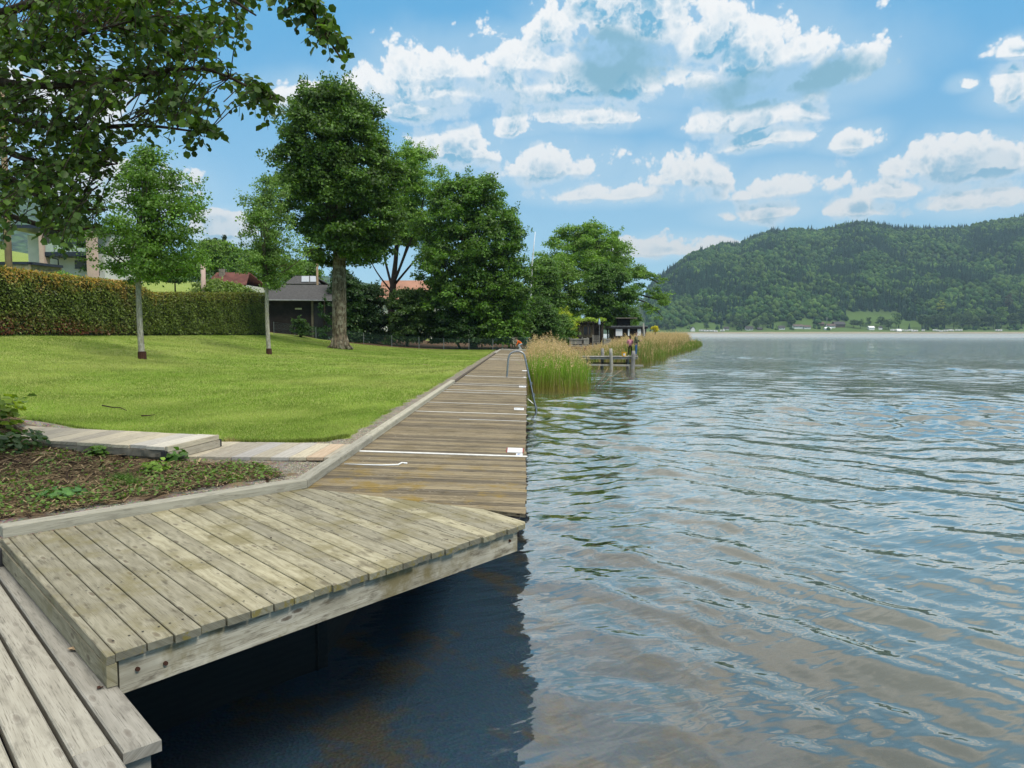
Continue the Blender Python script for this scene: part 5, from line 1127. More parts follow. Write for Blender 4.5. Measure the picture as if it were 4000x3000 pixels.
# ivy and sprouts on the mound at the left edge
weedplant(15, 1680, 'yellow green sapling sprouts on the soil mound at the left edge', .30, 120, .10, (.07, .15, .02), (.30, .40, .03), 10, 'sapling_sprouts', hh=.42)
weedplant(45, 1760, 'dark glossy ivy covering the side of the soil mound', .36, 200, .08, (.025, .06, .02), (.09, .17, .04), 11, 'ivy', hh=.18)
for pts, lb in (([(400, 1592), (440, 1598), (470, 1600), (495, 1612)], 'thin dead branch with side twigs lying on the lawn beyond the upper path'), ([(552, 1633), (580, 1632), (604, 1628)], 'straight dark stick on the lawn, right of the forked branch'), ([(1655, 1428), (1680, 1430)], 'short pale stick on the far lawn')):
    q = [ground_hit(*p_) + Vector((0, 0, .035)) for p_ in pts]; polyline('dead_branch' if len(pts) == 4 else 'stick', q, .014, .006, lb, 'stick', M_twig if 'pale' not in lb else M_tan2)
for pts, lb in (([(157, 1783), (210, 1781)], 'pale split stick in the bark soil'), ([(180, 1818), (215, 1796)], 'slanting light brown stick in the bark soil'), ([(360, 1935), (412, 1903)], 'thin grey twig between the grass tufts and the kerb'), ([(250, 1758), (300, 1752), (350, 1762)], 'long dry pale twig lying beside the upper path')):
    q = [ground_hit(*p_, lo=4) + Vector((0, 0, .03)) for p_ in pts]; polyline('stick', q, .011, .006, lb, 'stick', M_tan2)
# ------------------------------------------------------------------ reeds
def reedbed(name, label, poly_, n, zt, zspread, c_low, c_mid, c_top, tan, seed, wdt=.018, tanc=(.55, .40, .21)):
    g = np.random.default_rng(seed); A = np.array(poly_); P = []
    while sum(len(q) for q in P) < n:
        q = np.stack([g.uniform(A[:, 0].min(), A[:, 0].max(), n), g.uniform(A[:, 1].min(), A[:, 1].max(), n)], 1); P.append(q[sdist(q, poly_) + vnoise(q, 1.2, 44, 2) * .25 > 0])
    P = np.concatenate(P)[:n]
    if name == 'near_reeds': P = P[g.random(len(P)) > np.clip((P[:, 1] - 41) / 12, 0, .62)]
    n = len(P); h = zt(P) * (1 + g.normal(0, zspread, n)) * (1 - .35 * np.clip(.4 - sdist(P, poly_), 0, .4)); istan = g.random(n) < tan(P); h = np.where(istan, h * 1.05, h)
    p3 = np.stack([P[:, 0], P[:, 1], np.full(n, -.15)], 1); l = g.normal(size=(n, 2)) * .10; w_ = wdt * g.uniform(.6, 1.3, n) * np.where(istan, .55, 1.)
    a = g.uniform(0, 2 * pi, n); t = np.stack([np.cos(a), np.sin(a), np.zeros(n)], 1) * (w_ / 2)[:, None]; rows = []; cols = []; f1 = g.random(n)[:, None]; S_ = 4
    for k in range(S_ + 1):
        f = k / S_; c = p3.copy(); c[:, :2] += l * (h * (f * .5 + f * f * .9))[:, None]; c[:, 2] += h * f * (1 - .10 * f * f * np.linalg.norm(l, axis=1) * 8); wv = (.7, 1, 1, .7, .12)[k]; rows += [c - t * wv, c + t * wv]
        gc = np.array(c_low) * max(0, 1 - f * 2.6) + np.array(c_mid) * (1 - abs(f - .4) * 1.6 if abs(f - .4) < .6 else 0) + np.array(c_top) * max(0, f - .4) * 1.4; gc = gc[None] * (.75 + .5 * f1)
        tc_ = np.array(tanc)[None] * (.6 + .6 * f1) * (.75 + .25 * f); cc = np.where(istan[:, None], tc_, gc); cols += [cc, cc]
    V_ = np.stack(rows, 1); Cc = np.stack(cols, 1); per = 2 * (S_ + 1); i = np.arange(n)[:, None] * per; F_ = np.concatenate([i + np.array([[2 * k, 2 * k + 1, 2 * k + 3, 2 * k + 2]]) for k in range(S_)], 0)
    # plumes on part of the tan stalks
    tops = (rows[-1] + rows[-2])[istan] / 2; tops = tops[g.random(len(tops)) < .40]; m = len(tops); per2 = 20; ci = np.repeat(np.arange(m), per2); off = g.normal(size=(m * per2, 3)) * np.array([.035, .035, .10]); off[:, 0] += .06 - .5 * np.abs(off[:, 2])
    Vp, Fp, kk = leafquads(tops[ci] + off - np.array([0, 0, .08]), g.normal(size=(m * per2, 3)), .085 * g.uniform(.6, 1.3, m * per2), g, .35); cp = leafcol(m * per2, (.50, .36, .20), (.76, .58, .36), g, kk, .2)
    Vall = np.concatenate([V_.reshape(-1, 3), Vp]); Fall = np.concatenate([F_, Fp + len(V_) * per]); call = np.concatenate([Cc.reshape(-1, 3), cp])
    prop(fast(name, Vall, Fall, M_blade, None, col=call), label, 'reeds', kind='stuff')
reedA = [(.12, 33.6), (.9, 33.2), (2.0, 33.4), (2.9, 34.6), (3.3, 37), (3.1, 42), (3.0, 47), (2.7, 52), (3.4, 57), (3.6, 61), (1.0, 62), (.3, 60), (.1, 45)]
reedbed('near_reeds', 'tall bright green reeds with dry tan stalks beside the boardwalk', reedA, 7600, lambda P: 1.72 + .020 * (P[:, 1] - 33) - .22 * np.clip(P[:, 0] - 1.6, 0, 3) + .10 * vnoise(P, .6, 41), .13, (.34, .22, .07), (.17, .27, .03), (.25, .45, .04), lambda P: np.clip(.16 + (P[:, 1] - 38) / 9, .12, .9) * np.clip(1.2 - (P[:, 1] - 40) / 40, .4, 1), 61, .020, (.62, .45, .25))
reedB = [(4.2, 57), (6.5, 57.5), (9.0, 59), (10.8, 64), (13, 74), (17.5, 88), (24, 112), (31, 140), (34.5, 158), (32, 172), (24, 165), (22, 140), (16, 115), (11, 95), (5, 80), (3.2, 66)]
reedbed('far_reeds', 'wide bed of green and tan reeds behind the jetty running out to a point', reedB, 24000, lambda P: (2.25 + .002 * (P[:, 1] - 57) + .12 * vnoise(P, .3, 42)) * np.clip(.60 + (P[:, 0] / P[:, 1] - .09) * 7, .55, 1), .10, (.20, .15, .06), (.13, .20, .035), (.20, .30, .05), lambda P: np.clip(.42 + (P[:, 1] - 62) / 60 + .3 * vnoise(P, .15, 43), .25, .8), 62, .035)
reedbed('shallow_reeds', 'sparse thin reeds standing in the water at the tip of the reed bed', [(8.8, 58), (10, 59.5), (12.5, 66), (14, 74), (18.5, 88), (26, 112), (34, 142), (37, 160), (34.5, 158), (31, 140), (24, 112), (17.5, 88), (13, 74), (10.5, 64)], 2600, lambda P: 1.25 + .1 * vnoise(P, .6, 45), .2, (.20, .15, .06), (.13, .20, .03), (.2, .3, .05), lambda P: np.full(len(P), .12), 63, .03)
for i, (pts, lb) in enumerate([([(2318, 1525), (2360, 1460), (2375, 1437)], 'steep'), ([(2325, 1522), (2380, 1480), (2432, 1442)], 'long low'), ([(2322, 1520), (2350, 1485), (2368, 1462)], 'short'), ([(2314, 1518), (2335, 1450), (2345, 1420)], 'nearly upright'), ([(2341, 1518), (2368, 1490), (2382, 1470)], 'outermost')]):
    polyline('bent_reed_stalk', [atY(px, py, 34.2) for px, py in pts], .014, .006, lb + ' pale dry reed stalk leaning out over the water at the reed edge', 'reed stalk', M_tan2, 5)

# ------------------------------------------------------------------ overhanging tree (top left)
def overhang():
    g = np.random.default_rng(77); base = Vector((-7.9, 8.4, gz1(-7.9, 8.4)))
    e = empty('overhanging_alder', base, 'large broadleaf tree whose dark leafy branches hang into the top left corner', 'tree')
    mb = MB(); fork = Vector((-8.0, 8.2, 4.6)); mb.tube([base - Vector((0, 0, .2)), (-8.0, 8.3, 2.6), fork], [.24, .19, .17], 12, .5)
    mains = [[(-300, 330, 7.6), (0, 225, 7.0), (160, 180, 6.5), (330, 130, 6.2), (520, 80, 6.0)], [(-300, 300, 7.6), (60, 330, 6.8), (280, 330, 6.4), (520, 300, 6.2), (800, 270, 6.0), (1060, 390, 5.9)],
             [(-250, 420, 7.8), (100, 480, 7.2), (330, 500, 6.9), (560, 490, 6.6), (800, 520, 6.4)], [(-250, 600, 8.), (50, 700, 7.6), (200, 800, 7.4), (420, 820, 7.2)], [(-250, 200, 7.), (100, 20, 6.2), (400, -60, 5.8), (800, -40, 5.5), (1000, 60, 5.4)],
             [(400, -60, 5.8), (900, -150, 5.4), (1150, -60, 5.3), (1250, 100, 5.2), (1330, 225, 5.2)], [(-250, 760, 8.4), (60, 850, 8.1), (250, 900, 7.9), (400, 880, 7.8)], [(-250, 500, 7.5), (100, 620, 7.0), (300, 650, 6.8), (460, 640, 6.7)]]
    lines = []
    for i, mn in enumerate(mains):
        q = [atY(*p_) for p_ in mn]
        if mn[0][0] < 0: q = [fork.copy() if i % 2 else Vector((-7.98, 8.25, 3.9 + .1 * i))] + q
        sp = smooth_path(q, 6); lines += [(p_, i) for p_ in sp]; mb.tube(sp, list(np.linspace(.055 if mn[0][0] < 0 else .02, .006, len(sp))), 7, .5)
    LP = np.array([tuple(p_) for p_, _ in lines])
    region = [(-120, -150), (1000, -150), (1060, -20), (985, 60), (1010, 180), (870, 200), (1075, 330), (1100, 400), (1010, 440), (870, 360), (880, 520), (850, 560), (760, 510), (640, 540), (560, 590), (500, 560), (480, 640), (520, 760), (500, 850), (430, 870), (420, 960), (330, 930), (250, 1000), (170, 960), (90, 1000), (40, 950), (-120, 1010)]
    arm = [(1100, -150), (1180, -100), (1275, 40), (1330, 130), (1350, 235), (1290, 230), (1210, 110), (1120, 0), (1080, -60)]
    ends = []
    def samp(poly_, n, d0, d1, jit):
        A = np.array(poly_, float); out = []
        while len(out) < n:
            q = np.array([g.uniform(A[:, 0].min(), A[:, 0].max()), g.uniform(A[:, 1].min(), A[:, 1].max())])
            sd_ = sdist([q], poly_)[0]
            hole = sin(q[0] * .017 + 1.3 * sin(q[1] * .011)) + sin(q[1] * .021 + 1.7 * sin(q[0] * .009 + 1)); 
            if sd_ > 0 and not (hole > .95 and g.random() < .9) and not (sd_ < jit) and not (sd_ < 2 * jit and g.random() < .35): out.append(tuple(atY(q[0], q[1], g.uniform(d0, d1))))
        return out
    ends = samp(region, 950, 5.6, 8.2, 36) + samp(arm, 40, 5.0, 5.5, 2) + samp([(860, 330), (1000, 300), (1100, 400), (1080, 450), (960, 420)], 16, 5.8, 6.1, 1) + samp([(720, 480), (860, 500), (870, 560), (760, 590)], 14, 6.2, 6.6, 1)
    LV = []; LN = []
    for c in ends:
        c = Vector(c); d_ = np.linalg.norm(LP - np.array(c)[None], axis=1); a = Vector(LP[int(d_.argmin())]); L = (c - a).length
        if L > .5: a = c + (a - c).normalized() * .5
        m = a.lerp(c, .5) + Vector((0, 0, .05)); tip = c + (c - a).normalized() * .10 + Vector((0, 0, -.07)); tw = [a, m, c, tip]
        mb.tube(tw, [.005, .004, .003, .0015], 4, .5, caps=False)
        nl = g.integers(9, 15)
        for k in range(nl):
            f = .30 + .7 * k / nl; s_ = f * 3; i = min(2, int(s_)); p_ = tw[i].lerp(tw[i + 1], s_ - i); ax = (tw[i + 1] - tw[i]).normalized(); sdv = ax.cross(Vector((0, 0, 1))).normalized() * (1 if k % 2 else -1)
            LV.append(tuple(p_ + sdv * .012 + Vector(g.normal(size=3) * .012))); LN.append((sdv * .6 + ax * .4, ))
    P = np.array(LV); n = len(P); D = np.array([tuple(q[0]) for q in LN]); D = D + g.normal(size=(n, 3)) * .45; D[:, 2] -= .35; D /= np.linalg.norm(D, axis=1, keepdims=True)
    N_ = g.normal(size=(n, 3)) * .6; N_[:, 2] += .9; N_ -= D * (N_ * D).sum(1)[:, None]; N_ /= np.linalg.norm(N_, axis=1, keepdims=True); b = np.cross(N_, D); s_ = (.060 * g.uniform(.6, 1.25, n))[:, None]
    rows = [P, P + D * s_ * .22 + b * s_ * .38 + N_ * s_ * .10, P + D * s_ * .70 + b * s_ * .42 + N_ * s_ * .12, P + D * s_ * 1.0 - N_ * s_ * .08, P + D * s_ * .70 - b * s_ * .42 + N_ * s_ * .12, P + D * s_ * .22 - b * s_ * .38 + N_ * s_ * .10]
    V_ = np.stack(rows, 1); i = np.arange(n)[:, None] * 6; F_ = np.concatenate([i + np.array([[0, 1, 2, 3]]), i + np.array([[0, 3, 4, 5]])], 0)
    col = leafcol(n, (.032, .075, .011), (.085, .16, .022), g, 6, .38)
    yl = np.repeat((g.random(n) < .06), 6); col[yl] = (.12, .21, .02)
    fast('crown', V_.reshape(-1, 3) - np.array(base), F_, M_leaf, e, col=col)
    mb.v = [tuple(Vector(v_) - base) for v_ in mb.v]; mb.build('trunk', B_dark, e, smooth=True)
overhang()
# ------------------------------------------------------------------ fence and gate
def mesh_panel(mb, A, B_, z0, z1, step=.16, r_=.0035):
    A = Vector(A); B_ = Vector(B_); L = (B_ - A).length; d = (B_ - A) / L; H_ = z1 - z0; u = -H_
    while u < L:
        for sg in (1, -1):
            a, b = (u, 0.), (u + H_, H_)
            if a[0] < 0: a = (0, -u)
            if b[0] > L: b = (L, L - u)
            if sg < 0: a, b = (a[0], H_ - a[1]), (b[0], H_ - b[1])
            p_ = A + d * a[0]; q = A + d * b[0]
            s_ = Vector((0, 0, r_ * .7)) + d * r_ * .7 * (-sg)
            mb.poly([(p_ - s_)[:] [:2] + (z0 + a[1] - s_.z,), (q - s_)[:][:2] + (z0 + b[1] - s_.z,), (q + s_)[:][:2] + (z0 + b[1] + s_.z,), (p_ + s_)[:][:2] + (z0 + a[1] + s_.z,)])
        u += step
fe = empty('wire_fence', (-10, 60.6, gz1(-10, 60.6)), 'low wire mesh fence on thin grey posts along the far end of the lawn', 'fence')
fpts = []
for px in (1070, 1152, 1234, 1320, 1420, 1530, 1636, 1733, 1831, 1925):
    Y = 56.2 if px < 1100 else (58.3 if px < 1200 else (59.4 if px < 1260 else 61.0)); x = atY(px, 1300, Y).x; fpts.append((x, Y, gz1(x, Y)))
for p_ in fpts:
    m_ = MB(); m_.tube([(p_[0], p_[1], p_[2] - .1), (p_[0], p_[1], p_[2] + .95)], .026, 8); loc(m_.build('post', M_grey, fe), fe)
for a, b in zip(fpts[:-1], fpts[1:]):
    m_ = MB(); z = (a[2] + b[2]) / 2; mesh_panel(m_, (a[0], a[1], 0), (b[0], b[1], 0), z + .03, z + .90, .14); m_.box((a[0], a[1], a[2] + .92), (b[0], b[1], b[2] + .92), .008, .008); m_.box((a[0], a[1], a[2] + .48), (b[0], b[1], b[2] + .48), .006, .006); loc(m_.build('wire_mesh', M_wire, fe), fe)
ga = empty('wire_gate', (-1.2, 63.0, 1.2), 'green framed chain link gate across the far end of the boardwalk', 'gate')
YG = 63.0
def gx(px): return atY(px, 1340, YG).x
gt, gb_ = atY(2000, 1318, YG).z, atY(2000, 1366, YG).z
for px in (1934, 1941, 1962): m_ = MB(); m_.tube([(gx(px), YG, gb_ - .1), (gx(px), YG, gt)], .028, 8); loc(m_.build('post', M_green, ga), ga)
m_ = MB(); m_.tube([(gx(1936), YG, gt - .03), (gx(1914), YG - .1, gb_ + .15)], .022, 8); loc(m_.build('brace', M_green, ga), ga)
m_ = MB(); m_.tube([(gx(1962), YG, gt), (gx(2070), YG, gt), (gx(2074), YG, gt - .06), (gx(2074), YG, gb_)], .026, 8); m_.tube([(gx(1962), YG, gb_ + .04), (gx(2074), YG, gb_ + .04)], .02, 8); loc(m_.build('gate_frame', M_green, ga), ga)
m_ = MB(); m_.tube([(gx(2010), YG, gb_), (gx(2010), YG, gt)], .022, 8); m_.tube([(gx(2058), YG, gb_), (gx(2058), YG, gt)], .035, 8); loc(m_.build('upright', M_green, ga), ga)
m_ = MB(); mesh_panel(m_, (gx(1934), YG, 0), (gx(2074), YG, 0), gb_ + .03, gt - .02, .12, .005); loc(m_.build('wire_mesh', M_green, ga), ga)
# cloth over the gate
def cloth():
    x0, x1 = gx(1998), gx(2021); n, m = 14, 18; V_ = []
    for j in range(m + 1):
        for i in range(n + 1):
            f = i / n; t = j / m; wv = .05 * sin(f * 9 + t * 2) * t + .03 * sin(f * 17 + 1); nar = 1 - .45 * t
            V_.append((((f - .5) * nar + .5) * (x1 - x0), -.05 + wv, -t * (1.12 - .25 * abs(sin(f * 7)))))
    i = np.arange((n + 1) * (m + 1)).reshape(m + 1, n + 1); F_ = np.stack([i[:-1, :-1], i[:-1, 1:], i[1:, 1:], i[1:, :-1]], -1).reshape(-1, 4)
    o = fast('draped_jacket', V_, F_, M_camo2, None, smooth=True); o.location = (x0, YG - .03, gt + .04); o.modifiers.new('s', 'SOLIDIFY').thickness = .015
    prop(o, 'pale patterned jacket hanging over the top rail of the gate', 'jacket')
def camo2(n):
    p = n.tc(); a = n.vor(p, 7., out='Color'); v_ = n.sep(a)[0]; c = n.mix(n.ss(v_, .4, .45), (.30, .27, .18), (.62, .58, .44)); c = n.mix(n.ss(v_, .72, .76), c, (.08, .075, .05)); return bsdf(n, c, .95)
M_camo2 = mat('pale_camouflage', camo2); cloth()
# ------------------------------------------------------------------ houses near
def house_box(e, x0, x1, y0, y1, z0, z1, mt, name='wall', c=.5):
    m_ = MB(); m_.prism([(x0, y0), (x1, y0), (x1, y1), (x0, y1)], z0, z1, (1, 0), c=c); return loc(m_.build(name, mt, e), e)
def quadbox(e, P, th, mt, name):              # roof slab from four corners
    m_ = MB(); P = [Vector(p_) for p_ in P]; n = (P[1] - P[0]).cross(P[3] - P[0]).normalized() * th; Q = [p_ - n for p_ in P]
    m_.poly(P); m_.poly(Q[::-1])
    for i in range(4): j = (i + 1) % 4; m_.poly([P[i], Q[i], Q[j], P[j]])
    return loc(m_.build(name, mt, e), e)
# dark hut
Yh = 61.5; hx0, hx1 = atY(1048, 1200, Yh).x, atY(1310, 1200, Yh).x; ze = atY(1200, 1170, Yh).z; zr = atY(1200, 1113, Yh + 3.5).z; zb = gz1(hx0, Yh) - .6
hut = empty('dark_hut', ((hx0 + hx1) / 2, Yh, zb), 'black brown wooden hut with a grey shallow roof beside the hedge end', 'hut')
def boards(n):
    p = n.geo(); _, _, z = n.sep(p); s_ = n.m('FRACT', n.m('MULTIPLY', z, 5.)); c = n.mix(n.ss(s_, .9, 1.), (.018, .014, .012), (.004, .003, .003)); c = n.mix(n.ss(n.noise(p, 3., 4), .4, .7, 0., .6), c, (.035, .027, .024)); return bsdf(n, c, .85)
M_boards = mat('dark_boards', boards)
house_box(hut, hx0, hx1, Yh, Yh + 7, zb, ze + .05, M_boards)
quadbox(hut, [(hx0 - .6, Yh - .7, ze - .02), (hx1 + .6, Yh - .7, ze - .02), (hx1 + .6, Yh + 3.5, zr), (hx0 - .6, Yh + 3.5, zr)], .1, M_roof, 'roof'); quadbox(hut, [(hx0 - .6, Yh + 3.5, zr), (hx1 + .6, Yh + 3.5, zr), (hx1 + .6, Yh + 7.7, ze), (hx0 - .6, Yh + 7.7, ze)], .1, M_roof, 'roof')
m_ = MB(); m_.tube([(hx0 - .6, Yh - .75, ze - .08), (hx1 + .6, Yh - .75, ze - .12)], .06, 8); loc(m_.build('gutter', M_grey, hut), hut)
house_box(hut, atY(1216, 1200, Yh).x, atY(1224, 1200, Yh).x, Yh - .04, Yh, zb, ze - .1, W_old, 'door_frame'); house_box(hut, atY(1226, 1200, Yh).x, hx1 - .1, Yh - .03, Yh, ze - 2.3, ze - .4, plain('grey_panel', (.05, .045, .045), .8), 'side_panel')
sg = empty('hut_sign', (atY(1152, 1205, Yh).x, Yh - .04, atY(1152, 1208, Yh).z), 'small pale yellow sign strip on the dark hut wall', 'sign'); house_box(sg, atY(1153, 1205, Yh).x, atY(1179, 1205, Yh).x, Yh - .05, Yh - .02, atY(1160, 1209, Yh).z, atY(1160, 1203, Yh).z, plain('pale_yellow', (.62, .58, .32), .6), 'panel')
house_box(hut, hx0, hx1, Yh - .06, Yh + 7.05, zb - .1, gz1(hx1, Yh) + .18, M_conc, 'plinth')
# house with skylights behind the hut
Yk = 84; kx0, kx1 = atY(1110, 1100, Yk).x, atY(1250, 1100, Yk).x
hk = empty('gabled_house', (kx0, Yk, 5), 'house behind the hut with bright roof windows on its grey roof', 'house')
kz0, kz1 = atY(1160, 1108, Yk).z, atY(1160, 1077, Yk + 3).z
house_box(hk, kx0 + .6, kx1 - .4, Yk + .4, Yk + 6, 3, kz0 + .05, M_boards)
quadbox(hk, [(kx0, Yk, kz0), (kx1 + .1, Yk, kz0), (kx1 - 1.6, Yk + 3, kz1), (kx0 + .3, Yk + 3, kz1)], .12, M_roof, 'roof'); quadbox(hk, [(kx0 + .3, Yk + 3, kz1), (kx1 - 1.6, Yk + 3, kz1), (kx1, Yk + 6.5, kz0), (kx0, Yk + 6.5, kz0)], .12, M_roof, 'roof')
for a, b in ((1178, 1208), (1212, 1235)):
    f0, f1 = .15, .85
    L = lambda px, f: Vector((atY(px, 1100, Yk).x - f * .9, Yk + 3 * f - .02, kz0 + (kz1 - kz0) * f + .09)); quadbox(hk, [L(a, f0), L(b, f0), L(b, f1), L(a, f1)], .04, plain('sky_lit_glass', (.42, .46, .50), .12, .3, .8, .05), 'roof_window')
# red roofed house
Yr = 92; rx0, rx1 = atY(795, 1080, Yr).x, atY(960, 1080, Yr).x; rz0, rz1 = atY(850, 1112, Yr).z, atY(850, 1064, Yr + 4).z
hr = empty('red_roofed_house', (rx0, Yr, 8), 'house with a red brown tiled roof showing above the hedge between the young trees', 'house'); house_box(hr, rx0 + .5, rx1 - .5, Yr + .5, Yr + 8, 5, rz0 + .05, M_wall)
quadbox(hr, [(rx0, Yr, rz0), (rx1, Yr, rz0), (rx1 - 1, Yr + 4, rz1), (rx0, Yr + 4, rz1)], .15, M_redroof, 'roof'); quadbox(hr, [(rx0, Yr + 4, rz1), (rx1 - 1, Yr + 4, rz1), (rx1, Yr + 8.5, rz0), (rx0, Yr + 8.5, rz0)], .15, M_redroof, 'roof')
house_box(hr, atY(860, 1060, Yr + 3).x, atY(876, 1060, Yr + 3).x, Yr + 2.6, Yr + 3.3, rz1 - 1, rz1 + .35, M_conc, 'chimney')
# salmon building seen through the trees
Ys_ = 105; sx0, sx1 = atY(1455, 1100, Ys_).x, atY(1690, 1100, Ys_).x; sz1, sz0 = atY(1560, 1082, Ys_).z, atY(1560, 1170, Ys_).z
hs = empty('salmon_building', (sx0, Ys_, 1.5), 'salmon roofed building glimpsed between the trunks beyond the fence', 'house'); house_box(hs, sx0 + .5, sx1 - .5, Ys_ + 3, Ys_ + 12, .5, sz0 + .2, M_wall)
quadbox(hs, [(sx0, Ys_ + 2, sz0), (sx1 + 1.5, Ys_ + 2, sz0), (sx1, Ys_ + 7, sz1), (sx0, Ys_ + 7, sz1)], .15, M_salmon, 'roof')
house_box(hs, atY(1640, 1200, Ys_).x, atY(1665, 1200, Ys_).x, Ys_ + 2.9, Ys_ + 2.96, atY(1650, 1260, Ys_).z, atY(1650, 1215, Ys_).z, M_gglass, 'window')
# white house upper left
Yw = 95; wx = lambda px, Y=Yw: atY(px, 1000, Y).x; wz = lambda py, Y=Yw: atY(200, py, Y).z
hw = empty('white_house', (wx(200), Yw, wz(1075)), 'white house with a dark blue balcony edge and pinkish corner pillars at the left', 'house')
zg = wz(1085) - 1.5
house_box(hw, wx(178), wx(365), Yw + 2.5, Yw + 12, zg, wz(984), M_wall, 'wall'); house_box(hw, wx(40), wx(180), Yw + 3.5, Yw + 14, zg, wz(905), M_wall, 'tower_wall'); house_box(hw, wx(180), wx(360), Yw + 4.5, Yw + 12, wz(984), wz(895), M_wall, 'upper_wall')
house_box(hw, wx(174), wx(341), Yw, Yw + 4.4, wz(1000), wz(984), M_navy, 'balcony_edge'); m_ = MB()
for a, b in ((157, 175), (341, 367)): house_box(hw, wx(a), wx(b), Yw - .2, Yw + 1.0, zg, wz(905), M_pinkw, 'pillar')
house_box(hw, wx(246), wx(292), Yw + 2.42, Yw + 2.47, wz(1043), wz(1010), M_glass, 'window'); house_box(hw, wx(322), wx(344), Yw + 2.42, Yw + 2.47, wz(1071), wz(1055), M_glass, 'cellar_window')
house_box(hw, wx(176), wx(208), Yw + .1, Yw + .16, wz(984), wz(950), M_gglass, 'balcony_glass'); house_box(hw, wx(214), wx(296), Yw + .1, Yw + .16, wz(984), wz(955), M_gglass, 'balcony_glass'); house_box(hw, wx(300), wx(339), Yw + .1, Yw + .16, wz(984), wz(968), M_gglass, 'balcony_glass')
m_ = MB(); m_.tube([(wx(176), Yw + .1, wz(1001)), (wx(203), Yw + 1.2, wz(1009)), (wx(203), Yw + 1.3, wz(1040))], .09, 8); loc(m_.build('drain_pipe', M_navy, hw), hw)
house_box(hw, wx(30), wx(372), Yw - .6, Yw + 13, wz(893), wz(880), M_navy, 'roof')
m_ = MB(); m_.tube([(wx(246), Yw + 2.3, wz(1044)), (wx(345), Yw + 2.3, wz(1044))], .05, 6); loc(m_.build('handrail', M_grey, hw), hw)
# retaining wall in front
rw = empty('retaining_wall', (wx(100, 60), 60, 6), 'tan garden wall with a dark blue coping above the hedge at the left', 'wall')
def wallrun(pa, pb, Ya, Yb, top_a, top_b, cop, hgt):
    a, b = atY(pa, top_a, Ya), atY(pb, top_b, Yb); m_ = MB(); m_.poly([(a.x, a.y, a.z - hgt), (b.x, b.y, b.z - hgt), b - Vector((0, 0, .0)), a]); m_.poly([(a.x, a.y + .4, a.z - hgt), (b.x, b.y + .4, b.z - hgt), b + Vector((0, .4, 0)), a + Vector((0, .4, 0))][::-1]); m_.poly([a, b, b + Vector((0, .4, 0)), a + Vector((0, .4, 0))]); m_.poly([b, (b.x, b.y, b.z - hgt), (b.x, b.y + .4, b.z - hgt), b + Vector((0, .4, 0))]); loc(m_.build('wall', M_tan, rw), rw)
    m_ = MB(); m_.box(a + Vector((0, .2, cop / 2)), b + Vector((0, .2, cop / 2)), .55, cop); loc(m_.build('coping', M_navy, rw), rw)
wallrun(-80, 112, 60, 60, 1033, 1033, .22, 2.4); wallrun(112, 230, 60, 64, 1033, 1046, .22, 2.6)
# telegraph poles, mast
def pole(name, label, cat, pts, Y, r0, r1, mt, zb=None, group=None):
    q = [atY(px, py, Y) for px, py in pts]; b = q[0]; b.z = (zb if zb is not None else gz1(b.x, Y)) - .1; e = empty(name, b, label, cat, group=group); m_ = MB(); m_.tube([p_ - b for p_ in q], list(np.linspace(r0, r1, len(q))), 12); m_.build('shaft', mt, e, smooth=True); return e
p_ = pole('wooden_pole', 'thick pale wooden pole rising behind the hedge at the far left edge', 'pole', [(34, 1048), (24, 800), (14, 540), (8, 300)], 34, .155, .12, M_pole)
m_ = MB(); m_.lathe([(.45, -.4), (.42, .9), (.34, 1.02), (.0, 1.02)], (0, 0, 0), 14); m_.build('concrete_base', M_conc, p_)
pole('pink_post', 'weathered pinkish square post half hidden by leaves right of the larger young tree', 'post', [(793, 1095), (792, 1008)], 60, .19, .19, M_pinkw)
pole('thin_pole', 'thin brown wooden pole behind the hut roof, left of the lime trunk', 'pole', [(1238, 1120), (1239, 1030)], 75, .13, .10, M_pole)
e = pole('boat_mast', 'tall thin leaning silver mast rising from the bushes left of the headland trees', 'mast', [(2066, 1168), (2078, 1040), (2084, 975), (2091, 905)], 80, .10, .03, M_white, zb=1.2)
e['label'] = 'tall thin leaning white mast rising from the bushes left of the headland trees'
m_ = MB(); z = atY(2066, 1165, 80).z - e.location.z; m_.box((-.35, 0, z), (.35, 0, z), .05, .06); m_.build('spreader', M_white, e)
# ------------------------------------------------------------------ pergola hut, boathouse on the headland
Yp = 84
px_ = lambda px, Y=Yp: atY(px, 1300, Y).x; pz = lambda py, Y=Yp: atY(2300, py, Y).z
pg = empty('pergola_hut', (px_(2290), Yp, 1.2), 'brown wooden lakeside hut under a pergola with bright green vines', 'hut')
house_box(pg, px_(2250), px_(2352), Yp + .8, Yp + 5, .6, pz(1262), M_boards); house_box(pg, px_(2262), px_(2318), Yp + .7, Yp + .78, pz(1318), pz(1268), W_old, 'panelling')
house_box(pg, px_(2282), px_(2308), Yp + .58, Yp + .66, pz(1307), pz(1276), M_glass, 'window')
for a, b in ((2279, 2282), (2308, 2311)): house_box(pg, px_(a), px_(b), Yp + .56, Yp + .67, pz(1309), pz(1272), W_old, 'window_frame')
for px in (2238, 2296, 2316, 2352): m_ = MB(); m_.box((px_(px), Yp - .6, .5), (px_(px), Yp - .6, pz(1262)), .16, .16); loc(m_.build('post', W_dark, pg), pg)
for k in range(3): m_ = MB(); m_.box((px_(2215), Yp - .8 + k * 1.2, pz(1259)), (px_(2360), Yp - .8 + k * 1.2, pz(1259)), .14, .2); loc(m_.build('beam', W_dark, pg), pg)
m_ = MB(); m_.tube(smooth_path([(px_(2240), Yp - .7, 1), (px_(2255), Yp - .7, 2.2), (px_(2270), Yp - .7, pz(1275)), (px_(2300), Yp - .7, pz(1262))], 4), .05, 6); loc(m_.build('vine_stem', B_dark, pg), pg)
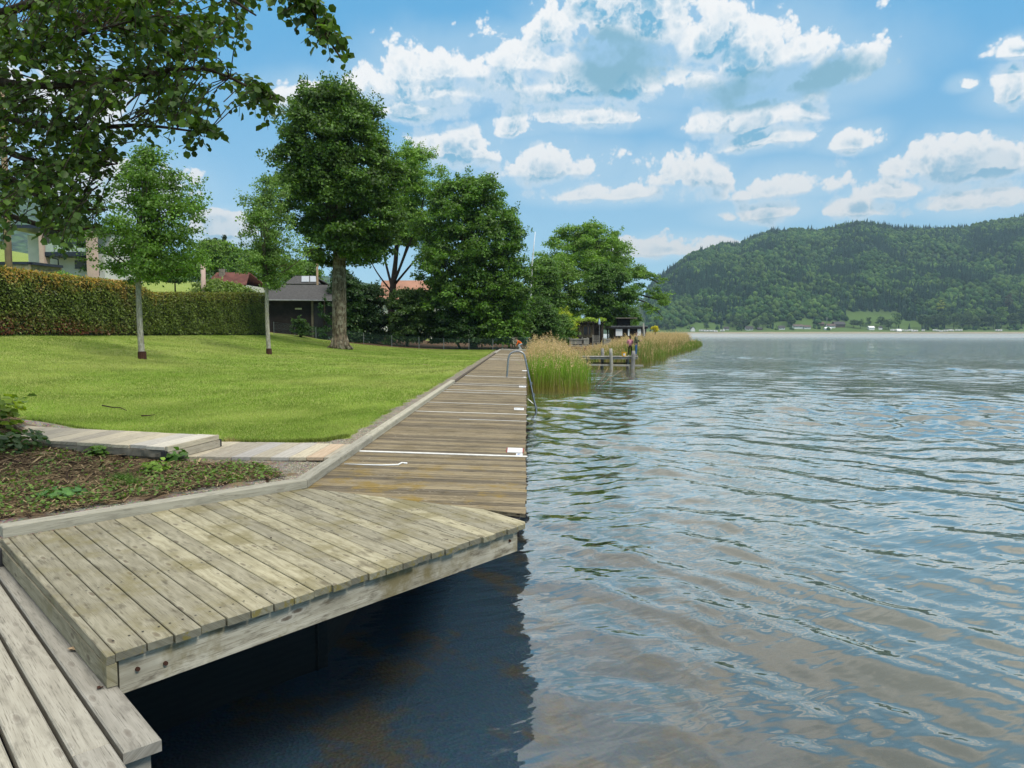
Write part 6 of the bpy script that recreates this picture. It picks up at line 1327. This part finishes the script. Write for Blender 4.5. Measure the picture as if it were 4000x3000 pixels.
g = np.random.default_rng(91); C = np.array([(px_(g.uniform(2212, 2362)), Yp + g.uniform(-1, 1.6), pz(1252) + g.normal() * .12) for _ in range(130)]); crown_mesh(pg, C, .32, 40, .17, (.20, .32, .03), (.36, .48, .06), g, .5, name='vine_leaves')
house_box(pg, px_(2225), px_(2330), Yp - 2.4, Yp + .6, .5, 1.2, W_grey, 'terrace')
fn = empty('timber_fence', (px_(2300, 74), 74, 1), 'low grey timber fence panels in front of the pergola hut', 'fence')
for i, (a, b, t_, bo) in enumerate(((2226, 2275, 1322, 1345), (2275, 2300, 1320, 1346), (2316, 2342, 1312, 1345), (2356, 2386, 1322, 1350))):
    m_ = MB(); x0, x1 = px_(a, 74), px_(b, 74); z0, z1 = pz(bo, 74), pz(t_, 74)
    if i == 2:
        for k in range(5): m_.box((x0, 74, z0 + (z1 - z0) * k / 4), (x1, 74, z0 + (z1 - z0) * k / 4), .03, .035)
        for k in range(7): m_.box((x0 + (x1 - x0) * k / 6, 73.98, z0), (x0 + (x1 - x0) * k / 6, 73.98, z1), .03, .035)
    else:
        x = x0
        while x < x1: m_.prism([(x, 74), (x + .12, 74), (x + .12, 74.03), (x, 74.03)], z0, z1 + random.uniform(-.04, .04), (0, 1)); x += .14
        m_.box((x0, 73.97, z1 - .12), (x1, 73.97, z1 - .12), .04, .07)
    loc(m_.build('lattice_panel' if i == 2 else 'panel', W_grey, fn), fn)
    m_ = MB(); m_.box((x0, 74.05, .2), (x0, 74.05, z1 + .1), .1, .1); loc(m_.build('post', W_grey, fn), fn)
um = empty('folded_parasol', (px_(2341, 80), 80, 1.2), 'folded pale blue parasol poking up through the pergola vines', 'parasol'); z1_ = atY(2341, 1243, 80).z - 1.2; m_ = MB(); m_.tube([(0, 0, 0), (0, 0, z1_)], .03, 6); m_.build('pole', M_grey, um)
m_ = MB(); m_.lathe([(.03, z1_ - .75), (.12, z1_ - .65), (.10, z1_ - .3), (.02, z1_)], (0, 0, 0), 10); m_.build('canopy', plain('pale_blue_fabric', (.45, .58, .75), .8), um)
Yb = 92; bx_ = lambda px, Y=Yb: atY(px, 1300, Y).x; bz = lambda py, Y=Yb: atY(2400, py, Y).z
bh = empty('boathouse', (bx_(2460), Yb, .5), 'black flat roofed boathouse with white panels behind the reeds', 'boathouse')
house_box(bh, bx_(2400), bx_(2526), Yb + .3, Yb + 6, 0., bz(1283), M_boards); house_box(bh, bx_(2386), bx_(2530), Yb, Yb + 6.5, bz(1283), bz(1273), W_black, 'roof'); house_box(bh, bx_(2386), bx_(2530), Yb - .03, Yb, bz(1275.5), bz(1273), M_grey, 'roof_edge')
for a, b in ((2406, 2432), (2454, 2460), (2491, 2505), (2512, 2521)): house_box(bh, bx_(a), bx_(b), Yb + .2, Yb + .28, bz(1312), bz(1285), M_white, 'panel')
wp = pole('mooring_post', 'grey pointed mooring post in front of the boathouse right end', 'post', [(2514, 1320), (2514, 1290), (2514, 1263)], 86, .17, .06, W_grey, zb=0.)
hd = empty('dark_cabin', (bx_(2430, 99), 99, 1), 'dark cabin with a thin pale roof edge behind the boathouse', 'hut'); house_box(hd, bx_(2412, 99), bx_(2461, 99), 99, 103, 1, bz(1244, 99), M_boards); house_box(hd, bx_(2405, 99), bx_(2486, 99), 98.4, 103.5, bz(1244, 99), bz(1241, 99), M_conc, 'roof')
tree('yellow_shrub', 'small vivid yellow shrub above the tan reeds right of the boathouse', 'shrub', 98, [(1279, 2553, 2566), (1287, 2550, 2572), (1296, 2553, 2568)], 2560, 12, 40, .22, .35, (.5, .45, .02), (.7, .62, .03), 92, nl=3, basez=.6)
# ------------------------------------------------------------------ far hills with their forest
RID = [(2430, 1240), (2500, 1165), (2560, 1090), (2581, 1078), (2636, 1030), (2690, 985), (2771, 957), (2839, 937), (2886, 943), (2934, 913), (3015, 888), (3110, 880), (3212, 885), (3290, 868), (3368, 853), (3449, 866), (3517, 880), (3686, 882), (3788, 871), (3890, 850), (4000, 838), (4250, 800), (4600, 780), (5200, 800), (6500, 900)]
Y0, Y1 = 1212., 1950.
ru = np.array([(r_[0] - 2000) for r_ in RID], float)
ridz = np.array([atY(r_[0], r_[1], Y1).z for r_ in RID]) - 15; ridu = np.array([atY(r_[0], r_[1], Y1).x / Y1 for r_ in RID])
def hillz(X, Y):
    u = X / Y; rz = np.interp(u, ridu, ridz, left=0); s_ = np.clip((Y - Y0) / (Y1 - Y0), 0, 1.3)
    prof = np.where(s_ < .08, s_ * .45, .036 + .964 * np.clip((s_ - .08) / .92, 0, 1) ** .80); prof = np.where(s_ > 1, 1 - (s_ - 1) * .6, prof)
    P = np.stack([X.ravel(), Y.ravel()], 1); r1 = (vnoise(P, .0042, 71, 3)).reshape(X.shape); r2 = vnoise(P, .015, 72, 2).reshape(X.shape)
    z = rz * prof + (r1 * 26 + r2 * 7) * np.clip(s_ * 3 - .2, 0, 1) * np.clip((1.02 - s_) * 4, 0, 1) * np.clip(rz / 120, 0, 1)
    return np.where(rz * prof <= 0, np.minimum(0, rz) + .5 * (s_ > 0), z) + 1.2 * np.clip(s_ * 60, 0, 1)
def hills():
    us = np.linspace(.12, 1.5, 260); ys_ = np.unique(np.concatenate([np.linspace(Y0 - 6, Y0 + 80, 22), np.linspace(Y0 + 80, Y1 + 260, 70)])); Uu, Yy = np.meshgrid(us, ys_); X = Uu * Yy; Z = hillz(X, Yy); Z = np.where(Yy < Y0, -1., Z)
    ny, nx = X.shape; i = np.arange(nx * ny).reshape(ny, nx); F_ = np.stack([i[:-1, :-1], i[:-1, 1:], i[1:, 1:], i[1:, :-1]], -1).reshape(-1, 4)
    def f(n):
        p = n.geo(); _, y, z = n.sep(p); q = n.noise(p, .02, 5, .6); c = n.mix(n.ss(q, .4, .6), (.035, .06, .022), (.06, .10, .03))
        low_ = n.ss(y, Y0 + 75, Y0 + 110, 1., 0.); c = n.mix(low_, c, (.075, .13, .03)); c = n.mix(n.ss(y, Y0 + 5, Y0 + 14, 1., 0.), c, (.30, .26, .19)); return bsdf(n, c, .95)
    prop(fast('hills', np.stack([X.ravel(), Yy.ravel(), Z.ravel()], 1), F_, mat('hill_ground', f), smooth=True), kind='structure')
    # forest: a few crown shapes repeated into one mesh
    g = np.random.default_rng(101); var_ = []
    bm = bmesh.new(); bmesh.ops.create_icosphere(bm, subdivisions=2, radius=1.); iv = np.array([v_.co[:] for v_ in bm.verts]); fi = np.array([[v_.index for v_ in f_.verts] for f_ in bm.faces]); bm.free()
    bm = bmesh.new(); bmesh.ops.create_icosphere(bm, subdivisions=1, radius=1.); iv1 = np.array([v_.co[:] for v_ in bm.verts]); fi1 = np.array([[v_.index for v_ in f_.verts] for f_ in bm.faces]); bm.free()
    for k in range(6):
        d = 1 + .22 * vnoise(iv1, 2.2, 200 + k, 3) + g.uniform(-.20, .20, len(iv1)); v_ = iv1 * d[:, None]; v_[:, 2] = v_[:, 2] * .95 + 1.0; var_.append((v_, fi1))
    for k in range(4):
        vv = []; ff = []; m = 9
        for t_ in range(4):
            zt = 3.4 - t_ * .72; rb = .28 + t_ * .27; b = len(vv); vv.append((0, 0, zt)); 
            for a in range(m): an = 2 * pi * a / m + t_; r_ = rb * (1 if a % 2 else .62) * g.uniform(.85, 1.15); vv.append((r_ * cos(an), r_ * sin(an), zt - 1.15 - g.uniform(0, .15)))
            ff += [(b, b + 1 + a, b + 1 + (a + 1) % m) for a in range(m)]
        var_.append((np.array(vv), np.array(ff)))
    T = []; 
    Yg = Y0 + 22
    while Yg < Y1 + 25:
        sp = 6.6 if Yg < Y0 + 200 else 7.2; x = .165 * Yg
        while x < .80 * Yg:
            T.append((x + g.uniform(-3.2, 3.2), Yg + g.uniform(-3.2, 3.2))); x += sp if x < .76 * Yg else 14
        Yg += sp * 1.05
    T = np.array(T); u = T[:, 0] / T[:, 1]; keep = np.ones(len(T), bool)
    pxs = 2057 + u * FPX
    mead = (T[:, 1] < Y0 + 95) & (T[:, 1] > Y0 + 12) & (((pxs > 3290) & (pxs < 3490)) | ((pxs > 2540) & (pxs < 2680) & (T[:, 1] < Y0 + 55))); keep &= ~mead
    HXs = np.array([2705, 2745, 2775, 2836, 2925, 2967, 3052, 3115, 3150, 3205, 3243, 3275, 3510, 3560, 3700]); nearh = (np.abs(pxs[:, None] - HXs[None]) < 17).any(1)
    keep &= ~((T[:, 1] < Y0 + 70) & nearh); keep &= ~((T[:, 1] < Y0 + 62) & (g.random(len(T)) < .60)); keep &= T[:, 1] > Y0 + 24; keep &= np.interp(u, ridu, ridz) > 8
    T = T[keep]; z = hillz(T[:, 0], T[:, 1]); con = vnoise(T, .010, 301, 3) + .6 * vnoise(T, .028, 302, 2) + g.normal(0, .25, len(T)) > .22
    VV = []; FF = []; CC = []; b = 0
    shade_ = 1 + .25 * vnoise(T, .02, 303, 2)
    for i, (x, y) in enumerate(T):
        if con[i]: v_, f_ = var_[6 + i % 4]; s_ = g.uniform(3.8, 7.2); sc_ = np.array([s_ * .8, s_ * .8, s_ * .92]); c = np.array((.016, .040, .023)) * g.uniform(.7, 1.4)
        else:
            v_, f_ = var_[i % 6]; s_ = g.uniform(3.2, 6.6); sc_ = np.array([s_, s_, s_ * g.uniform(.9, 1.25)]); c = (np.array((.032, .074, .020)) if g.random() < .62 else np.array((.068, .122, .028))) * g.uniform(.75, 1.3)
        c = c * shade_[i]; sc_ = sc_ * (.62 if y < Y0 + 62 else 1.); an = g.uniform(0, 6.28); ca, sa = cos(an), sin(an); w_ = v_ * sc_; w_ = np.stack([w_[:, 0] * ca - w_[:, 1] * sa, w_[:, 0] * sa + w_[:, 1] * ca, w_[:, 2]], 1) + np.array([x, y, z[i] - 1.5])
        VV.append(w_); FF.append(f_ + b); b += len(v_); CC.append(np.repeat(c[None], len(v_), 0) * (.85 + .3 * g.random((len(v_), 1))))
    print('forest trees', len(T))
    prop(fast('forest', np.concatenate(VV), np.concatenate(FF), M_forest, None, col=np.concatenate(CC)), 'dense mixed forest covering the hills across the lake', 'forest', kind='stuff')
    # far shore: single trees one can tell apart
    def shoretree(px, Yd, hpx, wpx, label, c1, c2, seed, group=None, name='shore_tree', coni=False):
        gg = np.random.default_rng(seed); x = px_at(px, Yd); zb_ = float(hillz(np.array([x]), np.array([Yd]))[0]); H_ = hpx / FPX * Yd; Wd = wpx / FPX * Yd; e_ = empty(name, (x, Yd, zb_), label, 'tree', group=group)
        m_ = MB(); m_.tube([(0, 0, -1), (0, 0, H_ * .6)], [.5, .2], 6); m_.build('trunk', B_dark, e_)
        nc_ = 26; C_ = []
        for _ in range(nc_): a_ = gg.uniform(0, 6.28); r_ = Wd / 2 * .75 * gg.random() ** .5; zz = gg.uniform(.25, .88); r_ *= sqrt(max(.1, 1 - ((zz - .5) / .55) ** 2)); C_.append((x + r_ * cos(a_), Yd + r_ * sin(a_), zb_ + H_ * zz))
        crown_mesh(e_, np.array(C_), Wd * .17, 34, Wd * .10, c1, c2, gg, .7, clvar=.3)
    global px_at; px_at = lambda px, Yd: atY(px, 1290, Yd).x
    gg = np.random.default_rng(5)
    common = [2600, 2628, 2690, 2760, 2862, 2885, 2905, 2955, 2980, 3010, 3052, 3088, 3130, 3165, 3190, 3215, 3335, 3360, 3395, 3440, 3470, 3600, 3625, 3655, 3690, 3725, 3760, 3800, 3850, 3880, 3960, 3990]
    HX = [2705, 2836, 2925, 3052, 3115, 3150, 3205, 3275, 3243, 3232, 3510]
    common = [q for q in common if min(abs(q - h_) for h_ in HX) > 15]
    LM = [(2705, 'the white gabled house at the far village left end'), (2836, 'the small half hidden white house'), (2925, 'the grey roofed white house on the far shore'), (3052, 'the two windowed white far house'), (3115, 'the long low far house'), (3275, 'the dark hotel like house'), (3402, 'the half hidden house below the meadow'), (3510, 'the white cube house'), (3670, 'the yellow green far tree'), (3785, 'the large light green far tree'), (3910, 'the tall bright green far tree')]
    ORD = ['first', 'second', 'third', 'fourth', 'fifth', 'sixth', 'seventh', 'eighth', 'ninth']
    def placelabels(pxs, what):
        out = {}; cnt = {}
        for px in sorted(pxs, key=lambda q: min(abs(q - l[0]) for l in LM)):
            lx, ln = min(LM, key=lambda l: abs(l[0] - px)); sd_ = 'left' if px < lx else 'right'; k_ = cnt.get((lx, sd_), 0); cnt[(lx, sd_)] = k_ + 1
            out[px] = f'{ORD[k_]} {what} {sd_} of {ln}'
        return out
    tl_ = placelabels(common, 'leafy shore tree'); lab = tl_
    for i, px in enumerate(common):
        shoretree(px, Y0 + gg.uniform(24, 60), gg.uniform(34, 58) * (1.3 if px > 3550 else 1) * (.8 if px < 2800 else 1), gg.uniform(30, 46) * (1.3 if px > 3550 else 1), tl_[px], (.035, .075, .022), (.075, .135, .035), 400 + i, 'leafy trees along the far shore')
    shoretree(3910, Y0 + 50, 84, 56, 'tall bright green tree standing out on the far shore at the right', (.10, .19, .03), (.17, .28, .05), 450); shoretree(3500, Y0 + 50, 62, 46, 'light green round tree right of the far meadow', (.07, .14, .03), (.13, .22, .04), 451)
    shoretree(3670, Y0 + 90, 58, 34, 'yellow green tree on the far shore among darker ones', (.22, .26, .03), (.32, .36, .05), 452); shoretree(3935, Y0 + 95, 74, 30, 'dark reddish tree on the far shore at the right', (.05, .02, .025), (.08, .035, .035), 453); shoretree(3785, Y0 + 62, 66, 52, 'large light green rounded tree right of the pale far house', (.08, .15, .03), (.14, .23, .045), 454)
    # village
    def vhouse(px, py, wpx, hpx, Yd, wallm, roofm, label, rot=0., roof_h=.55, name='far_house', group=None):
        a = atY(px, py, Yd); Wd = wpx / FPX * Yd; H_ = hpx / FPX * Yd; hw_ = H_ * (1 - roof_h); D_ = Wd * .8; e_ = empty(name, (a.x, Yd, a.z), label, 'house', rot, group=group)
        m_ = MB(); m_.prism([(-Wd / 2, -D_ / 2), (Wd / 2, -D_ / 2), (Wd / 2, D_ / 2), (-Wd / 2, D_ / 2)], -4, hw_, (1, 0)); zt = H_; wgx = Wd / 2
        if rot == 0 or True: m_.poly([(-wgx, -D_ / 2, hw_), (-wgx, 0, zt - .1), (-wgx, D_ / 2, hw_)]); m_.poly([(wgx, -D_ / 2, hw_), (wgx, D_ / 2, hw_), (wgx, 0, zt - .1)])
        m_.build('wall', wallm, e_); ov = Wd * .07
        m_ = MB(); n_ = .5
        for sg in (-1, 1):
            P_ = [(-wgx - ov, sg * (D_ / 2 + ov), hw_ - ov * .6), (wgx + ov, sg * (D_ / 2 + ov), hw_ - ov * .6), (wgx + ov, 0, zt), (-wgx - ov, 0, zt)]; P_ = P_ if sg < 0 else P_[::-1]; Q_ = [(x_, y_, z_ - n_) for x_, y_, z_ in P_]; m_.poly(P_); m_.poly(Q_[::-1])
            for i_ in range(4): j_ = (i_ + 1) % 4; m_.poly([P_[i_], Q_[i_], Q_[j_], P_[j_]])
        m_.build('roof', roofm, e_)
        for k_ in range(2 if Wd > 8 else 1):
            xx = (-.22 + .44 * k_) * Wd; m_ = MB(); m_.prism([(xx - Wd * .07, -D_ / 2 - .06), (xx + Wd * .07, -D_ / 2 - .06), (xx + Wd * .07, -D_ / 2 - .01), (xx - Wd * .07, -D_ / 2 - .01)], hw_ * .3, hw_ * .75, (1, 0)); m_.build('window', M_glass, e_)
    GR, BR = M_roof, plain('brown_roof', (.12, .085, .07), .85)
    WH = plain('bright_white_wall', (.82, .82, .80), .8, 0, .2, .04)
    for a in [(2705, 1293, 20, 17, Y0 + 22, WH, GR, 'white gabled house at the left end of the far village', pi / 2, .5), (2836, 1290, 18, 14, Y0 + 35, WH, GR, 'small white house half hidden by trees left of the long roofed one'), (2925, 1290, 26, 16, Y0 + 32, WH, GR, 'white house with a grey roof behind the far beach'),
              (2967, 1287, 16, 8, Y0 + 30, BR, GR, 'low brown house between dark trees on the far shore'), (3052, 1286, 22, 14, Y0 + 36, WH, GR, 'white two windowed house in the middle of the far village'), (3115, 1278, 34, 11, Y0 + 46, WH, BR, 'long low house with a pale brown roof on the far slope'), (3150, 1281, 26, 11, Y0 + 44, WH, BR, 'white house with a brown roof right of the long low house'),
              (3205, 1268, 22, 10, Y0 + 64, BR, BR, 'dark brown house on the slope above the village'), (3275, 1273, 38, 17, Y0 + 60, BR, GR, 'large dark hotel like house with a grey roof on the far rise'), (3243, 1277, 30, 12, Y0 + 52, WH, BR, 'white and brown house left of the dark hotel like house'), (3232, 1285, 22, 7, Y0 + 32, WH, WH, 'bright white flat tent like roof below the dark house'),
              (3128, 1262, 12, 7, Y0 + 74, WH, GR, 'tiny white house high among trees'), (3402, 1283, 20, 9, Y0 + 30, WH, WH, 'white house half hidden behind shore trees below the meadow'), (3438, 1283, 12, 9, Y0 + 32, WH, GR, 'small white house right under the meadow'), (3510, 1296, 16, 11, Y0 + 14, WH, WH, 'bright white cube house directly on the far beach'), (3720, 1268, 20, 12, Y0 + 98, M_pinkw, BR, 'pinkish house high behind the right shore trees')]: vhouse(*a)
    def caravan(x, Yd, s_, label, group):
        z_ = float(hillz(np.array([x]), np.array([Yd]))[0]); e_ = empty('caravan', (x, Yd, z_), label, 'caravan', group=group)
        m_ = MB(); m_.prism([(-2.6 * s_, -1.1), (2.6 * s_, -1.1), (2.6 * s_, 1.1), (-2.6 * s_, 1.1)], .5, 2.7, (1, 0), bev=.15); m_.build('body', WH, e_); m_ = MB(); m_.prism([(-1.4 * s_, -1.14), (.9 * s_, -1.14), (.9 * s_, -1.1), (-1.4 * s_, -1.1)], 1.5, 2.1, (1, 0)); m_.build('window', M_glass, e_)
        for k_ in (-1, 1): m_ = MB(); m_.tube([(k_ * 1.0, -1.12, .4), (k_ * 1.0, -.9, .4)], .38, 10); m_.build('wheel', M_blk, e_)
    cvp = (2736, 2748, 2758, 2770, 2786, 2796, 2822, 3484, 3495, 3524, 3540, 3556, 3568, 3578, 3606, 3650, 3662, 3676, 3694, 3712, 3718, 3738, 3752, 3896, 3906); cl_ = placelabels(cvp, 'white caravan')
    for px in cvp: Yd = Y0 + gg.uniform(10, 19); caravan(px_at(px, Yd), Yd, gg.uniform(.8, 1.4), cl_[px], 'white caravans on the far shore')
    pole('far_flagpole', 'thin grey pole standing left of the dark hotel like house across the lake', 'pole', [(3230, 1272), (3230, 1238)], Y0 + 62, .5, .3, M_grey, zb=12)
    # far mountain behind the village on the left
    ls = [(-900, 620), (-400, 560), (-100, 640), (60, 715), (120, 745), (170, 790), (260, 880), (380, 970), (700, 1020), (1100, 1060), (1500, 1120), (2100, 1200), (2400, 1260), (2520, 1296)]
    us_ = np.array([atY(a, b, 1500).x for a, b in ls]); zs_ = np.array([atY(a, b, 1500).z for a, b in ls]); xs_ = np.linspace(us_[0], us_[-1], 160); V_ = []
    for k, (yy, f_) in enumerate(((900, 0), (1100, .35), (1300, .7), (1500, 1.), (1700, .6))):
        for x in xs_: V_.append((x * yy / 1500, yy, max(-1, np.interp(x, us_, zs_)) * f_ * (1 + .03 * sin(x * .03 + k)) + 6 * sin(x * .021 + k) * f_ if x < us_[-2] else np.interp(x, us_, zs_) * f_))
    ii = np.arange(len(V_)).reshape(5, 160); F_ = np.stack([ii[:-1, :-1], ii[:-1, 1:], ii[1:, 1:], ii[1:, :-1]], -1).reshape(-1, 4)
    prop(fast('mountain', V_, F_, mat('wooded_slope', lambda n: bsdf(n, n.mix(n.ss(n.vor(n.geo(), .07), .2, .8), (.05, .10, .035), (.018, .04, .02)), .95, n.bump(n.vor(n.geo(), .07), 1., 6.))), smooth=True), kind='structure')
M_forest = mat('forest', lambda n: bsdf(n, n.mix(1., n.attr('Col'), n.mix(n.ss(n.noise(n.geo(), .6, 3, .7), .35, .65), (.6, .6, .6), (1.4, 1.4, 1.3)), 'MULTIPLY'), .9, n.bump(n.noise(n.geo(), .8, 3, .7), 1., 1.5), .1))
hills()
# ------------------------------------------------------------------ haze
HAZE = 0.00011
if HAZE:
    m_ = MB(); m_.prism([(-2300, -400), (4200, -400), (4200, 2400), (-2300, 2400)], -8, 460, (1, 0)); 
    def hz_(n):
        return None
    hm = bpy.data.materials.new('haze'); hm.use_nodes = True; hm.node_tree.nodes.clear(); n = NT(hm.node_tree)
    v_ = n.node('ShaderNodeVolumePrincipled'); v_.inputs['Density'].default_value = HAZE; v_.inputs['Color'].default_value = (.55, .78, 1., 1); v_.inputs['Anisotropy'].default_value = .1
    o_ = n.node('ShaderNodeOutputMaterial'); n.l.new(v_.outputs[0], o_.inputs['Volume'])
    prop(m_.build('haze', hm), 'thin blue summer haze over lake and hills', 'haze', kind='stuff')
